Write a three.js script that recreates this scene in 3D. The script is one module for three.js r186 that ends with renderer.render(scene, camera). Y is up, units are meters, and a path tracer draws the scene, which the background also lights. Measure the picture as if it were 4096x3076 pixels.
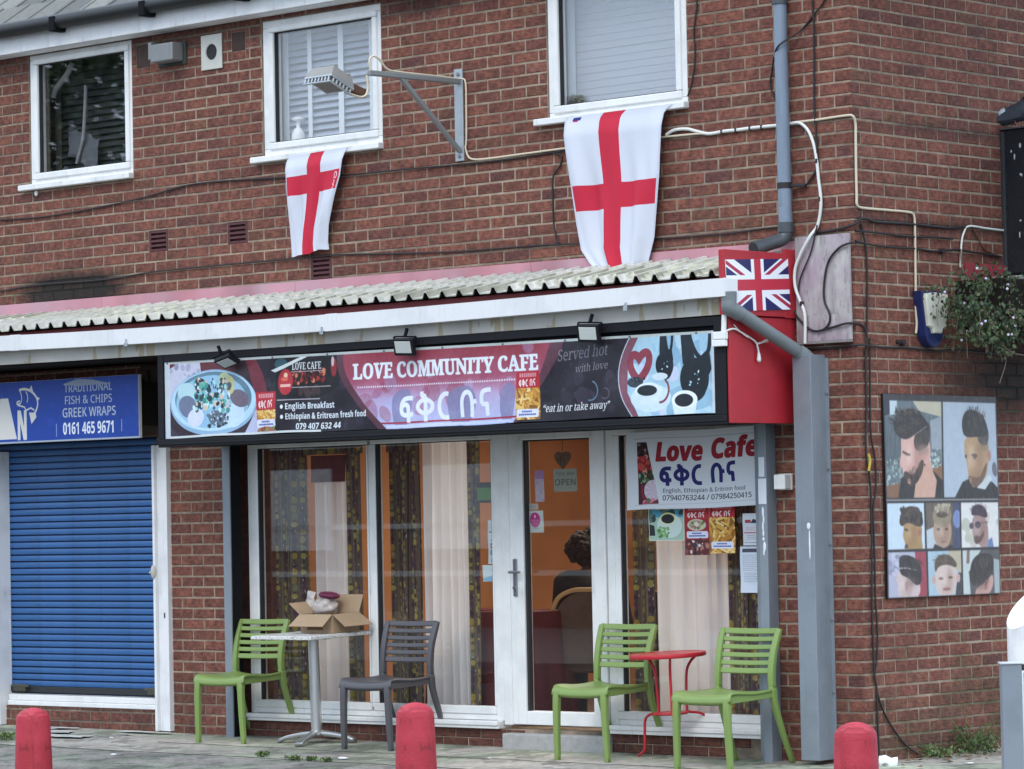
import * as THREE from 'three';
import { mergeGeometries, mergeVertices } from 'three/addons/utils/BufferGeometryUtils.js';
import { RoundedBoxGeometry } from 'three/addons/geometries/RoundedBoxGeometry.js';
import { MarchingCubes } from 'three/addons/objects/MarchingCubes.js';
import { RectAreaLightUniformsLib } from 'three/addons/lights/RectAreaLightUniformsLib.js';

// ---------------------------------------------------------------- camera, sky, sun, exposure
const scene = new THREE.Scene();
const camera = new THREE.PerspectiveCamera(12.734, 1024 / 769, 0.1, 400);
camera.position.set(20.0098, 1.4901, 16.4522);
camera.rotation.set(0.0388, 0.7395, -0.0196, 'YXZ');
camera.updateMatrixWorld();
const renderer = new THREE.WebGLRenderer({ antialias: true });
renderer.setSize(1024, 769);
renderer.toneMapping = THREE.LinearToneMapping;
renderer.toneMappingExposure = 1.24;
renderer.shadowMap.enabled = true;
{
  // overcast sky: soft cloud sheet, brighter overhead, a little blue
  const W = 256, H = 128, d = new Float32Array(W * H * 4);
  for (let j = 0; j < H; j++) for (let i = 0; i < W; i++) {
    const el = ((j + 0.5) / H - 0.5) * Math.PI, az = (i + 0.5) / W * Math.PI * 2;
    const s = Math.max(0, Math.sin(el));
    const cl = 0.06 * Math.sin(az * 3 + 5 * el) + 0.05 * Math.sin(az * 7 - 9 * el + 1) + 0.03 * Math.sin(az * 13 + 17 * el);
    const L = el < 0 ? 0.22 : SKY() * (0.78 + 0.5 * s) * (1 + cl);
    const o = (j * W + i) * 4;
    d[o] = L * 0.825; d[o + 1] = L * 0.98; d[o + 2] = L * 1.19; d[o + 3] = 1;
  }
  function SKY() { return 1.42; }
  const t = new THREE.DataTexture(d, W, H, THREE.RGBAFormat, THREE.FloatType);
  t.mapping = THREE.EquirectangularReflectionMapping; t.magFilter = THREE.LinearFilter; t.needsUpdate = true;
  scene.background = t; scene.environment = t;
}
const sun = new THREE.DirectionalLight(0xfff4e6, 0.9);
sun.position.set(16, 30, 24); sun.target.position.set(4, 2, 0);
sun.castShadow = true; sun.shadow.radius = 40; sun.shadow.mapSize.set(2048, 2048);
Object.assign(sun.shadow.camera, { left: -14, right: 14, top: 12, bottom: -12, near: 5, far: 90 });
sun.name = 'sun'; scene.add(sun, sun.target);
RectAreaLightUniformsLib.init();

// ---------------------------------------------------------------- helpers
let seed = 7;
const rnd = () => { seed = (seed * 1664525 + 1013904223) >>> 0; return seed / 4294967296; };
const rr = (a, b) => a + (b - a) * rnd();
const V = (x, y, z) => new THREE.Vector3(x, y, z);
const names = {};
function numbered(n) { names[n] = (names[n] ?? -1) + 1; return names[n] ? n + '_' + String(names[n]).padStart(3, '0') : n; }
function clean(g) {
  g = g.index ? g.toNonIndexed() : g.clone();
  for (const k of Object.keys(g.attributes)) if (!['position', 'normal', 'uv', 'color'].includes(k)) g.deleteAttribute(k);
  g.morphAttributes = {};
  if (!g.attributes.normal) g.computeVertexNormals();
  if (!g.attributes.uv) g.setAttribute('uv', new THREE.BufferAttribute(new Float32Array(g.attributes.position.count * 2), 2));
  return g;
}
function mg(list) {
  list = (Array.isArray(list) ? list : [list]).map(clean);
  const anyC = list.some(g => g.attributes.color);
  if (anyC) for (const g of list) if (!g.attributes.color) g.setAttribute('color', new THREE.BufferAttribute(new Float32Array(g.attributes.position.count * 3).fill(1), 3));
  const m = list.length > 1 ? mergeGeometries(list) : list[0];
  m.clearGroups?.();
  return m;
}
// planar uv in metres by dominant normal
function uvm(g, s = 1, ox = 0, oy = 0) {
  g = g.index ? g.toNonIndexed() : g;
  if (!g.attributes.normal) g.computeVertexNormals();
  const p = g.attributes.position, n = g.attributes.normal, uv = new Float32Array(p.count * 2);
  for (let i = 0; i < p.count; i++) {
    const ax = Math.abs(n.getX(i)), ay = Math.abs(n.getY(i)), az = Math.abs(n.getZ(i));
    let u, v;
    if (az >= ax && az >= ay) { u = p.getX(i); v = p.getY(i); } else if (ax >= ay) { u = -p.getZ(i); v = p.getY(i); } else { u = p.getX(i); v = -p.getZ(i); }
    uv[i * 2] = u * s + ox; uv[i * 2 + 1] = v * s + oy;
  }
  g.setAttribute('uv', new THREE.BufferAttribute(uv, 2));
  return g;
}
const MM = (x0, x1, y0, y1, z0, z1) => uvm(new THREE.BoxGeometry(x1 - x0, y1 - y0, z1 - z0).translate((x0 + x1) / 2, (y0 + y1) / 2, (z0 + z1) / 2));
const RB = (x0, x1, y0, y1, z0, z1, r = 0.006, seg = 2) => uvm(new RoundedBoxGeometry(x1 - x0, y1 - y0, z1 - z0, seg, Math.min(r, 0.49 * Math.min(x1 - x0, y1 - y0, z1 - z0))).translate((x0 + x1) / 2, (y0 + y1) / 2, (z0 + z1) / 2));
function bar(a, b, r, r2 = r, seg = 10) {
  const d = b.clone().sub(a), g = new THREE.CylinderGeometry(r2, r, d.length(), seg);
  g.applyQuaternion(new THREE.Quaternion().setFromUnitVectors(V(0, 1, 0), d.normalize())).translate((a.x + b.x) / 2, (a.y + b.y) / 2, (a.z + b.z) / 2);
  return g;
}
function boxBar(a, b, w, h, up = V(0, 1, 0)) {   // rectangular bar from a to b, w across, h along up
  const d = b.clone().sub(a), L = d.length(); d.normalize();
  const x = new THREE.Vector3().crossVectors(up, d).normalize(), y = new THREE.Vector3().crossVectors(d, x);
  const g = new RoundedBoxGeometry(w, h, L, 2, Math.min(w, h) * 0.2);
  g.applyMatrix4(new THREE.Matrix4().makeBasis(x, y, d)).translate((a.x + b.x) / 2, (a.y + b.y) / 2, (a.z + b.z) / 2);
  return g;
}
const curve = (pts, t = 0.5) => new THREE.CatmullRomCurve3(pts.map(p => p.isVector3 ? p : V(...p)), false, 'catmullrom', t);
const tube = (pts, r, n = 0, rs = 6, t = 0.5) => new THREE.TubeGeometry(curve(pts, t), n || pts.length * 6, r, rs, false);
// tube whose rectangular section w x h may change along the path
function sweep(path, prof) { // path: Vector3[], prof(i,t) -> {x:Vector3,y:Vector3,w,h}
  const n = path.length, pos = [], idx = [];
  for (let i = 0; i < n; i++) {
    const q = prof(i, i / (n - 1)), c = 0.28;
    for (const [a, b] of [[1, 1 - c], [1 - c, 1], [c - 1, 1], [-1, 1 - c], [-1, c - 1], [c - 1, -1], [1 - c, -1], [1, c - 1]]) {
      const v = path[i].clone().addScaledVector(q.x, a * q.w / 2).addScaledVector(q.y, b * q.h / 2); pos.push(v.x, v.y, v.z);
    }
  }
  for (let i = 0; i < n - 1; i++) for (let k = 0; k < 8; k++) {
    const a = i * 8 + k, b = i * 8 + (k + 1) % 8; idx.push(a, b, a + 8, b, b + 8, a + 8);
  }
  for (const [o, f] of [[0, 1], [(n - 1) * 8, 0]]) for (let k = 1; k < 7; k++) f ? idx.push(o, o + k + 1, o + k) : idx.push(o, o + k, o + k + 1);
  const g = new THREE.BufferGeometry(); g.setAttribute('position', new THREE.Float32BufferAttribute(pos, 3)); g.setIndex(idx);
  g.computeVertexNormals(); return g;
}
function thing(name, label, category, group, kind) {
  const o = new THREE.Group(); o.name = numbered(name); scene.add(o); return tag(o, label, category, group, kind);
}
function tag(o, label, category, group, kind) {
  if (label) o.userData.label = label; if (category) o.userData.category = category;
  if (group) o.userData.group = group; if (kind) o.userData.kind = kind; return o;
}
function part(name, geos, mat, parent, label) {
  const m = new THREE.Mesh(mg(geos), mat); m.name = numbered(name); m.castShadow = m.receiveShadow = true; parent.add(m);
  if (label) m.userData.label = label; return m;
}
function obj(name, geos, mat, label, category, group, kind) { return tag(part(name, geos, mat, scene), label, category, group, kind); }
function copyOf(o, name, label, group) {
  const c = o.clone(); c.name = numbered(name); c.traverse(k => { if (k !== c) k.name = numbered(k.name.replace(/_\d{3}$/, '')); });
  c.userData = { ...o.userData }; if (label) c.userData.label = label; if (group) c.userData.group = group; scene.add(c); return c;
}
// noise
const P = new Uint8Array(512); { const q = [...Array(256).keys()]; for (let i = 255; i > 0; i--) { const j = Math.floor(rnd() * (i + 1)); [q[i], q[j]] = [q[j], q[i]]; } for (let i = 0; i < 512; i++) P[i] = q[i & 255]; }
function vn(x, y, per = 0) {
  let xi = Math.floor(x), yi = Math.floor(y); const fx = x - xi, fy = y - yi, m = (a) => per ? ((a % per) + per) % per : a & 255;
  const h = (a, b) => P[P[m(a) & 255] + (m(b) & 255)] / 255, u = fx * fx * (3 - 2 * fx), w = fy * fy * (3 - 2 * fy);
  return (h(xi, yi) * (1 - u) + h(xi + 1, yi) * u) * (1 - w) + (h(xi, yi + 1) * (1 - u) + h(xi + 1, yi + 1) * u) * w;
}
function fbm(x, y, o = 4, per = 0) { let a = 0.5, s = 0, t = 0; for (let i = 0; i < o; i++) { s += a * vn(x, y, per); t += a; x *= 2; y *= 2; per *= 2; a *= 0.5; } return s / t; }
function dataTex(S, fn, srgb = true, rep = 1) { // fn(u,v)-> [r,g,b] 0..1 (already in the space wanted) or number
  const d = new Uint8Array(S * S * 4);
  for (let j = 0; j < S; j++) for (let i = 0; i < S; i++) {
    let c = fn(i / S, j / S); if (typeof c === 'number') c = [c, c, c];
    const o = (j * S + i) * 4; for (let k = 0; k < 3; k++) d[o + k] = Math.max(0, Math.min(255, c[k] * 255)); d[o + 3] = 255;
  }
  const t = new THREE.DataTexture(d, S, S); t.wrapS = t.wrapT = THREE.RepeatWrapping; t.magFilter = THREE.LinearFilter; t.minFilter = THREE.LinearMipmapLinearFilter; t.generateMipmaps = true;
  if (srgb) t.colorSpace = THREE.SRGBColorSpace; t.repeat.set(rep, rep); t.needsUpdate = true; return t;
}
function canvasTex(w, h, draw) {
  const c = document.createElement('canvas'); c.width = w; c.height = h; const x = c.getContext('2d'); draw(x, w, h);
  const t = new THREE.CanvasTexture(c); t.colorSpace = THREE.SRGBColorSpace; t.anisotropy = 8; return t;
}
const S = (c, o = {}) => new THREE.MeshStandardMaterial({ color: c, roughness: 0.6, ...o });
const L = (r, g, b) => new THREE.Color().setRGB(r, g, b);
const PM = (c, o = {}) => new THREE.MeshPhysicalMaterial({ color: c, roughness: 0.5, ...o });

// ---------------------------------------------------------------- materials
const grain = dataTex(512, (u, v) => 0.82 + 0.3 * (fbm(u * 16, v * 16, 5, 16) - 0.5) + 0.1 * (rnd() - 0.5), false, 2);   // 0.5 m tile
const grime = dataTex(512, (u, v) => { // pale coat with specks and thin runs of dirt
  const n = fbm(u * 6, v * 6, 5, 6), st = fbm(u * 40, v * 3, 4, 40), sp = vn(u * 90, v * 90, 90);
  const k = 1 - 0.10 * Math.max(0, n - 0.5) * 2 - 0.10 * Math.max(0, st - 0.66) * 2.6 - (sp > 0.95 ? 0.06 : 0);
  return [k, k * 0.995, k * 0.98];
}, true, 1);
const speck = dataTex(256, (u, v) => 0.5 + 0.5 * (fbm(u * 32, v * 32, 3, 32) - 0.5) + 0.3 * (rnd() - 0.5), false, 4);
const M = {};
M.upvc = S(L(0.80, 0.81, 0.82), { roughness: 0.35, map: grime });
M.whitePaint = S(L(0.78, 0.79, 0.82), { roughness: 0.5, map: grime });
M.glass = new THREE.MeshPhysicalMaterial({ color: 0xffffff, transmission: 1, thickness: 0, roughness: 0.01, ior: 1.52, specularIntensity: 1 });
M.rubber = S(L(0.02, 0.02, 0.022), { roughness: 0.7 });
M.black = PM(L(0.014, 0.014, 0.017), { roughness: 0.6, specularIntensity: 0.35, bumpMap: speck, bumpScale: 0.001 });
M.blackSoft = PM(L(0.010, 0.010, 0.012), { specularIntensity: 0.25, roughness: 0.85, bumpMap: speck, bumpScale: 0.002 });
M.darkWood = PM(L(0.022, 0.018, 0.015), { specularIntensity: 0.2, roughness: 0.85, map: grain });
M.greyMetal = S(L(0.235, 0.27, 0.315), { roughness: 0.45, metalness: 0.1, map: grime });
M.pipe = S(L(0.20, 0.25, 0.33), { roughness: 0.4, map: grime });
M.pipeGrey = S(L(0.17, 0.195, 0.21), { roughness: 0.5, map: grime });
M.pipeDark = S(L(0.06, 0.07, 0.08), { roughness: 0.4, map: grime });
M.galv = S(L(0.42, 0.46, 0.50), { roughness: 0.45, metalness: 0.5, map: grime });
M.galvDark = S(L(0.26, 0.27, 0.28), { roughness: 0.55, metalness: 0.35, map: grime });
M.steel = S(L(0.55, 0.58, 0.6), { roughness: 0.3, metalness: 0.85, map: grime });
M.red = S(L(0.42, 0.018, 0.03), { roughness: 0.5, map: grime });
M.redDark = S(L(0.21, 0.035, 0.038), { roughness: 0.7, map: grime });
M.cableW = S(L(0.72, 0.72, 0.68), { roughness: 0.5 });
M.cableC = S(L(0.62, 0.54, 0.40), { roughness: 0.55 });
M.cableK = S(L(0.018, 0.014, 0.016), { roughness: 0.6 });
M.rust = S(L(0.13, 0.06, 0.035), { roughness: 0.8, map: grain });
M.lens = S(L(0.55, 0.58, 0.55), { roughness: 0.25 });
// ================================================================ THE BUILDING
const XC = 7.775, ROW = 0.075, BR = 0.225;
const building = thing('brick_building', 'two storey red brick building with shops below and white windows above', 'building');
// tone on the walls: moss, soot, damp, painted shade below the side plant. returns [darkness, greenness]
function stainF(x, y) {
  let k = 0, g = 0; const n = fbm(x * 5, y * 7, 4), n2 = fbm(x * 2 + 9, y * 3, 3);
  const m1 = Math.exp(-(((x - 0.66) / 0.55) ** 2) - (((y - 3.22) / 0.13) ** 2)); k = Math.max(k, Math.min(0.95, Math.max(0, m1 * (0.85 + 1.6 * n) - 0.22) * 1.7)); g = Math.max(g, 0.7 * m1);
  const ed = y < 3.32 && y > 3.0 ? 0.32 * Math.max(0, n - 0.3) : 0; k = Math.max(k, ed);
  if (y > 4.86 && x < 4.6) k = Math.max(k, 0.75 * Math.max(0, n2 - 0.2));
  if (y < 0.45) { k = Math.max(k, 0.7 * Math.max(0, n - 0.3)); }
  return [k, g];
}
function stainShadeS(s, y) { // s = metres back along the side wall
  let k = 0, g = 0; const n = fbm(s * 5 + 31, y * 6, 4), n2 = fbm(s * 2 + 3, y * 3 + 7, 3);
  const d = Math.exp(-(((s - 1.55) / 0.6) ** 2) - (((y - 2.3) / 0.25) ** 2)); k = Math.max(k, Math.min(1, d * (0.6 + n)));  // damp below the plant, with part of its shade painted in
  const c = Math.exp(-(((y - 3.22) / 0.05) ** 2)); k = Math.max(k, 0.55 * c * (n + 0.3));
  const t = Math.exp(-(((y - 3.83) / 0.06) ** 2)) * (s > 0.05 ? 1 : 0); k = Math.max(k, 0.5 * t * (n + 0.2));
  if (y < 0.8) { const q = (0.8 - y) / 0.8; const e = Math.max(0, Math.min(1, (n - (0.66 - 0.4 * q)) * 5)); k = Math.max(k, e * (0.12 + 0.35 * q * n2)); g = Math.max(g, e * (0.25 + 0.4 * n2)); }
  if (y > 3.3) k = Math.max(k, 0.3 * Math.max(0, n2 - 0.35));
  return [k, g];
}
const brickTex = dataTex(1024, (u, v) => {
  const a = fbm(u * 24, v * 24, 4, 24), drag = fbm(u * 10, v * 90, 4, 10), pit = vn(u * 140, v * 140, 140);
  let k = 0.80 + 0.42 * (a - 0.5) + 0.30 * (drag - 0.5) - (pit > 0.9 ? 0.2 : 0) + (pit < 0.05 ? 0.1 : 0) + 0.06 * (rnd() - 0.5);
  return [k, k * (0.97 + 0.1 * (a - 0.5)), k * 0.97];
}, true, 1);
const brickBump = dataTex(512, (u, v) => 0.5 + 0.6 * (fbm(u * 12, v * 60, 4, 12) - 0.5) + 0.3 * (fbm(u * 40, v * 40, 3, 40) - 0.5), false, 1);
M.brick = S(0xffffff, { vertexColors: true, roughness: 0.88, map: brickTex, bumpMap: brickBump, bumpScale: 0.003 });
// wall body (mortar) with its stains and painted shade mapped in metres
function mortarTex(w, h, x0, fn, flip) {
  return canvasTex(Math.round(w * 150), Math.round(h * 150), (c, W, H) => {
    const im = c.createImageData(W, H), d = im.data;
    for (let j = 0; j < H; j++) for (let i = 0; i < W; i++) {
      const X = i / 150 + x0, Y = (H - j) / 150, s = flip ? -X : X;
      const [k, g] = fn(s, Y), n = fbm(X * 30, Y * 30, 2), b = fbm(X * 3 + 50, Y * 3, 3);
      const q = (1.0 + 0.3 * (n - 0.5) + 0.4 * (b - 0.5)) * (1 - 0.85 * k), o = (j * W + i) * 4;
      d[o] = 143 * q * (1 - 0.10 * g); d[o + 1] = 127 * q; d[o + 2] = 110 * q * (1 - 0.22 * g); d[o + 3] = 255;
    }
    c.putImageData(im, 0, 0);
  });
}
const FX0 = -1.6, FW = XC - FX0 - 0.0035, FH = 5.3;
const frontHoles = [[0.2, 1.35, 4.03, 4.995], [2.71, 3.87, 4.025, 4.97], [5.36, 6.52, 4.045, 5.02], [2.345, 7.09, -0.3, 2.3], [-0.5, 1.56, 0.175, 2.3]];
const airHoles = [[1.507, 1.713, 3.443, 3.597], [2.332, 2.538, 3.443, 3.597], [3.157, 3.363, 3.143, 3.297]];
const ventHoles = [[2.407, 2.545, 4.79, 4.925], [1.405, 1.55, 4.775, 4.94]];
function wallMesh(w, h, holes, x0) {
  const s = new THREE.Shape(); s.moveTo(x0, -0.3); s.lineTo(x0 + w, -0.3); s.lineTo(x0 + w, h); s.lineTo(x0, h); s.closePath();
  for (const [a, b, c, d] of holes) { const p = new THREE.Path(); p.moveTo(a, Math.max(c, -0.295)); p.lineTo(a, d); p.lineTo(b, d); p.lineTo(b, Math.max(c, -0.295)); p.closePath(); s.holes.push(p); }
  return new THREE.ExtrudeGeometry(s, { depth: 0.2, bevelEnabled: false });
}
{
  const t = mortarTex(FW, FH + 0.3, FX0, (x, y) => stainF(x, y - 0.3));
  t.repeat.set(1 / FW, 1 / (FH + 0.3)); t.offset.set(-FX0 / FW, 0.3 / (FH + 0.3));
  M.mortar = S(0xffffff, { map: t, roughness: 0.95, bumpMap: speck, bumpScale: 0.002 });
}
const frontWall = part('front_wall', wallMesh(FW, FH, [...frontHoles, ...airHoles, ...ventHoles], FX0).translate(0, 0, -0.2035), M.mortar, building);
const SL = 5;
{
  const t = mortarTex(SL, FH + 0.3, -SL, (s, y) => stainShadeS(s, y - 0.3), true);
  t.repeat.set(1 / SL, 1 / (FH + 0.3)); t.offset.set(1, 0.3 / (FH + 0.3)); t.wrapS = THREE.RepeatWrapping;
  M.mortarSide = S(0xffffff, { map: t, roughness: 0.95, bumpMap: speck, bumpScale: 0.002 });
}
// the side wall runs back from the corner: shape x = z of the world
const sideWall = part('side_wall', (() => { const g = wallMesh(SL - 0.2065, FH, [], -SL); const p = g.attributes.position; g.rotateY(-Math.PI / 2); g.translate(XC - 0.0035, 0, 0); return g; })(), M.mortarSide, building);

function brickGeo(w, h, d, col, cor) { // chamfered face block, back open; origin at front centre; cor = 4 corner tints
  const c = 0.004, X = w / 2, Y = h / 2, pos = [], uv = [], color = [], ou = rnd() * 3, ov = rnd() * 3;
  const F = [[-X + c, -Y + c, 0], [X - c, -Y + c, 0], [X - c, Y - c, 0], [-X + c, Y - c, 0]], E = [[-X, -Y, -c], [X, -Y, -c], [X, Y, -c], [-X, Y, -c]], B = E.map(p => [p[0], p[1], -d]);
  for (const r of [F, E]) for (const p of r) { p[0] += rr(-0.0012, 0.0012); p[1] += rr(-0.0012, 0.0012); }
  const quad = (a, b, e, f, i, j, k, l) => { for (const [p, q] of [[a, i], [b, j], [e, k], [a, i], [e, k], [f, l]]) { pos.push(...p); uv.push(p[0] * 2 + ou, p[1] * 2 + ov + p[2]); const m = cor ? cor[q] : [1, 1, 1]; color.push(col[0] * m[0], col[1] * m[1], col[2] * m[2]); } };
  quad(...F, 0, 1, 2, 3);
  for (let i = 0; i < 4; i++) { const j = (i + 1) % 4; quad(E[i], E[j], F[j], F[i], i, j, j, i); quad(B[i], B[j], E[j], E[i], i, j, j, i); }
  const g = new THREE.BufferGeometry();
  g.setAttribute('position', new THREE.Float32BufferAttribute(pos, 3)); g.setAttribute('uv', new THREE.Float32BufferAttribute(uv, 2)); g.setAttribute('color', new THREE.Float32BufferAttribute(color, 3));
  g.computeVertexNormals(); return g;
}
function brickColour() {
  const t = rnd(), v = rr(0.84, 1.14); let c = [0.258, 0.094, 0.062];
  if (t < 0.14) c = [0.222, 0.079, 0.057]; else if (t < 0.16) c = [0.185, 0.071, 0.057]; else if (t > 0.88) c = [0.275, 0.108, 0.078]; else if (t > 0.8) c = [0.24, 0.10, 0.062];
  return c.map(k => k * v);
}
const tint = (k, g) => [(1 - 0.9 * k) * (1 - 0.3 * g), (1 - 0.84 * k) * (1 + 0.18 * g), (1 - 0.82 * k) * (1 - 0.1 * g)];
const stdVariants = {};   // shared geometries for whole clean bricks
function layBricks(wall, u0, u1, yTop, offset, holes, stain, place, near) {
  const list = [];
  for (let r = 0; r < Math.ceil(yTop / ROW); r++) {
    const y0 = r * ROW + 0.0058, y1 = y0 + 0.0634, par = (((r - 48) % 2) + 2) % 2;
    // joints of this course
    const js = []; for (let j = -20; j < 60; j++) { const s = (j + par * 0.5) * BR + offset; if (s > u0 - BR && s < u1 + BR) js.push(s); }
    for (let q = 0; q < js.length - 1; q++) {
      let segs = [[Math.max(u0, js[q] + 0.0055), Math.min(u1, js[q + 1] - 0.0055), y0, y1]];
      for (const [a, b, c, d] of holes) {
        const out = [];
        for (const [sa, sb, ya, yb] of segs) {
          if (b <= sa || a >= sb || d <= ya + 0.004 || c >= yb - 0.004) { out.push([sa, sb, ya, yb]); continue; }
          if (a > sa) out.push([sa, a - 0.003, ya, yb]); if (b < sb) out.push([b + 0.003, sb, ya, yb]);
          const ma = Math.max(sa, a), mb = Math.min(sb, b);
          if (c > ya + 0.012) out.push([ma, mb, ya, c - 0.002]); if (d < yb - 0.012) out.push([ma, mb, d + 0.002, yb]);
        }
        segs = out;
      }
      for (const [sa, sb, ya, yb] of segs) if (sb - sa > 0.02) list.push([sa, sb, ya, yb]);
    }
  }
  const singles = near(list), rest = [];
  list.forEach((b, i) => {
    const [sa, sb, ya, yb] = b, w = sb - sa, h = yb - ya, cx = (sa + sb) / 2, cy = (ya + yb) / 2;
    const cor = [[sa, ya], [sb, ya], [sb, yb], [sa, yb]].map(([x, y]) => { const [k, g] = stain(x, y); return tint(k, g); });
    const clean = cor.every(c => c[0] > 0.88) && Math.abs(w - 0.214) < 0.002 && Math.abs(h - 0.0634) < 0.002;
    let g;
    if (clean) { const key = Math.floor(rnd() * 48); g = stdVariants[key] ??= brickGeo(0.214, 0.0634, 0.06, brickColour()); } else g = brickGeo(w, h, 0.06, brickColour(), cor);
    const out = rr(-0.001, 0.0012), rz = rr(-0.004, 0.004);
    if (singles.has(i)) { const m = new THREE.Mesh(g, M.brick); m.name = numbered('brick'); m.castShadow = m.receiveShadow = true; place(m, cx, cy, out, rz); wall.add(m); }
    else { const m = new THREE.Object3D(); place(m, cx, cy, out, rz); m.updateMatrix(); rest.push(g.clone().applyMatrix4(m.matrix)); }
  });
  const s = new THREE.Mesh(mergeGeometries(rest), M.brick); s.name = numbered('brickwork'); s.userData.kind = 'stuff'; s.castShadow = s.receiveShadow = true; wall.add(s);
}
// the largest-showing bricks become parts of their own, the rest one piece of brickwork
const pick = (n, score) => list => new Set(list.map((b, i) => [score(b), i]).filter(a => a[0] > 0).sort((a, b) => b[0] - a[0]).slice(0, n).map(a => a[1]));
const whole = b => b[1] - b[0] > 0.09 && b[3] - b[2] > 0.06;
layBricks(frontWall, FX0, XC - 0.002, 5.25, 0, [...frontHoles, ...airHoles, ...ventHoles], stainF,
  (m, x, y, o, rz) => { m.position.set(x, y, o); m.rotation.z = rz; },
  pick(175, b => !whole(b) || b[2] > 4.66 || (b[0] > 7.3 && b[2] > 2.5 && b[2] < 3.16) || (b[2] < 3.16 && b[0] < 7.3) || (b[0] > 5.5 && b[1] < 6.4 && b[2] < 4.05) || b[0] < 2 ? 0 : b[0] + 8));
layBricks(sideWall, 0.002, 2.9, 5.25, -0.024, [], stainShadeS,
  (m, s, y, o, rz) => { m.position.set(XC + o, y, -s); m.rotation.set(0, Math.PI / 2, 0); m.rotateZ(rz); },
  pick(125, b => !whole(b) || b[2] > 4.6 || b[0] > 1.7 || (b[0] > 0.2 && b[0] < 1.4 && b[2] > 0.95 && b[2] < 2.2) ? 0 : 4 - b[0]));
// shop opening: brick returns, sub-floor course, lintel
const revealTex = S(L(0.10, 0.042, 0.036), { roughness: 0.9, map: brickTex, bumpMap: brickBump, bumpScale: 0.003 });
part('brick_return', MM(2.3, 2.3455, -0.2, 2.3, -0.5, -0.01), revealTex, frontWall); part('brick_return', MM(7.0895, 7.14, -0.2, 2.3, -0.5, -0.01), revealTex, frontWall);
// low courses under the shop windows, laid brick by brick
{
  const low = part('low_wall', [MM(2.35, 7.085, -0.25, 0.128, -0.35, -0.062), MM(-0.5, 1.56, -0.25, 0.172, -0.35, -0.052)], M.mortar, frontWall);
  const list = [];
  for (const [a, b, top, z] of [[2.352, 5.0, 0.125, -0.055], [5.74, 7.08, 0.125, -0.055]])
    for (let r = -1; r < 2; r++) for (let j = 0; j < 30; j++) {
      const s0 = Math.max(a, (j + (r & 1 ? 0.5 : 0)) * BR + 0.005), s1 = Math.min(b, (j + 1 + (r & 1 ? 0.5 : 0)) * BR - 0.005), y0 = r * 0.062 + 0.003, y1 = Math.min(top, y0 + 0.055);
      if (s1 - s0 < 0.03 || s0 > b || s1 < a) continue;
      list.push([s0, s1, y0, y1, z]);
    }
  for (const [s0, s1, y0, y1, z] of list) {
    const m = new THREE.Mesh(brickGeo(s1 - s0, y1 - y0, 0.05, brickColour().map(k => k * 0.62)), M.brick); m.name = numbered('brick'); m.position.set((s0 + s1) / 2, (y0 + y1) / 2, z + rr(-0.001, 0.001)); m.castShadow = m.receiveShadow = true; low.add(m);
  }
}
// air bricks (terracotta grilles let into the wall)
for (const [a, b, c, d] of airHoles) {
  const m = S(L(0.11, 0.036, 0.04), { roughness: 0.85, map: grain });
  const n = part('air_brick', [MM(a + 0.002, b - 0.002, c + 0.002, d - 0.002, -0.09, -0.03), ...[0, 1, 2, 3, 4].map(i => MM(a + 0.004, b - 0.004, c + 0.004 + i * 0.0325, c + 0.004 + i * 0.0325 + 0.016, -0.04, -0.003)), MM(a + 0.003, a + 0.022, c + 0.003, d - 0.003, -0.045, -0.002), MM(b - 0.022, b - 0.003, c + 0.003, d - 0.003, -0.045, -0.002)], m, frontWall);
}
for (const [a, b, c, d] of ventHoles) part('vent_plate', [MM(a + 0.001, b - 0.001, c + 0.001, d - 0.001, -0.05, -0.008), MM(a + 0.008, b - 0.008, c + 0.008, d - 0.008, -0.02, -0.006)], S(L(0.075, 0.045, 0.036), { roughness: 0.9, map: grain }), frontWall);
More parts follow.
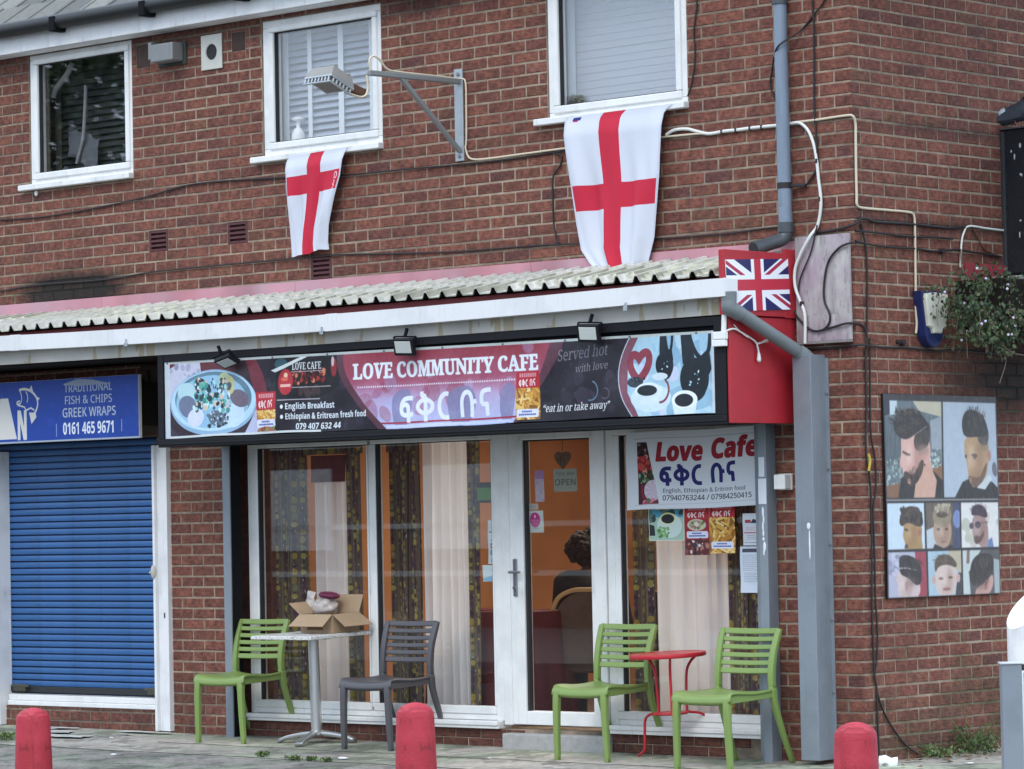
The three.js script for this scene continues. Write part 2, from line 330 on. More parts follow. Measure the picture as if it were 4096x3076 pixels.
// ---- upper windows
function upperWindow(x0, x1, y0, y1, gx0, gx1, gy0, gy1, label) {
  const w = part('window', [ // outer frame
    RB(x0 + 0.002, x1 - 0.002, gy1 + 0.038, y1 - 0.002, -0.10, -0.012), RB(x0 + 0.002, x1 - 0.002, y0 + 0.002, gy0 - 0.042, -0.10, -0.012),
    RB(x0 + 0.002, gx0 - 0.04, gy0 - 0.0415, gy1 + 0.0375, -0.10, -0.012), RB(gx1 + 0.04, x1 - 0.002, gy0 - 0.0415, gy1 + 0.0375, -0.10, -0.012)], M.upvc, building, label);
  part('frame', [RB(gx0 - 0.045, gx1 + 0.045, gy1, gy1 + 0.044, -0.085, 0.004, 0.009), RB(gx0 - 0.045, gx1 + 0.045, gy0 - 0.048, gy0, -0.085, 0.004, 0.009), RB(gx0 - 0.045, gx0, gy0 + 0.0005, gy1 - 0.0005, -0.085, 0.0035, 0.009), RB(gx1, gx1 + 0.045, gy0 + 0.0005, gy1 - 0.0005, -0.085, 0.0035, 0.009)], M.upvc, w);
  part('gasket', [MM(gx0, gx1, gy1 - 0.006, gy1, -0.05, -0.016), MM(gx0, gx1, gy0, gy0 + 0.006, -0.05, -0.016), MM(gx0, gx0 + 0.006, gy0 + 0.006, gy1 - 0.006, -0.05, -0.016), MM(gx1 - 0.006, gx1, gy0 + 0.006, gy1 - 0.006, -0.05, -0.016)], M.rubber, w);
  part('pane', [MM(gx0 + 0.002, gx1 - 0.002, gy0 + 0.002, gy1 - 0.002, -0.034, -0.03), MM(gx0 + 0.002, gx1 - 0.002, gy0 + 0.002, gy1 - 0.002, -0.054, -0.05)], M.glass, w);
  part('sill', RB(x0 - 0.085, x1 + 0.01, y0 - 0.042, y0 + 0.001, -0.06, 0.052, 0.008), M.upvc, w);
  return w;
}
upperWindow(0.2, 1.35, 4.03, 4.995, 0.298, 1.272, 4.113, 4.92, 'dark curtainless upper window at far left');
upperWindow(2.71, 3.87, 4.025, 4.97, 2.823, 3.785, 4.117, 4.882);
upperWindow(5.36, 6.52, 4.045, 5.02, 5.456, 6.428, 4.121, 4.93);
// rooms behind the upper windows
M.roomWall = S(L(0.34, 0.33, 0.32), { roughness: 0.9 });
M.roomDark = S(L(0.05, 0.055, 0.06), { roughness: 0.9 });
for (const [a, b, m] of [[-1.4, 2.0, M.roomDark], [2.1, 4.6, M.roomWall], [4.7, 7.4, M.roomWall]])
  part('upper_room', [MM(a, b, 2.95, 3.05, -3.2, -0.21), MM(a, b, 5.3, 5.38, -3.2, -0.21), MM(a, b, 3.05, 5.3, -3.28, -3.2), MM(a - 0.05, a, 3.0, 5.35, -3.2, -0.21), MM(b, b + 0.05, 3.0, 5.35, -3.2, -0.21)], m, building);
// ---- eaves and roof
part('eaves_board', [RB(FX0, 9.0, 5.0, 5.16, 0.135, 0.155, 0.004), MM(FX0, 9.0, 4.998, 5.012, 0.004, 0.134)], M.whitePaint, building);
part('black_gutter', [tube([[FX0, 5.165, 0.215], [2, 5.165, 0.215], [9, 5.165, 0.215]], 0.055, 20, 10)], S(L(0.010, 0.011, 0.012), { roughness: 0.5, map: grime }), building);
for (let x = -1.2; x < 4; x += 0.98) part('gutter_bracket', [RB(x, x + 0.06, 5.09, 5.2, 0.157, 0.276, 0.008)], M.blackSoft, building);
{
  const a = 0.52, roof = part('roof', (() => { const g = MM(FX0, 9.0, -0.06, -0.03, -4.2, 0.05); g.rotateX(a); g.translate(0, 5.235, 0.16); return g; })(), M.darkWood, building);
  const tm = [0, 1, 2].map(i => S(L(0.13 + 0.05 * i, 0.13 + 0.048 * i, 0.12 + 0.04 * i), { roughness: 0.95, map: grain, bumpMap: speck, bumpScale: 0.003 }));
  for (let r = 0; r < 4; r++) for (let i = 0; i < 14; i++) {
    const g = mg([MM(0, 0.297, 0, 0.026, -0.36, 0.02), MM(0.0, 0.03, 0.026, 0.034, -0.36, 0.018)]);
    g.rotateX(0.05); g.translate(FX0 + 0.5 + i * 0.3 + (r % 2) * 0.1 + rr(-0.004, 0.004), -0.028 + rr(0, 0.004), 0.07 - r * 0.31); g.rotateX(a); g.translate(0, 5.235, 0.16);
    part('roof_tile', g, tm[Math.floor(rnd() * 3)], roof);
  }
}
// ---- café shopfront: white frame, panes, door (set back 7 cm)
const ZF = -0.07, zb = ZF - 0.07;
const FR = (x0, x1, y0, y1, f = 0) => RB(x0, x1, y0, y1, zb, ZF + f, 0.007);
const shopfront = part('shopfront', [
  FR(2.422, 2.475, 0.175, 2.2), FR(3.605, 3.66, 0.236, 2.009, -0.003), FR(4.748, 4.815, 0.175, 2.2), FR(4.8155, 4.892, 0.15, 2.2, 0.003),
  FR(2.475, 4.748, 2.058, 2.2, -0.002), FR(4.893, 5.79, 2.06, 2.2, -0.001), FR(2.475, 4.748, 0.178, 0.216, -0.002),
  FR(5.727, 5.79, 0.15, 2.06, 0.002), FR(5.7905, 6.99, 2.045, 2.2, -0.002), FR(5.7905, 6.99, 0.175, 0.21, -0.002), FR(6.955, 6.99, 0.21, 2.045, -0.001)], M.upvc, building);
function shopPane(x0, x1, y0, y1) {
  const w = part('shop_window', [FR(x0 - 0.048, x1 + 0.014, y1, y1 + 0.049, 0.005), FR(x0 - 0.048, x1 + 0.014, y0 - 0.052, y0, 0.005), FR(x0 - 0.048, x0, y0 + 0.0005, y1 - 0.0005, 0.004), FR(x1, x1 + 0.014, y0 + 0.0005, y1 - 0.0005, 0.004)], M.upvc, building);
  part('gasket', [MM(x0, x0 + 0.012, y0, y1, ZF - 0.04, ZF - 0.004), MM(x1 - 0.006, x1, y0, y1, ZF - 0.04, ZF - 0.004), MM(x0 + 0.012, x1 - 0.006, y1 - 0.006, y1, ZF - 0.04, ZF - 0.004)], M.rubber, w);
  part('pane', [MM(x0 + 0.001, x1 - 0.001, y0 + 0.001, y1 - 0.001, ZF - 0.03, ZF - 0.026)], M.glass, w);
  return w;
}
shopPane(2.523, 3.59, 0.268, 2.008); shopPane(3.676, 4.735, 0.268, 2.008); shopPane(5.839, 6.941, 0.262, 2.0);
part('window_sill', [RB(2.425, 4.80, 0.146, 0.176, -0.16, -0.012, 0.006), RB(2.43, 4.80, 0.126, 0.1465, -0.16, -0.022, 0.004)], M.upvc, shopfront);
part('window_sill', [RB(5.755, 6.99, 0.146, 0.176, -0.16, -0.012, 0.006), RB(5.757, 6.99, 0.122, 0.1465, -0.16, -0.022, 0.004)], M.upvc, shopfront);
{
  const d = part('door', [FR(4.9, 5.02, 0.157, 2.052, 0.012), FR(5.598, 5.72, 0.157, 2.052, 0.012), FR(5.02, 5.598, 1.994, 2.052, 0.011), FR(5.02, 5.598, 0.157, 0.246, 0.011)], M.upvc, building, 'white glazed café door with long silver handle plate');
  part('pane', MM(5.021, 5.597, 0.247, 1.993, ZF - 0.03, ZF - 0.026), M.glass, d);
  part('gasket', [MM(5.02, 5.038, 0.246, 1.994, ZF - 0.04, ZF - 0.004), MM(5.59, 5.598, 0.246, 1.994, ZF - 0.04, ZF - 0.004), MM(5.038, 5.59, 1.984, 1.994, ZF - 0.04, ZF - 0.004)], M.rubber, d);
  part('handle', [RB(4.934, 4.966, 0.985, 1.228, ZF + 0.012, ZF + 0.024, 0.005), bar(V(4.95, 1.142, ZF + 0.02), V(4.95, 1.142, ZF + 0.06), 0.01), RB(4.925, 5.03, 1.133, 1.151, ZF + 0.05, ZF + 0.066, 0.007), bar(V(4.95, 1.04, ZF + 0.02), V(4.95, 1.04, ZF + 0.034), 0.012)], S(L(0.30, 0.31, 0.33), { metalness: 0.9, roughness: 0.28 }), d);
}
part('doorstep', RB(4.87, 5.75, -0.05, 0.104, -0.16, 0.02, 0.012), S(L(0.45, 0.44, 0.42), { roughness: 0.95, map: grain, bumpMap: speck, bumpScale: 0.004 }), building);
{ // two brick courses below the step
  const st = part('step_course', MM(4.9, 5.73, -0.2, -0.055, -0.2, 0.0), M.mortar, building);
}
// shutter guide posts either side of the café front
part('guide_post', [RB(2.346, 2.42, 0.0, 2.05, 0.088, 0.1, 0.003)], M.greyMetal, building);
part('guide_channel', [MM(2.347, 2.4195, 0.0, 2.05, -0.004, 0.0875)], M.blackSoft, building);
part('guide_post', [RB(7.085, 7.15, -0.05, 2.05, 0.004, 0.1, 0.003), MM(6.992, 7.086, -0.05, 2.1, -0.09, 0.01)], M.greyMetal, building);
{ // tape and drips of white paint on the right post
  const w = S(L(0.75, 0.78, 0.8), { roughness: 0.35 });
  part('tape', [RB(7.088, 7.148, 1.545, 1.70, 0.0, 0.1045, 0.003), RB(7.094, 7.136, 1.71, 1.83, 0.05, 0.104, 0.003)], PM(L(0.72, 0.76, 0.8), { roughness: 0.15 }), building);
  const blobs = []; for (const [x, y, rx, ry] of [[7.118, 1.50, 0.009, 0.03], [7.122, 1.455, 0.007, 0.028], [7.116, 1.41, 0.007, 0.03], [7.118, 1.37, 0.008, 0.02], [7.118, 1.335, 0.009, 0.012], [7.125, 1.29, 0.012, 0.03], [7.119, 1.255, 0.006, 0.02]]) blobs.push(new THREE.SphereGeometry(1, 8, 6).scale(rx, ry, 0.003).translate(x, y, 0.1));
  part('paint_drip', blobs, w, building);
}
// ---- café room
M.orange = S(L(0.52, 0.235, 0.095), { roughness: 0.8, map: dataTex(256, (u, v) => 0.9 + 0.3 * (fbm(u * 5, v * 5, 4, 5) - 0.5), true, 0.4) });
part('interior_wall', [MM(2.2, 2.3, 0.0, 2.55, -4.0, -0.21), MM(2.3, 7.2, 0.0, 2.55, -4.1, -4.0), MM(7.15, 7.25, 0.0, 2.55, -4.0, -0.21)], M.orange, building);
part('interior_floor', MM(2.3, 7.15, 0.06, 0.12, -4.0, -0.15), S(L(0.10, 0.07, 0.05), { roughness: 0.5, map: grain }), building);
part('interior_ceiling', MM(2.2, 7.25, 2.45, 2.55, -4.1, -0.15), S(L(0.7, 0.68, 0.64)), building);
part('lintel', MM(2.3, 7.14, 2.2, 2.46, -0.2, -0.075), M.darkWood, building);
part('upper_floor', MM(-1.6, 7.7, 2.6, 2.9, -5, -0.22), M.roomWall, building);
// ceiling lamp that lights the café
{
  const lp = thing('ceiling_lamp', 'flat warm ceiling lamp panel inside the café, out of view behind the sign', 'lamp');
  part('housing', RB(4.0, 5.6, 2.405, 2.449, -2.5, -1.3, 0.006), M.upvc, lp);
  part('diffuser', MM(4.03, 5.57, 2.396, 2.4045, -2.47, -1.33), new THREE.MeshStandardMaterial({ color: 0xffffff, emissive: 0xffefdc, emissiveIntensity: 3, roughness: 0.6 }), lp);
  const l = new THREE.RectAreaLight(0xffefdc, 10.5, 1.54, 1.14); l.position.set(4.8, 2.39, -1.9); l.lookAt(4.8, 0, -1.9); l.name = 'lamp_light'; lp.add(l);
}
// ---- neighbouring shop: brick base, sill, closed shutter
part('window_sill', [RB(-0.14, 1.552, 0.212, 0.256, -0.10, -0.006, 0.006), RB(-0.14, 1.552, 0.176, 0.211, -0.10, 0.006, 0.006)], M.upvc, building);
{
  const sh = part('roller_shutter', [MM(-0.45, 1.555, 0.26, 2.25, -0.10, -0.075)], S(L(0.01, 0.03, 0.10)), building, 'closed blue roller shutter');
  const sm = [0, 1].map(i => S(i ? L(0.034, 0.125, 0.34) : L(0.031, 0.118, 0.32), { roughness: 0.42, map: grime }));
  const prof = new THREE.Shape(); prof.moveTo(0, 0); prof.lineTo(0.014, 0.001); prof.quadraticCurveTo(0.019, 0.019, 0.014, 0.0375); prof.lineTo(0, 0.0385); prof.closePath();
  const sg = uvm(new THREE.ExtrudeGeometry(prof, { depth: 1.99, bevelEnabled: false, curveSegments: 5 }).rotateY(-Math.PI / 2).translate(1.99, 0, 0));
  for (let i = 0; i < 39; i++) { const m = new THREE.Mesh(sg, sm[i % 2]); m.name = numbered('slat'); m.position.set(-0.44 + rr(-0.001, 0.001), 0.318 + i * 0.0487, -0.072 + rr(-0.0012, 0.0012)); m.castShadow = m.receiveShadow = true; sh.add(m); }
  part('bottom_rail', [RB(-0.44, 1.552, 0.272, 0.316, -0.08, -0.045, 0.004)], S(L(0.018, 0.02, 0.022), { roughness: 0.6 }), sh);
  for (const x of [1.40, -0.09]) part('bolt', [RB(x, x + 0.13, 0.278, 0.33, -0.05, -0.012, 0.006), bar(V(x - 0.03, 0.318, -0.02), V(x + 0.17, 0.318, -0.02), 0.009)], S(L(0.09, 0.085, 0.06), { roughness: 0.5, metalness: 0.5 }), sh);
  part('shutter_box', [MM(-0.5, 1.62, 2.12, 2.56, -0.15, 0.02)], M.darkWood, sh);
}
part('shutter_post', [RB(1.565, 1.59, 0.03, 2.06, -0.06, 0.06, 0.003), RB(1.59, 1.683, 0.03, 2.06, -0.02, 0.035, 0.004), RB(1.683, 1.70, 0.03, 2.06, -0.02, 0.040, 0.003)], M.whitePaint, building);
part('shutter_post', [RB(-0.32, -0.16, 0.03, 2.06, -0.06, 0.06, 0.004)], M.whitePaint, building);
for (const [x, y] of [[1.575, 1.16], [-0.2, 1.16]]) part('shutter_latch', [new THREE.SphereGeometry(1, 14, 10).scale(0.022, 0.05, 0.022).translate(x, y, 0.062), bar(V(x - 0.012, y - 0.005, 0.07), V(x - 0.012, y - 0.005, 0.088), 0.008)], S(L(0.5, 0.48, 0.42)), building);
part('keyhole', RB(1.648, 1.662, 0.83, 0.868, 0.03, 0.037, 0.002), M.rubber, building);
part('rendered_block', [RB(1.40, 1.70, 2.12, 2.30, -0.05, 0.05, 0.01), RB(1.42, 1.69, 2.30, 2.64, -0.05, 0.03, 0.02), RB(1.46, 1.54, 2.33, 2.6, 0.0, 0.07, 0.02)], S(L(0.10, 0.068, 0.05), { roughness: 0.95, map: grain, bumpMap: speck, bumpScale: 0.006 }), building);
// ================================================================ PRINTS
function poly(c, pts, fill) { c.beginPath(); pts.forEach((p, i) => i ? c.lineTo(p[0], p[1]) : c.moveTo(p[0], p[1])); c.closePath(); c.fillStyle = fill; c.fill(); }
function ell(c, x, y, rx, ry, fill, rot = 0) { c.beginPath(); c.ellipse(x, y, rx, ry, rot, 0, 7); c.fillStyle = fill; c.fill(); }
function smooth(c, pts, fill) { // closed smooth blob through points
  c.beginPath(); const n = pts.length;
  for (let i = 0; i < n; i++) { const a = pts[i], b = pts[(i + 1) % n], m = [(a[0] + b[0]) / 2, (a[1] + b[1]) / 2]; i ? c.quadraticCurveTo(a[0], a[1], m[0], m[1]) : c.moveTo(m[0], m[1]); }
  const b = pts[1], a = pts[0]; c.quadraticCurveTo(a[0], a[1], (a[0] + b[0]) / 2, (a[1] + b[1]) / 2); c.fillStyle = fill; c.fill();
}
// fit text into a box of width w, height h (cap height), baseline-left at x,y
function fit(c, str, x, y, w, h, font, fill, skew = 0, wt = 0) {
  c.save(); c.font = font.replace('#', '100px'); const m = c.measureText(str).width; const cap = 73;
  c.translate(x, y); c.transform(1, 0, skew, 1, 0, 0); c.scale(w / m, h / cap); c.fillStyle = fill; c.fillText(str, 0, 0);
  if (wt) { c.strokeStyle = fill; c.lineWidth = wt; c.lineJoin = 'round'; c.strokeText(str, 0, 0); } c.restore();
}
function ethiopic(c, x, y, w, h, col, lw) { // five letters drawn as strokes
  c.save(); c.translate(x, y); c.scale(w / 1305, h / 360); c.translate(-365, -480); c.strokeStyle = col; c.lineWidth = lw; c.lineJoin = 'round'; c.lineCap = 'butt';
  const go = (pts) => { c.beginPath(); c.moveTo(pts[0], pts[1]); for (let i = 2; i < pts.length; i += 4) i + 3 < pts.length ? c.quadraticCurveTo(pts[i], pts[i + 1], pts[i + 2], pts[i + 3]) : c.lineTo(pts[i], pts[i + 1]); c.stroke(); };
  go([555, 560, 470, 545, 430, 570, 385, 610, 390, 680, 395, 745, 450, 750]); go([395, 660, 440, 600, 485, 650, 500, 690, 495, 835]); go([430, 750, 480, 748, 560, 740]);
  c.beginPath(); c.ellipse(730, 660, 103, 75, 0, 0, 7); c.stroke(); go([738, 545, 735, 700, 735, 832]); c.beginPath(); c.moveTo(748, 545); c.lineTo(690, 535); c.lineTo(686, 488); c.stroke();
  go([1065, 530, 985, 515, 945, 590, 915, 660, 940, 740, 970, 815, 1072, 798]);
  go([1270, 805, 1250, 640, 1270, 580, 1300, 510, 1350, 520, 1405, 540, 1408, 640, 1410, 720, 1402, 805]); go([1408, 632, 1440, 630, 1472, 628]);
  go([1668, 506, 1590, 500, 1560, 525, 1530, 570, 1545, 660]); c.beginPath(); c.moveTo(1535, 662); c.lineTo(1612, 668); c.lineTo(1620, 800); c.stroke();
  c.restore();
}
function specks(c, W, H, n, cols, r0, r1, x0 = 0, y0 = 0) { for (let i = 0; i < n; i++) { const r = rr(r0, r1); ell(c, x0 + rnd() * W, y0 + rnd() * H, r, r * rr(0.5, 1), cols[Math.floor(rnd() * cols.length)], rnd() * 3); } }
function chipsPic(c, x, y, w, h) {
  c.save(); c.beginPath(); c.rect(x, y, w, h); c.clip(); c.fillStyle = '#8a5a1c'; c.fillRect(x, y, w, h);
  for (let i = 0; i < 70; i++) { c.save(); c.translate(x + rnd() * w, y + rnd() * h); c.rotate(rr(-1.4, 1.4)); c.fillStyle = ['#e8c069', '#d9a544', '#f0d08a', '#b97b2a', '#c98f38'][i % 5]; c.fillRect(-w * 0.2, -w * 0.035, w * rr(0.25, 0.45), w * rr(0.05, 0.09)); c.restore(); } c.restore();
}
function menuHead(c, x, y, w, h) { c.fillStyle = '#b3202c'; c.fillRect(x, y, w, h); c.fillStyle = '#cf8a92'; for (let i = 0; i < 8; i++) c.fillRect(x + w * (0.14 + i * 0.093), y + h * 0.1, w * 0.075, h * 0.24); ethiopic(c, x + w * 0.12, y + h * 0.45, w * 0.7, h * 0.48, '#f2dede', 70); }
function label2(c, x, y, w, h) { c.fillStyle = '#dfe3f2'; c.beginPath(); c.roundRect(x, y, w, h, h * 0.25); c.fill(); c.fillStyle = '#4a57a0'; for (let i = 0; i < 6; i++) c.fillRect(x + w * (0.26 + i * 0.075), y + h * 0.2, w * 0.06, h * 0.2); for (let i = 0; i < 9; i++) c.fillRect(x + w * (0.1 + i * 0.088), y + h * 0.56, w * 0.075, h * 0.2); }

// café banner, 4.83 x 0.50 m
const bannerTex = canvasTex(2048, 214, (c, W, H) => {
  const X = m => (m - 2.385) * 424.2, Y = m => (2.59 - m) * 424;
  c.fillStyle = '#1b1722'; c.fillRect(0, 0, W, H);
  specks(c, W, H, 260, ['#221d2b', '#15121b', '#2a2433'], 4, 26);
  // left picture: bowl of salad on cloth
  c.save(); c.beginPath(); c.moveTo(0, 0); c.lineTo(X(3.28), 0); c.quadraticCurveTo(X(3.5), 110, X(3.3), H); c.lineTo(0, H); c.clip();
  c.fillStyle = '#2e1f2a'; c.fillRect(0, 0, 440, H); c.fillStyle = '#5e232e'; c.fillRect(0, 0, 300, 40); poly(c, [[340, 0], [420, 0], [440, 110], [400, 140]], '#6d2836');
  poly(c, [[0, 30], [70, 0], [150, 0], [160, 90], [0, 120]], '#c9cadf'); specks(c, 140, 80, 14, ['#a9abc6', '#e0dff0', '#8e90ae'], 4, 12, 10, 10);
  poly(c, [[0, 170], [60, 205], [200, 214], [0, 214]], '#3b3446'); poly(c, [[60, 206], [330, 214], [400, 120], [420, 214]], '#b7bedd');
  ell(c, 205, 120, 182, 92, '#8fb6d6'); ell(c, 205, 116, 178, 84, '#b9dcf3'); ell(c, 205, 108, 162, 74, '#5f8296'); ell(c, 198, 118, 150, 74, '#93c3e2');
  for (const [x, y, a, b, f] of [[92, 88, 38, 27, '#b7dce6'], [98, 128, 40, 30, '#6b7691'], [130, 160, 34, 26, '#d6ddf2'], [292, 158, 44, 33, '#c9e2f8'], [316, 112, 40, 24, '#6d6273'], [175, 118, 28, 18, '#d4ecf4'], [255, 60, 26, 22, '#b9c79a'], [276, 74, 20, 26, '#c9c58e'], [150, 68, 26, 18, '#3a2f38'], [220, 166, 40, 22, '#5c6f80']]) ell(c, x, y, a, b, f, rr(-0.4, 0.4));
  specks(c, 150, 90, 150, ['#1f3c46', '#3b8f8a', '#a6dfe6', '#cfeaf2', '#2a3038', '#59b3a2', '#d8c9b8', '#4d5b63'], 3, 10, 125, 55); specks(c, 90, 40, 50, ['#222b36', '#5b7484', '#b9d2e0', '#39424c'], 2, 7, 175, 148);
  c.lineWidth = 3; c.strokeStyle = '#c8e6f8'; c.beginPath(); c.ellipse(200, 118, 152, 77, 0, 0.2, 2.6); c.stroke(); c.restore();
  // inset picture with logo
  c.save(); c.beginPath(); c.rect(X(3.475), Y(2.573), X(4.08) - X(3.475), 120); c.clip(); ell(c, X(3.74), 48, 170, 76, '#0d0a0f'); c.fillStyle = '#0d0a0f'; c.fillRect(X(3.475), 6, 110, 112);
  specks(c, 130, 34, 60, ['#7a1a1c', '#a3312a', '#3a0f12', '#c9795a', '#541419'], 3, 9, X(3.63), 46); specks(c, 90, 16, 12, ['#2b1a1e', '#3a2a2d'], 6, 16, X(3.7), 92); ell(c, X(4.03), 40, 12, 26, '#8b2026'); ell(c, X(4.02), 24, 6, 14, '#c8bcc0'); c.restore();
  fit(c, 'LOVE CAFE', X(3.63), 42, 120, 20, 'bold # serif', '#dfe4ea'); c.fillStyle = '#a8a5ac'; c.fillRect(X(3.62), 46, 128, 2); c.fillRect(X(3.62), 89, 160, 2.5); c.fillRect(X(3.49), 122, 170, 3);
  ell(c, X(3.57), 74, 30, 36, '#b01f2c'); ell(c, X(3.57), 56, 8, 8, '#e9c8a8'); c.fillStyle = '#e6b0a4'; c.fillRect(X(3.52), 80, 42, 8); ell(c, X(3.56), 66, 14, 6, '#d6604c');
  ell(c, X(3.53), 24, 26, 16, '#2f5560'); poly(c, [[X(3.43), 40], [X(3.47), 46], [X(3.78), 8], [X(3.74), 4]], '#d4dcdc');
  // pale heart shape with the name
  const g = c.createLinearGradient(0, 0, 0, H); g.addColorStop(0, '#8f2e3c'); g.addColorStop(0.4, '#a3506a'); g.addColorStop(0.62, '#b9a8d0'); g.addColorStop(1, '#b9c4ee');
  c.beginPath(); c.moveTo(X(4.06), 0); c.bezierCurveTo(X(4.04), 60, X(4.15), 120, X(4.43), H); c.lineTo(X(5.63), H); c.bezierCurveTo(X(5.75), 160, X(5.86), 110, X(6.02), 30); c.lineTo(X(6.03), 0); c.closePath(); c.fillStyle = '#57303f'; c.fill();
  c.beginPath(); c.moveTo(X(4.12), 0); c.bezierCurveTo(X(4.1), 60, X(4.22), 120, X(4.5), H); c.lineTo(X(5.6), H); c.bezierCurveTo(X(5.72), 160, X(5.84), 100, X(5.93), 0); c.closePath(); c.fillStyle = g; c.fill();
  c.save(); c.clip(); c.globalAlpha = 0.35; specks(c, 700, 210, 40, ['#8f3a4a', '#c7b9e0', '#96385a', '#a9b6e6'], 12, 46, X(4.1), 0); c.globalAlpha = 0.8;
  for (const [x, w] of [[4.56, 0.14], [5.05, 0.2], [5.5, 0.1]]) { smooth(c, [[X(x), 120], [X(x + w), 100], [X(x + w * 1.3), 150], [X(x + w * 0.9), 214], [X(x + w * 0.1), 214], [X(x - w * 0.1), 160]], '#7d7ea8'); }
  c.globalAlpha = 1; c.fillStyle = '#a3344c'; c.fillRect(X(4.45), 196, 500, 5); c.fillStyle = '#cdd8f6'; c.fillRect(X(4.5), 204, 460, 8); c.restore();
  // list
  ell(c, X(3.535), 142, 6, 6, '#e8eef4'); ell(c, X(3.535), 170, 6, 6, '#e8eef4');
  fit(c, 'English Breakfast', X(3.565), 150, 196, 17, 'bold # sans-serif', '#e2ecf2'); fit(c, 'Ethiopian & Eritrean fresh food', X(3.565), 178, 322, 17, 'bold # sans-serif', '#e2ecf2'); fit(c, '079 407 632 44', X(3.66), 206, 178, 17, 'bold # sans-serif', '#e2ecf2', -0.1);
  fit(c, 'LOVE COMMUNITY CAFE', X(4.207), 76, X(5.82) - X(4.207), 41, 'bold # serif', '#e3ecf4', 0, 5);
  for (let x = X(4.25); x < X(5.62); x += 8.5) ell(c, x, 99, 2.6, 2.6, '#e3e0ee');
  ethiopic(c, X(4.62), 116, X(5.42) - X(4.62), 84, '#e6edf8', 52);
  // menu cards stuck on
  menuHead(c, X(3.29), 98, 80, 50); chipsPic(c, X(3.29), 148, 80, 28); label2(c, X(3.295), 174, 76, 22); ell(c, X(3.38), 206, 36, 12, '#a86a5c'); specks(c, 78, 12, 12, ['#4c7a35', '#7fae4a', '#8a4a40'], 2, 6, X(3.29), 196);
  menuHead(c, X(5.628), 80, 84, 44); chipsPic(c, X(5.628), 124, 84, 84); label2(c, X(5.632), 180, 76, 22);
  // right part
  specks(c, 200, 60, 10, ['#26212e', '#312b3a'], 10, 26, X(6.0), 110);
  c.save(); c.translate(X(5.98), 58); c.rotate(-0.06); c.globalAlpha = 0.8; fit(c, 'Served hot', 0, 0, 172, 30, 'italic # serif', '#8f8a93'); fit(c, 'with love', 58, 36, 112, 20, 'italic # serif', '#9a959e'); c.restore();
  c.lineWidth = 4; c.strokeStyle = '#57778c'; c.beginPath(); c.arc(X(6.24), 140, 26, -1.2, 1.9); c.stroke(); c.beginPath(); c.arc(X(6.36), 150, 14, -1.8, 2.4); c.strokeStyle = '#4d4757'; c.stroke();
  fit(c, '\u201ceat in or take away\u201d', X(5.84), 190, 236, 20, 'italic # serif', '#eef2f4');
  // coffee things in a round picture
  c.save(); c.beginPath(); c.moveTo(W, 0); c.lineTo(X(6.58), 0); c.quadraticCurveTo(X(6.36), 100, X(6.57), H); c.lineTo(W, H); c.clip(); c.fillStyle = '#a7cde0'; c.fillRect(X(6.3), 0, W, H);
  specks(c, 320, 214, 40, ['#9cc4dc', '#b9d8e6', '#8bb4cf', '#c9d3ea'], 12, 40, X(6.5), 0); poly(c, [[X(6.4), 0], [X(6.64), 0], [X(6.54), 60], [X(6.54), 150], [X(6.62), 214], [X(6.4), 214]], '#7d4a5a');
  c.lineWidth = 22; c.strokeStyle = '#8a3444'; c.beginPath(); c.moveTo(X(6.62), 118); c.bezierCurveTo(X(6.5), 70, X(6.58), 34, X(6.63), 62); c.bezierCurveTo(X(6.72), 20, X(6.76), 76, X(6.63), 118); c.stroke();
  const jug = (x, y, s, nx, hx) => { ell(c, x, y, 42 * s, 48 * s, '#111b23'); ell(c, x, y + 20 * s, 34 * s, 34 * s, '#111b23'); poly(c, [[x + (nx - 15) * s, y - 150 * s], [x + (nx + 13) * s, y - 150 * s], [x + (nx * 0.5 + 17) * s, y - 34 * s], [x + (nx * 0.5 - 20) * s, y - 34 * s]], '#131e27'); c.lineWidth = 11 * s; c.strokeStyle = '#111b23'; c.beginPath(); c.moveTo(x + (nx + 6) * s, y - 138 * s); c.bezierCurveTo(x + (nx + 14) * s, y - 70 * s, x + hx * 0.6 * s, y - 10 * s, x + hx * s, y - 70 * s); c.quadraticCurveTo(x + (hx + 8) * s, y - 110 * s, x + hx * s, y - 160 * s); c.stroke(); poly(c, [[x + 10 * s, y - 44 * s], [x + hx * s, y - 70 * s], [x + (hx + 6) * s, y - 20 * s], [x + 36 * s, y + 4 * s]], '#111b23'); specks(c, 34 * s, 34 * s, 7, ['#9fd2e6', '#d0eefa', '#5b8aa0'], 1.5 * s, 4 * s, x - 20 * s, y - 16 * s); };
  ell(c, X(7.02), 172, 84, 34, '#8fb9d2'); jug(X(6.83), 84, 0.70, -2, 36); jug(X(7.06), 122, 1.12, -26, 44);
  ell(c, X(6.60), 124, 26, 14, '#2a3642'); specks(c, 44, 16, 16, ['#11181f', '#46545f'], 2, 4, X(6.57), 112); ell(c, X(6.72), 168, 66, 36, '#cfe4f2'); ell(c, X(6.70), 150, 44, 24, '#e4f1fa'); ell(c, X(6.69), 148, 32, 15, '#1c222b'); poly(c, [[X(6.60), 150], [X(6.80), 150], [X(6.76), 182], [X(6.64), 182]], '#d6e8f4'); ell(c, X(6.69), 147, 32, 14, '#1b2129'); c.lineWidth = 6; c.strokeStyle = '#7f3c48'; c.beginPath(); c.ellipse(X(6.80), 150, 24, 30, 0.3, -1.4, 1.5); c.stroke(); ell(c, X(6.79), 112, 26, 10, '#d5e6ef');
  poly(c, [[X(6.88), 176], [X(7.08), 176], [X(7.06), 214], [X(6.9), 214]], '#dcebf6'); ell(c, X(6.98), 176, 42, 24, '#eef6fb'); ell(c, X(6.975), 178, 30, 17, '#171d26'); c.restore();
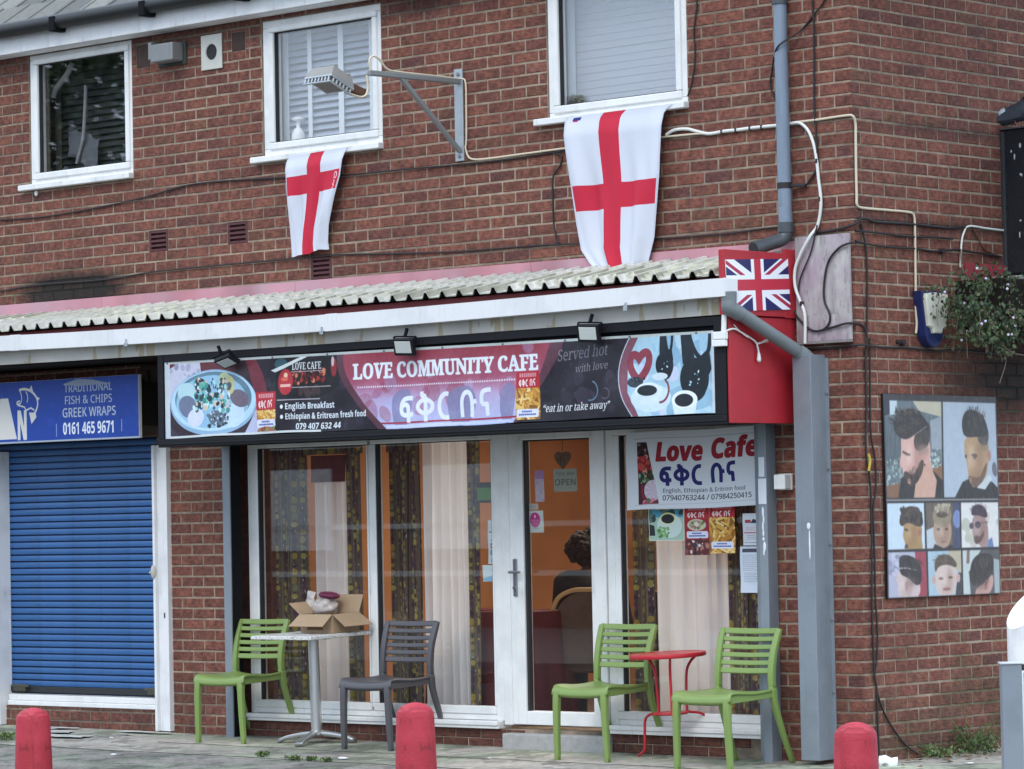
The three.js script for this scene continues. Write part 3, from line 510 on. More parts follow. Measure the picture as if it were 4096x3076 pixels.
  c.lineWidth = 3; c.strokeStyle = '#bccbd6'; c.beginPath(); c.moveTo(X(6.575), 0); c.quadraticCurveTo(X(6.36), 100, X(6.57), H); c.stroke();
  // white hem and eyelets
  c.fillStyle = '#b9c2c0'; c.fillRect(0, 0, W, 7); c.fillStyle = '#c9d2da'; c.fillRect(0, 0, 22, H); c.fillRect(W - 8, 0, 8, H); c.fillStyle = '#d5dcde'; c.fillRect(20, H - 6, X(3.9) - 20, 6);
  for (let x = 12; x < W; x += 220) ell(c, x, 4, 4, 3, '#555b5f');
  const im = c.getImageData(0, 0, W, H), d = im.data; for (let j = 0; j < H; j++) for (let i = 0; i < W; i++) { const o = (j * W + i) * 4, n = 16 * (fbm(i / 9, j / 9, 3) - 0.5) + 14 * (fbm(i / 60, j / 40, 3) - 0.5); for (let q = 0; q < 3; q++) d[o + q] = 8 + (d[o + q] + n) * 0.93; } c.putImageData(im, 0, 0);
});
// blue take-away sign (only its right end is in view), 2.7 x 0.45 m
const fishTex = canvasTex(1024, 171, (c, W, H) => {
  const k = 379; c.fillStyle = '#0f3f9f'; c.fillRect(0, 0, W, H); specks(c, W, H, 160, ['#10439f', '#0d3c98', '#1345a8'], 4, 18);
  const x = m => W - m * k; // metres from the right end
  const wt = '#dcd9d2';
  fit(c, 'TRADITIONAL', x(0.80), 37, 198, 23, '# sans-serif', '#b7bcc4', 0, 2); fit(c, 'FISH & CHIPS', x(0.80), 70, 198, 23, '# sans-serif', '#b9bfc9', 0, 2); fit(c, 'GREEK WRAPS', x(0.825), 106, 222, 25, '# sans-serif', '#c4c9d2', 0, 2); fit(c, '0161 465 9671', x(0.82), 154, 214, 34, 'bold # sans-serif', '#eef0f4');
  c.fillStyle = '#9aa6c4'; c.fillRect(x(0.895), 122, 3, 36); c.fillRect(x(0.185), 118, 3, 34);
  poly(c, [[x(0.82), 14], [x(0.66), 2], [x(0.5), 5], [x(0.32), 18], [x(0.28), 22], [x(0.5), 20], [x(0.66), 22]], '#8f9bb0');
  poly(c, [[x(1.335), 160], [x(1.60), 160], [x(1.52), 44], [x(1.43), 44]], wt);
  fit(c, 'N', x(1.335), 160, 46, 78, 'bold # sans-serif', wt, 0, 6);
  c.save(); c.translate(x(1.33), 12); c.scale(0.52, 0.78); c.translate(-x(1.92), -22);
  c.lineWidth = 10; c.lineCap = 'round'; c.strokeStyle = wt; c.beginPath(); c.moveTo(x(1.86), 36); c.bezierCurveTo(x(1.66), 24, x(1.46), 56, x(1.47), 90); c.quadraticCurveTo(x(1.49), 116, x(1.58), 128); c.stroke();
  c.lineWidth = 6; c.beginPath(); c.moveTo(x(1.86), 36); c.quadraticCurveTo(x(1.80), 58, x(1.82), 74); c.quadraticCurveTo(x(1.84), 90, x(1.92), 86); c.quadraticCurveTo(x(1.94), 76, x(1.86), 76); c.moveTo(x(1.9), 90); c.lineTo(x(1.76), 98); c.lineTo(x(1.72), 110); c.lineTo(x(1.62), 102); c.lineTo(x(1.55), 110); c.moveTo(x(1.72), 44); c.quadraticCurveTo(x(1.66), 60, x(1.7), 80); c.stroke();
  poly(c, [[x(1.66), 118], [x(1.52), 120], [x(1.50), 136], [x(1.61), 160]], wt); poly(c, [[x(1.66), 40], [x(1.6), 20], [x(1.56), 48]], wt); poly(c, [[x(1.49), 62], [x(1.42), 70], [x(1.47), 78]], wt); c.restore();
  c.fillStyle = '#aab4c4'; c.fillRect(0, H - 4, W, 4);
});
// "Love Cafe" cloth banner hung over the right window, 1.05 x 0.46 m
const loveTex = canvasTex(1024, 460, (c, W, H) => {
  c.fillStyle = '#d9dde2'; c.fillRect(0, 0, W, H); const k = 0.4355 * 1.0; const X = x => 85 + x * 0.4545, Y = y => 26 + y * 0.345;
  c.save(); c.translate(0, 0);
  poly(c, [[90, 62], [162, 62], [258, 430], [96, 432]], '#4a1a24'); c.save(); c.beginPath(); c.moveTo(90, 62); c.lineTo(162, 62); c.lineTo(258, 430); c.lineTo(96, 432); c.clip();
  specks(c, 170, 90, 40, ['#2a1218', '#6b2732', '#8a6f74', '#1a0d10'], 8, 26, 85, 55); specks(c, 170, 100, 50, ['#a32a2c', '#c2473f', '#8c1e24', '#d98d7c'], 8, 24, 85, 150); specks(c, 170, 70, 40, ['#27402c', '#4d6b45', '#8aa384', '#183020'], 6, 18, 85, 240); ell(c, 210, 350, 70, 62, '#cdb9c9'); for (let i = 0; i < 9; i++) poly(c, [[210, 350], [210 + 70 * Math.cos(i * 0.7), 350 + 62 * Math.sin(i * 0.7)], [210 + 70 * Math.cos(i * 0.7 + 0.12), 350 + 62 * Math.sin(i * 0.7 + 0.12)]], '#e4d8e2'); c.lineWidth = 12; c.strokeStyle = '#8e2440'; c.beginPath(); c.ellipse(205, 350, 82, 72, 0, 0.4, 3.6); c.stroke(); specks(c, 100, 40, 12, ['#b5446a', '#d98a9d', '#6c7048'], 8, 20, 120, 400); c.restore();
  const y0 = 28; fit(c, 'Love', 222, 176, 372, 108, 'bold # sans-serif', '#9a1428', -0.14, 7); fit(c, 'Cafe', 655, 170, 372, 112, 'bold # sans-serif', '#9a1428', -0.14, 7);
  ethiopic(c, 262, 196, 590, 132, '#1b1a66', 62);
  fit(c, 'English, Ethiopian & Eritrinn food', 284, 366, 640, 24, '# sans-serif', '#4a4c54', 0, 2); fit(c, '07940763244 / 07984250415', 284, 412, 690, 30, '# sans-serif', '#33353d', 0, 3);
  c.strokeStyle = '#aab0b8'; c.lineWidth = 2; c.strokeRect(60, 40, W, 2); c.beginPath(); c.moveTo(62, 436); c.lineTo(W, 428); c.stroke(); c.restore();
});
const unionTex = canvasTex(512, 260, (c, W, H) => {
  c.fillStyle = '#1d1f5c'; c.fillRect(0, 0, W, H); const dg = (w, col, o = 0) => { c.strokeStyle = col; c.lineWidth = w; c.beginPath(); c.moveTo(-20, -10 + o); c.lineTo(W + 20, H + 10 + o); c.moveTo(W + 20, -10 + (o ? o : 0)); c.lineTo(-20, H + 10 + o); c.stroke(); };
  dg(62, '#eef0f6'); c.save(); for (const [a, o] of [[[[0, 0], [W / 2, H / 2], [0, H], [W / 2, H], [W / 2, 0]], 0]]) { } c.restore();
  const red = '#b0284a'; const leg = (x0, y0, x1, y1, o) => { c.strokeStyle = red; c.lineWidth = 19; c.beginPath(); c.moveTo(x0, y0 + o); c.lineTo(x1, y1 + o); c.stroke(); };
  leg(-20, -10, W / 2, H / 2, 12); leg(W / 2, H / 2, W + 20, H + 10, -12); leg(W + 20, -10, W / 2, H / 2, -12); leg(W / 2, H / 2, -20, H + 10, 12);
  c.fillStyle = '#eef0f6'; c.fillRect(W / 2 - 52, 0, 104, H); c.fillRect(0, H / 2 - 50, W, 100); c.fillStyle = '#c12a40'; c.fillRect(W / 2 - 27, 0, 54, H); c.fillRect(0, H / 2 - 28, W, 56);
});
// ---- barber poster: eight haircut pictures, 1.18 x 1.22 m
const barberTex = canvasTex(1024, 1060, (c0, W, H) => {
  const off = document.createElement('canvas'); off.width = W; off.height = H; const c = off.getContext('2d');
  c.fillStyle = '#262326'; c.fillRect(0, 0, W, H);
  const tile = (x, y, w, h, bg, fn) => { c.save(); c.beginPath(); c.rect(x, y, w, h); c.clip(); c.fillStyle = bg; c.fillRect(x, y, w, h); c.translate(x, y); c.scale(w, h); fn(); c.restore(); };
  const sk = (pts, col) => smooth(c, pts, col);
  const blurry = (px, fn) => { c.save(); c.filter = `blur(${px}px)`; fn(); c.restore(); };
  const strands = (x, y, w, h, n, a0, a1, cols, len = 0.16) => { for (let i = 0; i < n; i++) { const t = rnd() * 6.283, r = Math.sqrt(rnd()), px = x + Math.cos(t) * r * w, py = y + Math.sin(t) * r * h, a = rr(a0, a1), l = len * rr(0.5, 1); c.lineWidth = rr(0.004, 0.012); c.strokeStyle = cols[i % cols.length]; c.globalAlpha = 0.7; c.beginPath(); c.moveTo(px, py); c.quadraticCurveTo(px + Math.cos(a) * l * 0.5, py + Math.sin(a) * l * 0.5 - 0.02, px + Math.cos(a + 0.3) * l, py + Math.sin(a + 0.3) * l); c.stroke(); } c.globalAlpha = 1; };
  const dk = ['#1c1715', '#3c322d', '#4c4038', '#15110f'];
  const model = (x, y, w, h) => { blurry(16, () => { c.globalAlpha = 0.35; ell(c, x + w * 0.45, y, w * 0.4, h * 0.9, '#7a5040'); c.globalAlpha = 0.3; ell(c, x - w * 0.35, y - h * 0.15, w * 0.35, h * 0.5, '#f0d6c8'); c.globalAlpha = 0.25; ell(c, x, y + h * 0.8, w * 0.6, h * 0.25, '#5c3c30'); c.globalAlpha = 1; }); };
  const soft = (x, y, r, col) => { for (let i = 5; i > 0; i--) { c.globalAlpha = 0.2; ell(c, x, y, r * i / 5, r * i / 5, col); } c.globalAlpha = 1; };
  // 1 bearded man in profile, side parting
  tile(10, 34, 502, 506, '#59636a', () => {
    poly(c, [[0, 0], [0.1, 0], [0.09, 0.14], [0, 0.16]], '#20222e'); poly(c, [[0.09, 0], [0.22, 0], [0.22, 0.14], [0.09, 0.15]], '#b9c8d0'); poly(c, [[0.5, 0], [1, 0], [1, 0.16], [0.6, 0.1]], '#b9b29a'); poly(c, [[0, 0.2], [0.3, 0.16], [0.3, 0.62], [0, 0.68]], '#4b545b'); poly(c, [[0.8, 0.2], [1, 0.15], [1, 0.5], [0.82, 0.5]], '#8f989f');
    specks(c, 0.3, 0.3, 60, ['#8b9a94', '#6d7d78', '#a9b8b0', '#56655f'], 0.01, 0.03, 0, 0.6); specks(c, 0.25, 0.2, 40, ['#9aa8a2', '#6f7f79', '#b5c4bc'], 0.01, 0.028, 0.78, 0.5); poly(c, [[0, 0.88], [0.3, 0.84], [0.3, 1], [0, 1]], '#7a5138'); poly(c, [[0.8, 0.72], [1, 0.66], [1, 0.9], [0.86, 0.9]], '#84583c');
    poly(c, [[0.2, 1], [0.26, 0.8], [0.4, 0.74], [0.66, 0.72], [0.84, 0.72], [1, 0.82], [1, 1]], '#24201f'); poly(c, [[0.48, 1], [0.52, 0.84], [0.66, 0.6], [0.8, 0.62], [0.84, 0.74], [0.9, 0.82], [0.86, 1]], '#c99a86');
    sk([[0.27, 0.34], [0.28, 0.52], [0.25, 0.62], [0.24, 0.67], [0.29, 0.69], [0.29, 0.74], [0.33, 0.8], [0.42, 0.84], [0.56, 0.78], [0.68, 0.66], [0.8, 0.62], [0.8, 0.42], [0.66, 0.32]], '#d4a396');
    sk([[0.50, 0.36], [0.51, 0.5], [0.62, 0.52], [0.78, 0.46], [0.81, 0.24], [0.7, 0.2]], '#3a332f'); soft(0.68, 0.54, 0.1, '#c4988a'); sk([[0.13, 0.26], [0.2, 0.13], [0.36, 0.08], [0.56, 0.08], [0.74, 0.2], [0.8, 0.3], [0.64, 0.3], [0.5, 0.36], [0.36, 0.41], [0.2, 0.36]], '#2a2422'); for (let i = 0; i < 9; i++) poly(c, [[0.18 + i * 0.05, 0.14], [0.2 + i * 0.05, 0.05 + (i % 3) * 0.02], [0.24 + i * 0.05, 0.13]], i % 2 ? '#5c4a3e' : '#2a2422');
    c.lineWidth = 0.008; c.strokeStyle = '#9a9084'; c.beginPath(); c.moveTo(0.5, 0.36); c.lineTo(0.74, 0.26); c.stroke();
    sk([[0.30, 0.74], [0.34, 0.82], [0.44, 0.9], [0.56, 0.84], [0.66, 0.72], [0.68, 0.6], [0.6, 0.62], [0.54, 0.74], [0.44, 0.77], [0.36, 0.72]], '#3a2c25'); ell(c, 0.41, 0.83, 0.035, 0.03, '#b98572'); ell(c, 0.70, 0.56, 0.035, 0.06, '#c88f80', 0.1); ell(c, 0.37, 0.55, 0.045, 0.016, '#4b3a35', 0.25); poly(c, [[0.3, 0.515], [0.44, 0.55], [0.43, 0.57], [0.3, 0.54]], '#3c2d28'); ell(c, 0.69, 0.66, 0.012, 0.014, '#222'); model(0.48, 0.58, 0.2, 0.2); strands(0.44, 0.22, 0.26, 0.12, 120, 2.4, 3.4, dk); strands(0.5, 0.76, 0.1, 0.09, 60, 1.2, 2.0, dk, 0.06); blurry(10, () => { c.globalAlpha = 0.5; ell(c, 0.66, 0.5, 0.12, 0.05, '#7d665a'); c.globalAlpha = 1; });
  });
  // 2 man looking down
  tile(526, 34, 490, 506, '#a9b5c2', () => {
    poly(c, [[0.2, 1], [0.34, 0.84], [0.48, 0.8], [0.9, 0.84], [1, 0.9], [1, 1]], '#262423'); sk([[0.9, 0.64], [0.98, 0.62], [1, 0.8], [0.9, 0.76]], '#5e5a66'); poly(c, [[0.6, 0.9], [0.84, 0.76], [0.9, 0.8], [0.76, 0.92]], '#c5cbcd');
    sk([[0.38, 0.36], [0.38, 0.54], [0.42, 0.62], [0.44, 0.72], [0.46, 0.8], [0.5, 0.88], [0.6, 0.88], [0.78, 0.8], [0.84, 0.64], [0.86, 0.44], [0.7, 0.32]], '#b08c66'); sk([[0.5, 0.8], [0.5, 0.9], [0.6, 0.9], [0.76, 0.8], [0.82, 0.62], [0.76, 0.66], [0.66, 0.8], [0.54, 0.78]], '#6b5140'); ell(c, 0.85, 0.56, 0.035, 0.06, '#a5766a');
    sk([[0.62, 0.34], [0.66, 0.44], [0.84, 0.46], [0.86, 0.26], [0.7, 0.24]], '#4b443e'); sk([[0.34, 0.26], [0.36, 0.14], [0.46, 0.07], [0.6, 0.08], [0.76, 0.14], [0.84, 0.26], [0.82, 0.36], [0.64, 0.36], [0.5, 0.37], [0.38, 0.36]], '#2b2723'); ell(c, 0.57, 0.56, 0.06, 0.02, '#3f332c', 0.1); ell(c, 0.57, 0.59, 0.03, 0.012, '#5b4a3f'); ell(c, 0.41, 0.57, 0.02, 0.02, '#4d3f3a'); sk([[0.45, 0.58], [0.43, 0.7], [0.5, 0.71], [0.49, 0.6]], '#bb9672'); ell(c, 0.49, 0.79, 0.05, 0.018, '#8a5f52'); model(0.58, 0.6, 0.18, 0.22); strands(0.58, 0.2, 0.2, 0.1, 110, 3.6, 5.4, dk, 0.1); blurry(10, () => { c.globalAlpha = 0.5; ell(c, 0.76, 0.46, 0.08, 0.05, '#6b5a4c'); c.globalAlpha = 1; });
  });
  c.fillStyle = '#8d8b86'; c.fillRect(6, 548, W - 12, 8);
  // 3 curly profile
  tile(10, 568, 330, 240, '#c3d2de', () => { sk([[0.44, 0.38], [0.42, 0.6], [0.4, 0.74], [0.46, 0.86], [0.5, 0.98], [0.6, 1.05], [0.96, 1.05], [0.9, 0.8], [0.95, 0.5], [0.74, 0.36]], '#a37e4f'); sk([[0.3, 0.44], [0.36, 0.2], [0.5, 0.08], [0.74, 0.06], [0.94, 0.2], [0.98, 0.5], [0.8, 0.52], [0.64, 0.44], [0.5, 0.42], [0.4, 0.52]], '#3a2f2a'); specks(c, 0.6, 0.3, 40, ['#3a2f2a', '#4a3c33', '#2c2320'], 0.03, 0.07, 0.34, 0.1); ell(c, 0.5, 0.58, 0.06, 0.03, '#3b2c22', 0.2); ell(c, 0.86, 0.64, 0.04, 0.08, '#9a5f50'); sk([[0.44, 0.92], [0.5, 0.86], [0.56, 0.98], [0.44, 1]], '#4b3a30'); model(0.62, 0.66, 0.2, 0.24); strands(0.62, 0.26, 0.26, 0.16, 90, 0, 6.2, dk, 0.08); });
  // 4 child facing, fair quiff
  tile(356, 568, 306, 240, '#5a4d42', () => { poly(c, [[0.8, 0], [1, 0], [1, 1], [0.8, 1]], '#3c3f58'); ell(c, 0.92, 0.36, 0.12, 0.2, '#6f7fae'); poly(c, [[0, 0.6], [0.3, 0.5], [0.4, 1], [0, 1]], '#b7bec6'); ell(c, 0.48, 0.62, 0.27, 0.4, '#a98a74'); ell(c, 0.48, 0.28, 0.28, 0.26, '#8a7a62'); specks(c, 0.44, 0.2, 40, ['#a59a84', '#7d6f5a', '#b9b09a'], 0.02, 0.05, 0.26, 0.04); ell(c, 0.48, 0.26, 0.17, 0.07, '#4b3c30'); ell(c, 0.36, 0.58, 0.05, 0.03, '#3d2f2a'); ell(c, 0.6, 0.58, 0.05, 0.03, '#3d2f2a'); ell(c, 0.5, 0.86, 0.08, 0.02, '#8a5a52'); sk([[0.46, 0.6], [0.43, 0.75], [0.54, 0.75], [0.51, 0.6]], '#b69680'); model(0.48, 0.62, 0.22, 0.26); strands(0.48, 0.16, 0.22, 0.12, 60, 4, 5.4, ['#a59a84', '#6d604c', '#c4bba6'], 0.1); poly(c, [[0.18, 1], [0.24, 0.9], [0.5, 1.0], [0.76, 0.92], [0.8, 1]], '#2b2628'); });
  // 5 man with sunglasses
  tile(676, 568, 340, 240, '#d9d6d2', () => { specks(c, 1, 1, 16, ['#c9b9b0', '#e0dcd6', '#b8b8a8', '#d9b0a8'], 0.05, 0.14); poly(c, [[0.6, 1], [0.72, 0.84], [0.82, 0.78], [0.86, 1]], '#5a76a6'); sk([[0.3, 0.3], [0.28, 0.56], [0.32, 0.8], [0.36, 0.92], [0.46, 0.92], [0.6, 1.05], [0.72, 1.05], [0.72, 0.4], [0.5, 0.26]], '#9a7c78'); sk([[0.26, 0.24], [0.3, 0.08], [0.48, 0.03], [0.66, 0.12], [0.72, 0.34], [0.6, 0.34], [0.46, 0.28], [0.3, 0.3]], '#3a2a34'); sk([[0.32, 0.76], [0.36, 0.94], [0.5, 0.9], [0.62, 0.74], [0.6, 0.6], [0.5, 0.78], [0.4, 0.72]], '#5c4040'); ell(c, 0.44, 0.5, 0.08, 0.08, '#2a2230'); ell(c, 0.27, 0.52, 0.06, 0.07, '#4a3c46'); c.lineWidth = 0.015; c.strokeStyle = '#3c3238'; c.beginPath(); c.moveTo(0.5, 0.46); c.lineTo(0.72, 0.44); c.stroke(); model(0.48, 0.6, 0.2, 0.26); strands(0.48, 0.16, 0.2, 0.1, 60, 3, 5, ['#2a1e26', '#4a3a44'], 0.1); });
  // 6 shaved parting from the side
  tile(10, 822, 336, 234, '#aaa9bb', () => { poly(c, [[0.7, 0], [1, 0], [1, 1], [0.76, 1]], '#93323e'); specks(c, 0.4, 0.5, 12, ['#9b9bb0', '#b9b8c8', '#85869c'], 0.05, 0.12); sk([[0.24, 0.4], [0.18, 0.62], [0.24, 0.72], [0.24, 1.05], [0.8, 1.05], [0.84, 0.7], [0.6, 0.36]], '#c9b2ae'); sk([[0.28, 0.3], [0.28, 0.08], [0.5, 0.06], [0.76, 0.16], [0.88, 0.4], [0.86, 0.72], [0.7, 0.76], [0.52, 0.58], [0.3, 0.5]], '#2b2425'); c.lineWidth = 0.03; c.strokeStyle = '#a8a0a0'; c.beginPath(); c.moveTo(0.28, 0.36); c.quadraticCurveTo(0.5, 0.34, 0.74, 0.42); c.stroke(); ell(c, 0.46, 0.76, 0.045, 0.1, '#b48a86'); model(0.44, 0.75, 0.2, 0.22); strands(0.58, 0.28, 0.26, 0.18, 90, 0, 1, dk, 0.14); blurry(12, () => { c.globalAlpha = 0.5; ell(c, 0.6, 0.66, 0.16, 0.1, '#6d5a58'); c.globalAlpha = 1; }); });
  // 7 smiling boy
  tile(362, 822, 306, 234, '#9fb9c6', () => { poly(c, [[0.6, 0], [1, 0], [1, 0.5], [0.9, 0.5]], '#b5a68c'); poly(c, [[0.9, 0.5], [1, 0.5], [1, 1], [0.8, 1]], '#3a3436'); ell(c, 0.52, 0.62, 0.33, 0.46, '#cdb5ac'); ell(c, 0.16, 0.64, 0.06, 0.09, '#c29a92'); ell(c, 0.9, 0.62, 0.06, 0.1, '#c29a92'); sk([[0.18, 0.36], [0.22, 0.16], [0.46, 0.06], [0.72, 0.12], [0.88, 0.3], [0.84, 0.4], [0.6, 0.3], [0.3, 0.34], [0.22, 0.5]], '#4f4034'); ell(c, 0.38, 0.62, 0.07, 0.03, '#5a443e'); ell(c, 0.66, 0.6, 0.07, 0.03, '#5a443e'); ell(c, 0.54, 0.86, 0.12, 0.035, '#96605a'); sk([[0.5, 0.6], [0.46, 0.75], [0.58, 0.75], [0.55, 0.6]], '#d8c2b8'); model(0.52, 0.64, 0.26, 0.28); strands(0.52, 0.2, 0.28, 0.12, 90, 2.6, 3.6, ['#3c3028', '#6b5a4a', '#54463a'], 0.14); });
  // 8 back of a head
  tile(682, 822, 336, 234, '#4a4648', () => { poly(c, [[0, 0], [0.5, 0], [0.16, 0.5], [0.2, 1], [0, 1]], '#bcc4c2'); poly(c, [[0.12, 0], [0.2, 0], [0.18, 0.3], [0.1, 0.3]], '#7a5a55'); poly(c, [[0.84, 0.2], [1, 0.24], [1, 1], [0.86, 1]], '#9aa3a6'); sk([[0.18, 0.5], [0.26, 0.2], [0.5, 0.06], [0.84, 0.1], [0.84, 0.5], [0.6, 0.8], [0.34, 0.86], [0.2, 0.74]], '#2f2825'); ell(c, 0.56, 0.3, 0.14, 0.12, '#3e342f'); sk([[0.3, 1.05], [0.36, 0.86], [0.62, 0.74], [0.82, 0.52], [0.84, 0.8], [0.7, 1.05]], '#bb8f84'); ell(c, 0.63, 0.8, 0.05, 0.12, '#a8665e', 0.1); strands(0.52, 0.42, 0.28, 0.32, 140, 1, 2.4, dk, 0.16); blurry(12, () => { c.globalAlpha = 0.5; ell(c, 0.46, 0.82, 0.2, 0.08, '#5a4a42'); c.globalAlpha = 1; }); });
  c0.filter = 'blur(3.5px)'; c0.drawImage(off, 0, 0); c0.filter = 'none'; c0.globalAlpha = 0.35; c0.drawImage(off, 0, 0); c0.globalAlpha = 1;
  const im = c0.getImageData(0, 0, W, H), d = im.data; for (let j = 0; j < H; j++) for (let i = 0; i < W; i++) { const o = (j * W + i) * 4, n = 14 * (fbm(i / 26, j / 26, 4) - 0.5) + 26 * (fbm(i / 7, j / 60, 2) - 0.5) * (d[o] < 110 ? 1 : 0.25); for (let q = 0; q < 3; q++) d[o + q] = 22 + (d[o + q] + n) * 0.9; } c0.putImageData(im, 0, 0);  // grain, and tones lifted: the pale haze of reflection painted into the print
});
const coffeeTex = canvasTex(256, 190, (c, W, H) => { c.fillStyle = '#a9c5b0'; c.fillRect(0, 0, W, H); c.fillStyle = '#4b9fbf'; c.fillRect(0, 0, W, 50); specks(c, W, 80, 14, ['#3d5a52', '#5d7f70', '#2f4740'], 14, 30); ell(c, 150, 100, 90, 74, '#cfe0da'); ell(c, 138, 58, 56, 36, '#e0e6a8'); ell(c, 138, 60, 47, 28, '#1b1a20'); specks(c, 80, 60, 30, ['#7fb06a', '#4f8a4a', '#9cc98a'], 5, 14, 60, 110); poly(c, [[0, 90], [40, 100], [44, 160], [0, 160]], '#20302f'); c.lineWidth = 6; c.strokeStyle = '#e6ece6'; c.strokeRect(0, 0, W, H); });
const menuTex = canvasTex(160, 250, (c, W, H) => { c.fillStyle = '#9c1f2e'; c.fillRect(0, 0, W, H); menuHead(c, 0, 0, W, 66); ell(c, 80, 96, 62, 30, '#cfc6b0'); ell(c, 80, 94, 48, 22, '#a9a57e'); ell(c, 78, 92, 20, 12, '#e8ddd8'); specks(c, 90, 34, 16, ['#5c7a4c', '#d8cba0', '#b5636a'], 4, 9, 36, 78); label2(c, 12, 128, 140, 36); c.fillStyle = '#5e2026'; c.fillRect(0, 172, W, 78); specks(c, W, 76, 46, ['#2a1618', '#8c4a4a', '#d9d2cc', '#63201f', '#3a2f38', '#b07c70'], 5, 16, 0, 172); });
const chipsTex = canvasTex(160, 250, (c, W, H) => { menuHead(c, 0, 0, W, 66); chipsPic(c, 0, 64, W, H - 64); label2(c, 10, 190, 140, 36); });
const textLines = (c, x, y, w, n, dy, col) => { c.fillStyle = col; for (let i = 0; i < n; i++) { let q = x; while (q < x + w * rr(0.7, 1)) { const l = rr(4, 14); c.fillRect(q, y + i * dy, l, dy * 0.45); q += l + 3; } } };
const noticeTex = canvasTex(128, 200, (c, W, H) => { c.fillStyle = '#d3d9e0'; c.fillRect(0, 0, W, H); c.fillStyle = '#a8384a'; c.fillRect(18, 40, 44, 20); poly(c, [[60, 60], [80, 34], [110, 44], [110, 62]], '#2b2c3c'); textLines(c, 22, 88, 90, 2, 12, '#cf9fa6'); c.fillStyle = '#c23344'; c.fillRect(8, 118, 112, 6); textLines(c, 26, 134, 86, 3, 12, '#9aa0aa'); textLines(c, 10, 180, 110, 1, 10, '#70767f'); });
const notice2Tex = canvasTex(128, 250, (c, W, H) => { c.fillStyle = '#ccd6e2'; c.fillRect(0, 0, W, H); c.fillStyle = '#474653'; c.fillRect(14, 12, 112, 20); textLines(c, 16, 46, 106, 9, 10, '#a7adb8'); textLines(c, 20, 142, 96, 6, 9, '#a2aab6'); });
const openTex = canvasTex(220, 170, (c, W, H) => { c.fillStyle = '#8d9385'; c.fillRect(0, 0, W, H); fit(c, 'Yes we', 14, 48, 180, 30, 'italic # sans-serif', '#51575a'); fit(c, 'OPEN', 6, 122, 206, 46, '# sans-serif', '#4b5450', 0, 3); });
const stickerTex = canvasTex(128, 128, (c, W, H) => { c.fillStyle = '#c3c8bf'; c.fillRect(0, 0, W, H); ell(c, 62, 54, 42, 44, '#b32678'); ell(c, 62, 34, 6, 10, '#e5c8d8'); c.fillStyle = '#cf6ba6'; c.fillRect(26, 52, 72, 6); c.fillStyle = '#a9aeb0'; c.fillRect(40, 100, 46, 8); });
const leafletTex = canvasTex(100, 300, (c, W, H) => { c.fillStyle = '#c5d0cf'; c.fillRect(0, 0, W, H); c.fillStyle = '#33415e'; c.fillRect(12, 78, 88, 7); ell(c, 70, 110, 14, 14, '#97a7b8'); c.fillStyle = '#5a7ea6'; c.fillRect(40, 130, 60, 14); ell(c, 44, 176, 20, 20, '#8a2f3f'); c.fillStyle = '#d9c8cc'; c.fillRect(30, 172, 28, 7); ell(c, 46, 222, 22, 22, '#5f8dbd'); ell(c, 88, 226, 18, 22, '#6a4f72'); c.fillStyle = '#577fae'; c.fillRect(40, 262, 60, 26); });
const blueStickerTex = canvasTex(128, 80, (c, W, H) => { c.fillStyle = '#c9d6d6'; c.fillRect(0, 0, W, H); ell(c, 110, 30, 22, 30, '#6b9cc0'); smooth(c, [[0, 64], [60, 56], [128, 40], [128, 80], [0, 80]], '#8db7cf'); });
function flagTex(vx0, vx1, hy0, hy1, crest) { return canvasTex(512, 640, (c, W, H) => { c.fillStyle = '#cdd0da'; c.fillRect(0, 0, W, H); c.fillStyle = '#c01f3a'; c.fillRect(W * vx0, 0, W * (vx1 - vx0), H); c.fillRect(0, H * hy0, W, H * (hy1 - hy0)); c.fillStyle = '#c3c6d2'; c.fillRect(0, 0, 10, H); c.fillRect(W - 10, 0, 10, H); if (crest) { c.strokeStyle = '#e9c3cd'; c.lineWidth = 7; c.beginPath(); c.ellipse(474, H * hy0 + 34, 12, 18, 0, 0, 7); c.stroke(); c.beginPath(); c.moveTo(470, H * hy0 + 64); c.quadraticCurveTo(490, H * hy0 + 74, 470, H * hy0 + 88); c.quadraticCurveTo(494, H * hy0 + 94, 474, H * hy0 + 112); c.stroke(); } else { c.fillStyle = '#2b2c78'; c.fillRect(40, 6, 40, 12); c.fillStyle = '#c81f3c'; c.fillRect(44, 18, 24, 5); } }); }
const curtainTex = canvasTex(512, 512, (c, W, H) => { // 0.5 m: bands of ovals between dark lines
  c.fillStyle = '#5a4f42'; c.fillRect(0, 0, W, H); specks(c, W, H, 200, ['#61564a', '#50463c', '#6a5f4e'], 4, 12);
  for (let i = 0; i < 16; i++) { c.fillStyle = ['#2e2826', '#39322c', '#6f6554', '#332b2b'][i % 4]; c.fillRect(i * 32 + rr(-6, 6), 0, rr(3, 11), H); }
  for (let i = 0; i < 8; i++) for (let j = 0; j < 9; j++) { const x = i * 64 + 32 + rr(-5, 5), y = j * 57 + (i % 2) * 28 + rr(-5, 5); ell(c, x, y, rr(13, 20), rr(18, 27), ['#8f7c38', '#45303e', '#857545', '#4d3444', '#70704f', '#3b2b36', '#9a8a4a'][(i * 3 + j * 2) % 7]); if (rnd() > 0.6) ell(c, x + rr(-22, 22), y + rr(-20, 20), 2.5, rr(6, 12), '#b3ab9c'); }
});
curtainTex.wrapS = curtainTex.wrapT = THREE.RepeatWrapping;
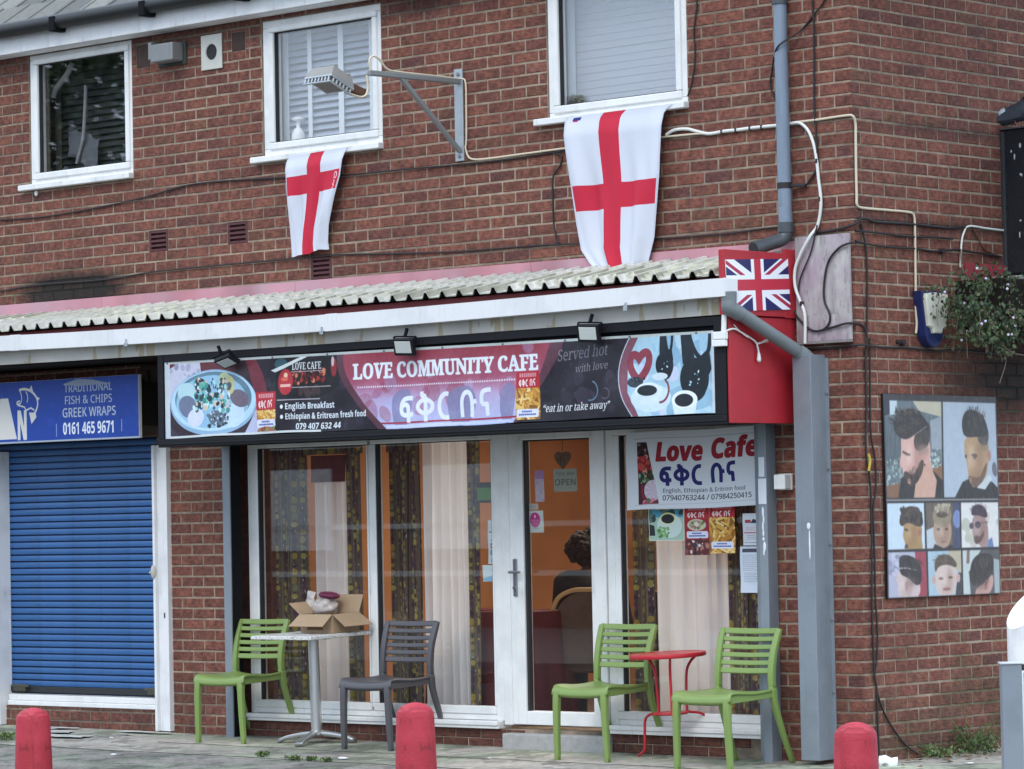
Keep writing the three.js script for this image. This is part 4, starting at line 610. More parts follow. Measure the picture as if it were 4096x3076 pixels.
// ================================================================ CANOPY, SIGNS
const gY = (x, z) => 0.028 - 0.0042 * x - 0.033 * Math.max(0, z) + 0.012 * Math.max(0, -z);
const CX0 = -1.6, CX1 = 7.34;
const canopy = thing('shop_canopy', 'lean-to canopy of pale corrugated sheets with white gutter over both shops', 'canopy');
M.pink = S(L(0.64, 0.27, 0.315), { roughness: 0.55, map: dataTex(512, (u, v) => { const n = fbm(u * 9, v * 5, 4, 9), q = fbm(u * 3, v * 3, 3, 3); return [0.86 + 0.24 * (n - 0.5), 0.80 + 0.75 * (q - 0.5) + 0.3 * (n - 0.5), 0.80 + 0.7 * (q - 0.5) + 0.3 * (n - 0.5)]; }, true, 0.35) });
for (const [a, b] of [[CX0, 1.0], [1.003, 3.02], [3.023, 5.2], [5.203, 7.345]]) {
  const g = MM(a, b, 0, 0.094, 0, 0.012); const y = x => 3.057 - 0.0042 * (x - 1), p = g.attributes.position;
  for (let i = 0; i < p.count; i++) p.setY(i, p.getY(i) + y(p.getX(i)));
  part('flashing', g.translate(0, 0, 0.004), M.pink, canopy);
}
{
  const sheetMat = [0, 1].map(k => S(k ? L(0.70, 0.70, 0.645) : L(0.67, 0.67, 0.625), { roughness: 0.9, map: dataTex(512, (u, v) => { const n = fbm(u * 5, v * 5, 5, 5), f = fbm(u * 30, v * 30, 3, 30), b = n > 0.66 ? 0.8 : 1; const k2 = (0.9 + 0.3 * (f - 0.5)) * b; return [k2, k2 * 0.99, k2 * (n > 0.6 ? 0.92 : 0.975)]; }, true, 0.8), bumpMap: speck, bumpScale: 0.003 }));
  const pitch = 0.146, n = 7, W = pitch * n, pr = x => { const t = ((x / pitch) % 1 + 1) % 1; const d = Math.abs(t - 0.5) * 2; return 0.037 * (1 - THREE.MathUtils.smoothstep(d, 0.14, 0.40)); };
  let x = CX0;
  for (let s = 0; x < CX1 - 0.05; s++) {
    const w = Math.min(W, CX1 - x), sh = new THREE.Shape(), N = Math.round(w / pitch * 14);
    for (let i = 0; i <= N; i++) { const q = i / N * w; i ? sh.lineTo(q, pr(q) + 0.008) : sh.moveTo(q, pr(q) + 0.008); }
    for (let i = N; i >= 0; i--) { const q = i / N * w; sh.lineTo(q, pr(q)); }
    const len = 0.69 + rr(-0.008, 0.012), g = uvm(new THREE.ExtrudeGeometry(sh, { depth: len, bevelEnabled: false }), 1, rnd(), rnd());
    const ang = 0.206 + rr(-0.004, 0.004), yy = 3.036 + rr(-0.002, 0.002); g.rotateX(ang); g.translate(x, yy, 0.018);
    const sh2 = new THREE.Shape(); for (let i = 0; i <= N; i++) { const q = i / N * w; i ? sh2.lineTo(q, pr(q) - 0.0006) : sh2.moveTo(q, pr(q) - 0.0006); } for (let i = N; i >= 0; i--) { const q = i / N * w; sh2.lineTo(q, pr(q) - 0.003); }  // dark lining added below each sheet so the cavities look shaded
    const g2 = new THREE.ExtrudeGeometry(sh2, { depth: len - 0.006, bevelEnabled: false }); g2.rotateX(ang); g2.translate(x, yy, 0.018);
    const cs = part('corrugated_sheet', g, sheetMat[s % 2], canopy); part('shade_lining', g2, M.darkWood, cs); x += W + 0.001;
  }
}
M.whiteG = S(L(0.74, 0.75, 0.78), { roughness: 0.4, map: grime });
part('rafter_board', [MM(CX0, CX1 - 0.01, 2.74, 2.888, 0.60, 0.617)], M.redDark, canopy);
// gutter and board sag a little towards the middle
const sag = x => -0.034 * Math.max(0, 1 - ((x - 3.75) / 3.4) ** 2);
const sagged = (gs, f = 1) => gs.map(g => { const p = g.attributes.position; for (let i = 0; i < p.count; i++) p.setY(i, p.getY(i) + f * sag(p.getX(i))); return g; });
const LB = (x0, x1, y0, y1, z0, z1) => { const n = Math.ceil((x1 - x0) * 8), g = new THREE.BoxGeometry(x1 - x0, y1 - y0, z1 - z0, n, 1, 1).translate((x0 + x1) / 2, (y0 + y1) / 2, (z0 + z1) / 2); return uvm(g); };
for (const [a, b] of [[CX0, 0.9], [0.9015, 4.1], [4.1015, CX1 + 0.03]]) part('gutter', sagged([LB(a, b, 2.764, 2.871, 0.73, 0.742), LB(a, b, 2.764, 2.772, 0.625, 0.7295), LB(a, b, 2.773, 2.871, 0.62, 0.63), ...(b > 7 ? [RB(b, b + 0.008, 2.763, 2.872, 0.618, 0.743, 0.003)] : [])]), M.whiteG, canopy);
for (const x of [0.9, 4.1]) part('gutter_joint', sagged([RB(x - 0.05, x + 0.05, 2.760, 2.8735, 0.72, 0.7455, 0.003)]), M.whiteG, canopy);
M.oldBoard = S(L(0.52, 0.52, 0.50), { roughness: 0.6, map: dataTex(512, (u, v) => { const n = fbm(u * 7, v * 7, 5, 7), q = fbm(u * 22, v * 5, 4, 22); const k = 0.92 + 0.2 * (n - 0.5); return q > 0.66 ? [k * 0.9, k * 0.84, k * 0.72] : [k, k * 0.99, k * 0.97]; }, true, 0.6) });
for (const [a, b] of [[CX0, 1.95], [1.952, 7.33]]) part('fascia_board', sagged([LB(a, b, 2.664, 2.763, 0.642, 0.662)], 0.35), M.oldBoard, canopy);
part('soffit', MM(CX0, 7.3, 2.645, 2.659, 0.004, 0.64), M.darkWood, canopy);
part('end_panel', [RB(7.3, 7.345, 2.66, 3.045, 0.006, 0.70, 0.005), RB(7.33, 7.347, 2.655, 3.07, 0.005, 0.13, 0.004)], M.red, canopy, 'bright red end panel of the canopy');
part('end_panel', [RB(7.315, 7.334, 2.024, 2.654, 0.05, 0.655, 0.004), MM(7.30, 7.33, 2.03, 2.65, 0.02, 0.12)], M.red, canopy, 'taller red panel closing the side of the sign box');
for (const [x, y] of [[4.0, 2.72], [2.08, 2.735], [6.6, 2.73]]) part('gutter_clip', [RB(x, x + 0.03, y - 0.012, y + 0.016, 0.742, 0.752, 0.003), RB(x + 0.006, x + 0.026, y + 0.017, y + 0.04, 0.742, 0.746, 0.002)], M.galv, canopy);

// flag panel stuck on the red end
{
  const g = new THREE.BoxGeometry(0.615, 0.304, 0.004); g.rotateY(Math.PI / 2); g.translate(0, 0, 0);
  const t = thing('union_flag_panel', 'red white and blue union flag panel on the red end of the canopy', 'flag');
  const side = MM(-0.002, 0.002, -0.152, 0.152, -0.3075, 0.3075);
  const m = part('printed_face', new THREE.PlaneGeometry(0.615, 0.304).rotateY(Math.PI / 2).translate(0.0025, 0, 0), S(0xffffff, { map: unionTex, roughness: 0.35 }), t);
  part('panel', side, M.whitePaint, t); t.position.set(7.3505, 2.845, 0.392); t.rotation.x = 0.05; t.scale.z = 0.97;
}
// café sign box
{
  const t = thing('cafe_sign', 'long black framed café sign board with printed banner reading love community cafe', 'sign');
  part('frame', [RB(2.322, 7.31, 2.020, 2.075, 0.60, 0.665, 0.004), RB(2.322, 2.378, 2.0755, 2.654, 0.60, 0.663, 0.004), RB(7.222, 7.31, 2.0755, 2.654, 0.60, 0.663, 0.004), RB(2.379, 7.221, 2.602, 2.656, 0.60, 0.660, 0.004), RB(2.323, 7.309, 2.036, 2.046, 0.6, 0.671, 0.003)], M.black, t);
  part('box', [MM(2.33, 7.3, 2.03, 2.6, 0.58, 0.634), MM(2.33, 2.36, 2.03, 2.65, 0.08, 0.58), MM(2.33, 7.3, 2.0305, 2.05, 0.06, 0.58)], M.blackSoft, t);
  const N = 60, H = 6, g = new THREE.PlaneGeometry(1, 1, N, H), p = g.attributes.position;
  for (let i = 0; i < p.count; i++) {
    const u = p.getX(i) + 0.5, v = p.getY(i) + 0.5, top = 2.6035 - 0.030 * u, bot = 2.079 + 0.006 * u + 0.004 * Math.sin(u * 9);
    const edge = Math.min(1, 8 * Math.min(u, 1 - u, v, 1 - v));
    p.setXYZ(i, 2.384 + 4.83 * u, bot + (top - bot) * v - 0.002 * Math.sin(u * 44) * (1 - v), 0.652 + edge * (0.005 * Math.sin(u * 31 + v * 4) + 0.003 * Math.sin(u * 70 - v * 7)));
  }
  g.computeVertexNormals(); part('banner', g, S(0xffffff, { map: bannerTex, roughness: 0.42, side: THREE.DoubleSide }), t);
}
// little floodlights along the top of the sign
{
  const spots = [[3.10, 2.575, 'small grey floodlight tipped flat over the salad picture on the café sign', 1.1], [4.75, 2.592, 'small black floodlight above the word community on the café sign', 0.35], [6.31, 2.60, 'small black floodlight above the handwriting on the café sign', 0.3]];
  for (const [x, y, lab, tilt] of spots) {
    const t = thing('sign_floodlight', lab, 'floodlight', 'floodlights along the café sign');
    part('housing', [RB(-0.075, 0.075, -0.055, 0.055, -0.02, 0.012, 0.006), ...[0, 1, 2, 3, 4].map(i => MM(-0.06 + i * 0.027, -0.055 + i * 0.027, -0.045, 0.045, -0.034, -0.019))], M.black, t);
    part('lens', RB(-0.058, 0.058, -0.036, 0.042, 0.0125, 0.016, 0.002), M.lens, t);
    part('bracket', [boxBar(V(-0.08, 0, -0.01), V(-0.08, 0.06, -0.03), 0.006, 0.02), boxBar(V(0.08, 0, -0.01), V(0.08, 0.06, -0.03), 0.006, 0.02), boxBar(V(-0.08, 0.06, -0.03), V(0.08, 0.06, -0.03), 0.02, 0.006), bar(V(0, 0.06, -0.03), V(0, 0.1, -0.07), 0.012)], M.blackSoft, t);
    t.position.set(x, y, 0.735); t.rotation.set(tilt, 0.2, tilt > 1 ? 0.1 : -0.12);
  }
}
// white junction box and its loose bulb cable
{
  const t = thing('junction_box', 'white plastic junction box hanging at the right end of the café sign', 'junction box');
  part('box', [RB(7.235, 7.33, 2.475, 2.515, 0.665, 0.70, 0.005), RB(7.245, 7.335, 2.516, 2.562, 0.665, 0.702, 0.005)], M.upvc, t);
  part('conduit', [bar(V(7.315, 2.56, 0.682), V(7.322, 2.662, 0.682), 0.016)], M.upvc, t);
  const c = thing('bulb_cable', 'loose white twisted cable with two bulb ends dangling over the red panel', 'cable');
  part('cable', [tube([[7.325, 2.56, 0.69], [7.35, 2.577, 0.631], [7.35, 2.556, 0.557], [7.35, 2.534, 0.495], [7.35, 2.512, 0.439], [7.35, 2.497, 0.418], [7.35, 2.5, 0.38], [7.35, 2.511, 0.34]], 0.006, 50), tube([[7.35, 2.497, 0.418], [7.352, 2.458, 0.406], [7.353, 2.43, 0.404]], 0.006, 14), tube([[7.34, 2.603, 0.617], [7.345, 2.575, 0.587], [7.35, 2.552, 0.551], [7.35, 2.53, 0.5]], 0.004, 20)], M.cableW, c);
  part('bulb_holder', [bar(V(7.354, 2.44, 0.404), V(7.354, 2.40, 0.404), 0.008, 0.014), new THREE.SphereGeometry(0.013, 10, 8).translate(7.354, 2.398, 0.404)], M.cableW, c);
  part('bulb_holder', [bar(V(7.35, 2.509, 0.352), V(7.352, 2.514, 0.318), 0.008, 0.01)], M.cableW, c);
}
// take-away sign next door
{
  const t = thing('takeaway_sign', 'blue take-away sign with white lettering above the blue shutter', 'sign');
  part('panel', RB(-1.0, 1.712, 2.108, 2.557, 0.27, 0.298, 0.002), M.whitePaint, t);
  part('printed_face', new THREE.PlaneGeometry(2.708, 0.445).translate(0.356, 2.3325, 0.3), S(0xffffff, { map: fishTex, roughness: 0.45 }), t);
  part('bearer', [MM(-1, 1.69, 2.2, 2.5, 0.07, 0.27)], M.darkWood, t);
}
// hanging cloth banner on the right window
{
  const t = thing('hanging_banner', 'white cloth banner reading love cafe with blue script over the right window', 'banner');
  const N = 24, H = 14, g = new THREE.PlaneGeometry(1, 1, N, H), p = g.attributes.position;
  for (let i = 0; i < p.count; i++) { const u = p.getX(i) + 0.5, v = p.getY(i) + 0.5; p.setXYZ(i, 5.958 + 0.002 * v + 1.05 * u + 0.004 * Math.sin(v * 6), 1.526 + 0.012 * u + 0.484 * v + 0.003 * Math.sin(u * 8), -0.012 + 0.008 * Math.sin(u * 7 + v * 2) + 0.012 * (1 - v)); }
  g.computeVertexNormals(); part('cloth', g, S(0xffffff, { map: loveTex, roughness: 0.75, side: THREE.DoubleSide }), t);
}
// papers behind and on the glass
const paper = (name, tex, x0, x1, y0, y1, z, lab, cat, grp) => {
  const g = new THREE.PlaneGeometry(x1 - x0, y1 - y0, 8, 8), p = g.attributes.position; for (let i = 0; i < p.count; i++) p.setZ(i, 0.0025 * Math.sin(p.getX(i) * 24 + x0 * 9) + 0.002 * Math.sin(p.getY(i) * 30));
  g.computeVertexNormals(); return obj(name, g.translate((x0 + x1) / 2, (y0 + y1) / 2, z), S(0xffffff, { map: tex, roughness: 0.6, side: THREE.DoubleSide }), lab, cat, grp);
};
const zg = ZF - 0.02;
paper('coffee_poster', coffeeTex, 6.06, 6.345, 1.332, 1.53, zg, 'poster of a cup of black coffee with green leaves under the cloth banner', 'poster');
paper('menu_poster', menuTex, 6.352, 6.55, 1.24, 1.543, zg + 0.006, 'dark red menu poster with a plate of food, left of the chips poster', 'poster');
paper('chips_poster', chipsTex, 6.553, 6.752, 1.25, 1.548, zg + 0.006, 'poster filled with golden chips under a red heading', 'poster');
paper('hygiene_notice', noticeTex, 6.81, 6.938, 1.296, 1.492, zg, 'small white notice with a red line near the right post', 'notice');
paper('printed_notice', notice2Tex, 6.782, 6.938, 1.007, 1.29, zg - 0.003, 'long white text notice below the notice with a red line', 'notice');
paper('open_sign', openTex, 5.257, 5.452, 1.655, 1.80, ZF - 0.034, 'grey paper reading open hung inside the door glass', 'sign');
paper('lilac_strip', canvasTex(32, 96, (c, W, H) => { c.fillStyle = '#a07ba6'; c.fillRect(0, 0, W, 26); c.fillStyle = '#b5a8b8'; c.fillRect(0, 26, W, 70); specks(c, W, H, 12, ['#a996ac', '#c0b6bd'], 2, 6); }), 5.094, 5.17, 1.593, 1.795, ZF - 0.034, 'narrow lilac strip of paper on the door glass beside the open sign', 'paper');
paper('rating_sticker', stickerTex, 5.022, 5.16, 1.395, 1.536, ZF - 0.034, 'square white sticker with a magenta disc on the door glass', 'sticker');
paper('small_sticker', canvasTex(32, 24, (c, W, H) => { c.fillStyle = '#b0aba0'; c.fillRect(0, 0, W, H); c.fillStyle = '#98948a'; c.fillRect(6, 10, 18, 4); }), 5.038, 5.118, 1.543, 1.582, ZF - 0.034, 'tiny pale sticker just above the magenta disc sticker', 'sticker');
paper('sticker_column', leafletTex, 4.668, 4.734, 1.195, 1.48, ZF - 0.034, 'tall strip of safety stickers at the right edge of the middle pane', 'sticker');
paper('blue_sticker', blueStickerTex, 4.618, 4.734, 1.08, 1.187, ZF - 0.034, 'pale blue wave sticker below the tall strip of stickers', 'sticker');
{ // carved heart ornament on its string
  const t = thing('heart_ornament', 'brown heart ornament on a string above the open sign in the door', 'ornament');
  const s = new THREE.Shape(); s.moveTo(0, -0.058); s.bezierCurveTo(-0.02, -0.03, -0.072, 0.0, -0.066, 0.032); s.bezierCurveTo(-0.06, 0.06, -0.012, 0.06, 0, 0.034); s.bezierCurveTo(0.012, 0.06, 0.06, 0.06, 0.066, 0.032); s.bezierCurveTo(0.072, 0, 0.02, -0.03, 0, -0.058);
  for (const x of [-0.012, 0.012]) { const h = new THREE.Path(); h.absellipse(x, 0.002, 0.005, 0.02, 0, Math.PI * 2); s.holes.push(h); }
  part('heart', new THREE.ExtrudeGeometry(s, { depth: 0.008, bevelSize: 0.002, bevelThickness: 0.002, bevelSegments: 1 }), S(L(0.09, 0.05, 0.028), { roughness: 0.8 }), t);
  part('string', bar(V(0, 0.03, 0.004), V(0, 0.14, 0.004), 0.002), M.cableK, t); t.position.set(5.325, 1.856, ZF - 0.05);
}
{ // green illuminated-looking box
  const t = thing('green_display', 'black framed green display hanging at the top right of the middle pane', 'display');
  part('case', RB(4.538, 4.735, 1.595, 1.73, -0.17, -0.14, 0.004), M.black, t); part('screen', RB(4.548, 4.728, 1.612, 1.695, -0.1395, -0.136, 0.002), S(L(0.05, 0.22, 0.02), { roughness: 0.5, map: grain }), t);
}
// ---- barber poster on the side wall
{
  const t = thing('barber_poster', 'large worn poster with eight haircut photographs on the side wall', 'poster');
  const g = new THREE.PlaneGeometry(1.18, 1.222, 10, 10), p = g.attributes.position;
  for (let i = 0; i < p.count; i++) { const u = p.getX(i) / 1.18 + 0.5, v = p.getY(i) / 1.222 + 0.5; p.setZ(i, 0.004 + 0.003 * Math.sin(u * 6 + v * 4)); }
  g.computeVertexNormals(); part('print', g.translate(0, 0, 0.012), S(0xffffff, { map: barberTex, roughness: 0.4 }), t);
  part('board', RB(-0.592, 0.592, -0.613, 0.613, 0.0, 0.0105, 0.003), M.black, t);
  t.position.set(XC + 0.003, 1.577, -0.813); t.rotation.y = Math.PI / 2; t.rotateZ(-0.004);
}
// ================================================================ PIPES, CABLES, FITTINGS
{
  const t = thing('drainpipe', 'blue grey upright rainwater pipe with a black swan neck at its foot', 'drainpipe');
  part('pipe', [bar(V(7.303, 4.575, 0.06), V(7.308, 3.335, 0.06), 0.041, 0.041, 20), bar(V(7.308, 3.335, 0.06), V(7.31, 3.2, 0.06), 0.0405, 0.0405, 20)], M.pipe, t);
  part('upper_pipe', [bar(V(7.303, 4.576, 0.06), V(7.303, 5.3, 0.06), 0.041, 0.041, 20)], M.pipeDark, t);
  part('collar', [bar(V(7.303, 4.555, 0.06), V(7.303, 4.60, 0.06), 0.05, 0.05, 20)], M.pipeDark, t);
  part('swan_neck', [tube([[7.31, 3.215, 0.06], [7.31, 3.165, 0.062], [7.295, 3.13, 0.09], [7.265, 3.105, 0.165], [7.235, 3.07, 0.27]], 0.042, 40, 16)], M.pipeDark, t);
  part('socket', bar(V(7.31, 3.235, 0.06), V(7.31, 3.175, 0.06), 0.049, 0.049, 20), M.pipeDark, t); part('socket', [bar(V(7.247, 3.084, 0.225), V(7.234, 3.068, 0.278), 0.049, 0.049, 20)], M.pipeDark, t);
  part('mouth', [bar(V(7.2345, 3.0685, 0.2765), V(7.2338, 3.0676, 0.2795), 0.042, 0.042, 20)], M.rubber, t);
  part('bracket', [bar(V(7.307, 3.44, 0.06), V(7.307, 3.475, 0.06), 0.045, 0.045, 20), boxBar(V(7.30, 3.457, 0.05), V(7.44, 3.452, 0.02), 0.03, 0.02)], M.cableK, t);
}
{
  const t = thing('canopy_downpipe', 'grey pipe sloping from the canopy gutter down to the boxed corner pipe', 'drainpipe');
  part('pipe', [bar(V(7.372, 2.70, 0.68), V(7.45, 2.425, 0.09), 0.04, 0.04, 20)], M.pipeGrey, t);
  part('outlet', [bar(V(7.362, 2.79, 0.69), V(7.365, 2.735, 0.69), 0.05, 0.046, 20), tube([[7.365, 2.745, 0.69], [7.366, 2.70, 0.69], [7.371, 2.685, 0.66], [7.38, 2.665, 0.61]], 0.046, 20, 16)], M.pipeGrey, t);
  part('elbow', [tube([[7.441, 2.455, 0.15], [7.451, 2.425, 0.085], [7.455, 2.40, 0.06], [7.457, 2.34, 0.055]], 0.044, 24, 16)], S(L(0.24, 0.27, 0.29), { roughness: 0.6, map: grime }), t);
}
{
  const t = thing('pipe_cover', 'tall grey folded metal cover boxing in the corner pipe', 'pipe cover');
  part('cover', [RB(7.405, 7.54, 0.02, 2.428, 0.002, 0.15, 0.004)], M.greyMetal, t);
  part('flange', [MM(7.54, 7.562, 0.04, 2.41, 0.001, 0.006)], M.greyMetal, t);
  for (const y of [2.2, 1.75, 1.3, 0.85, 0.42]) part('screw', bar(V(7.551, y, 0.005), V(7.551, y, 0.014), 0.011, 0.009, 8), M.galvDark, t);
  part('paint_smear', [new THREE.SphereGeometry(1, 10, 8).scale(0.014, 0.02, 0.003).translate(7.50, 1.41, 0.1505), new THREE.SphereGeometry(1, 10, 8).scale(0.006, 0.09, 0.003).translate(7.505, 1.30, 0.1503)], M.whitePaint, t);
}
{
  const t = thing('painted_board', 'tall streaky lilac painted board fixed to the wall beside the drainpipe', 'board');
  part('board', RB(7.35, 7.752, 2.51, 3.142, 0.004, 0.03, 0.004), S(L(0.53, 0.49, 0.49), { roughness: 0.75, map: dataTex(512, (u, v) => { const s = fbm(u * 18, v * 3, 5, 18), n = fbm(u * 6, v * 6, 4, 6), d = fbm(u * 50, v * 14, 3, 50); const k = 0.85 + 0.3 * (s - 0.5) + 0.2 * (n - 0.5) - (d > 0.72 ? 0.12 : 0); return [k, k * (0.97 + 0.16 * (n - 0.5)), k * 0.99]; }, true, 1.5) }), t);
  part('edge_trim', [RB(7.352, 7.752, 2.495, 2.5095, 0.004, 0.045, 0.003)], S(L(0.28, 0.25, 0.24), { roughness: 0.9, map: grain }), t);
}
{
  const t = thing('alarm_box', 'cream and navy alarm box on the side wall beside the trailing plant', 'alarm box');
  const back = new THREE.Shape(); back.moveTo(-0.115, 0.15); back.lineTo(0.115, 0.15); back.lineTo(0.075, -0.11); back.quadraticCurveTo(0.05, -0.165, 0, -0.17); back.quadraticCurveTo(-0.05, -0.165, -0.075, -0.11); back.closePath();
  const cov = new THREE.Shape(); cov.moveTo(-0.1, 0.135); cov.quadraticCurveTo(0, 0.148, 0.1, 0.135); cov.quadraticCurveTo(0.108, 0.12, 0.1, 0.08); cov.lineTo(0.08, -0.045); cov.lineTo(0.045, -0.06); cov.lineTo(0.035, -0.085); cov.lineTo(-0.035, -0.085); cov.lineTo(-0.045, -0.06); cov.lineTo(-0.08, -0.045); cov.lineTo(-0.1, 0.08); cov.quadraticCurveTo(-0.108, 0.12, -0.1, 0.135);
  part('back_case', new THREE.ExtrudeGeometry(back, { depth: 0.05, bevelSize: 0.012, bevelThickness: 0.012, bevelSegments: 3 }), S(L(0.012, 0.022, 0.10), { roughness: 0.35 }), t);
  part('cover', new THREE.ExtrudeGeometry(cov, { depth: 0.022, bevelSize: 0.01, bevelThickness: 0.01, bevelSegments: 3 }).translate(0, 0, 0.055), S(L(0.68, 0.68, 0.6), { roughness: 0.35, map: grime }), t);
  t.position.set(XC + 0.012, 2.655, -0.695); t.rotation.y = Math.PI / 2;
}
// floodlight on a wall bracket
{
  const t = thing('wall_floodlight', 'old grey floodlight on a long bracket arm in front of the middle window', 'floodlight');
  part('wall_plate', [RB(4.554, 4.63, 3.838, 4.445, 0.003, 0.018, 0.003)], M.galv, t);
  for (const y of [4.41, 3.87]) part('bolt', bar(V(4.592, y, 0.018), V(4.592, y, 0.03), 0.014, 0.012, 6), M.galvDark, t);
  // arm runs out from the plate along the wall and forward
  const A = V(4.60, 4.36, 0.02), B = V(4.52, 4.365, 0.78), K = V(4.545, 4.363, 0.52), Q = V(4.60, 3.90, 0.02);
  part('arm', [boxBar(A, B, 0.035, 0.035)], M.galvDark, t);
  part('brace', [boxBar(Q, K, 0.03, 0.03)], M.galvDark, t);
  const h = new THREE.Group(); h.name = numbered('lamp_head'); t.add(h);
  h.position.copy(B);
  // lamp head: shallow tapered box, lens and guard facing down
  const hw = 0.122, hd = 0.105;
  const body = new THREE.BoxGeometry(2 * hw, 0.07, 2 * hd, 1, 1, 1), bp = body.attributes.position; for (let i = 0; i < bp.count; i++) if (bp.getY(i) > 0) { bp.setX(i, bp.getX(i) * 0.82); bp.setZ(i, bp.getZ(i) * 0.82); } body.computeVertexNormals();
  const mesh = (n, g, m) => { g = mg(g); g.rotateX(-0.38); g.translate(-0.03, -0.055, 0.31); const k = new THREE.Mesh(g, m); k.name = numbered(n); k.castShadow = k.receiveShadow = true; h.add(k); };
  mesh('casing', [body, RB(-0.05, 0.05, 0.03, 0.06, -0.11, -0.04, 0.01)], S(L(0.25, 0.24, 0.225), { roughness: 0.6, map: grime }));
  mesh('lens', [MM(-0.106, 0.106, -0.052, -0.036, -0.09, 0.09)], S(L(0.03, 0.028, 0.026), { roughness: 0.2 }));
  mesh('guard', [RB(-0.124, 0.124, -0.05, -0.036, -0.107, -0.094, 0.003), RB(-0.124, 0.124, -0.05, -0.036, 0.094, 0.107, 0.003), RB(-0.124, -0.11, -0.05, -0.036, -0.0935, 0.0935, 0.003), RB(0.11, 0.124, -0.05, -0.036, -0.0935, 0.0935, 0.003), ...[...Array(8)].map((_, i) => RB(-0.116 + i * 0.03, -0.104 + i * 0.03, -0.08, -0.0505, 0.095, 0.106, 0.003)), ...[...Array(6)].map((_, i) => RB(0.111, 0.122, -0.08, -0.0505, -0.09 + i * 0.032, -0.078 + i * 0.032, 0.003)), RB(-0.124, 0.124, -0.09, -0.081, 0.094, 0.107, 0.003), RB(0.11, 0.124, -0.09, -0.081, -0.107, 0.0935, 0.003)], M.galv);
  mesh('yoke', [boxBar(V(0, 0.035, -0.31), V(0, 0.01, -0.12), 0.05, 0.06), boxBar(V(0, -0.02, -0.13), V(0, 0.05, -0.07), 0.14, 0.06)], M.rust);
  part('lamp_cable', [tube([[4.525, 4.345, 0.80], [4.53, 4.25, 0.80], [4.54, 4.20, 0.86], [4.52, 4.22, 0.98]], 0.008, 24), tube([[4.52, 4.375, 0.76], [4.515, 4.44, 0.765], [4.52, 4.475, 0.74], [4.53, 4.46, 0.69], [4.535, 4.40, 0.62], [4.55, 4.388, 0.5], [4.575, 4.385, 0.2], [4.6, 4.38, 0.03]], 0.007, 60)], M.cableC, t);
}
// vents at the top of the wall
{
  const t = thing('vent_cowl', 'battered galvanised vent cowl under the eaves, left of the round outlet', 'vent');
  part('cowl', [RB(1.70, 1.93, 4.775, 4.905, 0.02, 0.13, 0.012), RB(1.665, 1.70, 4.80, 4.925, 0.01, 0.12, 0.006)], M.galvDark, t);
  part('flange', [RB(1.66, 1.95, 4.755, 4.92, 0.0025, 0.02, 0.004)], S(L(0.05, 0.055, 0.05), { roughness: 0.8 }), t);
  const u = thing('flue_outlet', 'white square plate with a round dark flue hole under the eaves', 'vent');
  const s = new THREE.Shape(); s.moveTo(-0.104, -0.12); s.lineTo(0.104, -0.12); s.lineTo(0.104, 0.12); s.lineTo(-0.104, 0.12); s.closePath(); const hp = new THREE.Path(); hp.absarc(0, 0, 0.058, 0, Math.PI * 2); s.holes.push(hp);
  part('plate', new THREE.ExtrudeGeometry(s, { depth: 0.006, bevelSize: 0.003, bevelThickness: 0.003, bevelSegments: 1, curveSegments: 28 }).translate(2.213, 4.81, 0.006), S(L(0.58, 0.58, 0.54), { roughness: 0.5, map: grime }), u);
  part('duct', [new THREE.CylinderGeometry(0.058, 0.058, 0.012, 28, 1, true).rotateX(Math.PI / 2).translate(2.213, 4.81, 0.01), new THREE.CircleGeometry(0.06, 28).translate(2.213, 4.81, 0.004)], M.rubber, u);
}
obj('switch_box', [RB(7.19, 7.275, 1.632, 1.722, 0.022, 0.082, 0.006), RB(7.186, 7.279, 1.628, 1.726, 0.003, 0.0215, 0.004)], M.upvc, 'small white key switch box on the brick between two grey posts', 'switch box');
obj('wall_bracket_stud', [new THREE.SphereGeometry(0.016, 10, 8).scale(1, 1.3, 0.8).translate(0.284, 3.962, 0.012)], M.whitePaint, 'small white cable clip on the brick below the dark window', 'clip');
// ---- cables: [name, label, radius, material, points]
const F = (pts, z) => pts.map(([x, y]) => V(x, y, z)), SD = (pts, o = 0.012) => pts.map(([z, y]) => V(XC + o, y, z));
const cable = (name, label, r, mat, ...runs) => obj(name, runs.map(p => tube(p, r, p.length * 7, 5)), mat, label, 'cable');
cable('black_cable', 'thin black cable crossing the wall below the two upper left windows', 0.006, M.cableK, F([[-0.143, 3.796], [0.349, 3.783], [0.801, 3.797], [1.216, 3.82], [1.541, 3.847], [1.887, 3.888], [2.2, 3.893], [2.584, 3.88], [2.909, 3.867], [3.524, 3.834], [4.039, 3.827], [4.655, 3.815], [5.055, 3.814], [5.509, 3.828]], 0.011));
cable('black_cable', 'thin black cable sagging just above the pink flashing strip', 0.006, M.cableK, F([[-0.155, 3.262], [0.281, 3.283], [1.039, 3.277], [1.528, 3.298], [2.056, 3.303], [2.821, 3.3], [3.385, 3.3], [4.024, 3.268], [4.596, 3.245], [5.257, 3.238], [5.8, 3.22], [6.282, 3.21], [6.801, 3.205], [7.093, 3.215], [7.303, 3.215]], 0.011));
cable('black_cable', 'short black cable hanging down left of the large flag', 0.006, M.cableK, F([[5.404, 3.827], [5.479, 3.795], [5.466, 3.735], [5.412, 3.683], [5.398, 3.61], [5.398, 3.479], [5.401, 3.37], [5.416, 3.304], [5.424, 3.26], [5.449, 3.24]], 0.012));
cable('black_cable', 'black cable running down beside the right upper window', 0.006, M.cableK, F([[6.62, 5.2], [6.619, 4.665], [6.611, 4.582], [6.591, 4.466], [6.597, 4.373], [6.588, 4.248], [6.561, 4.145], [6.532, 4.076]], 0.012));
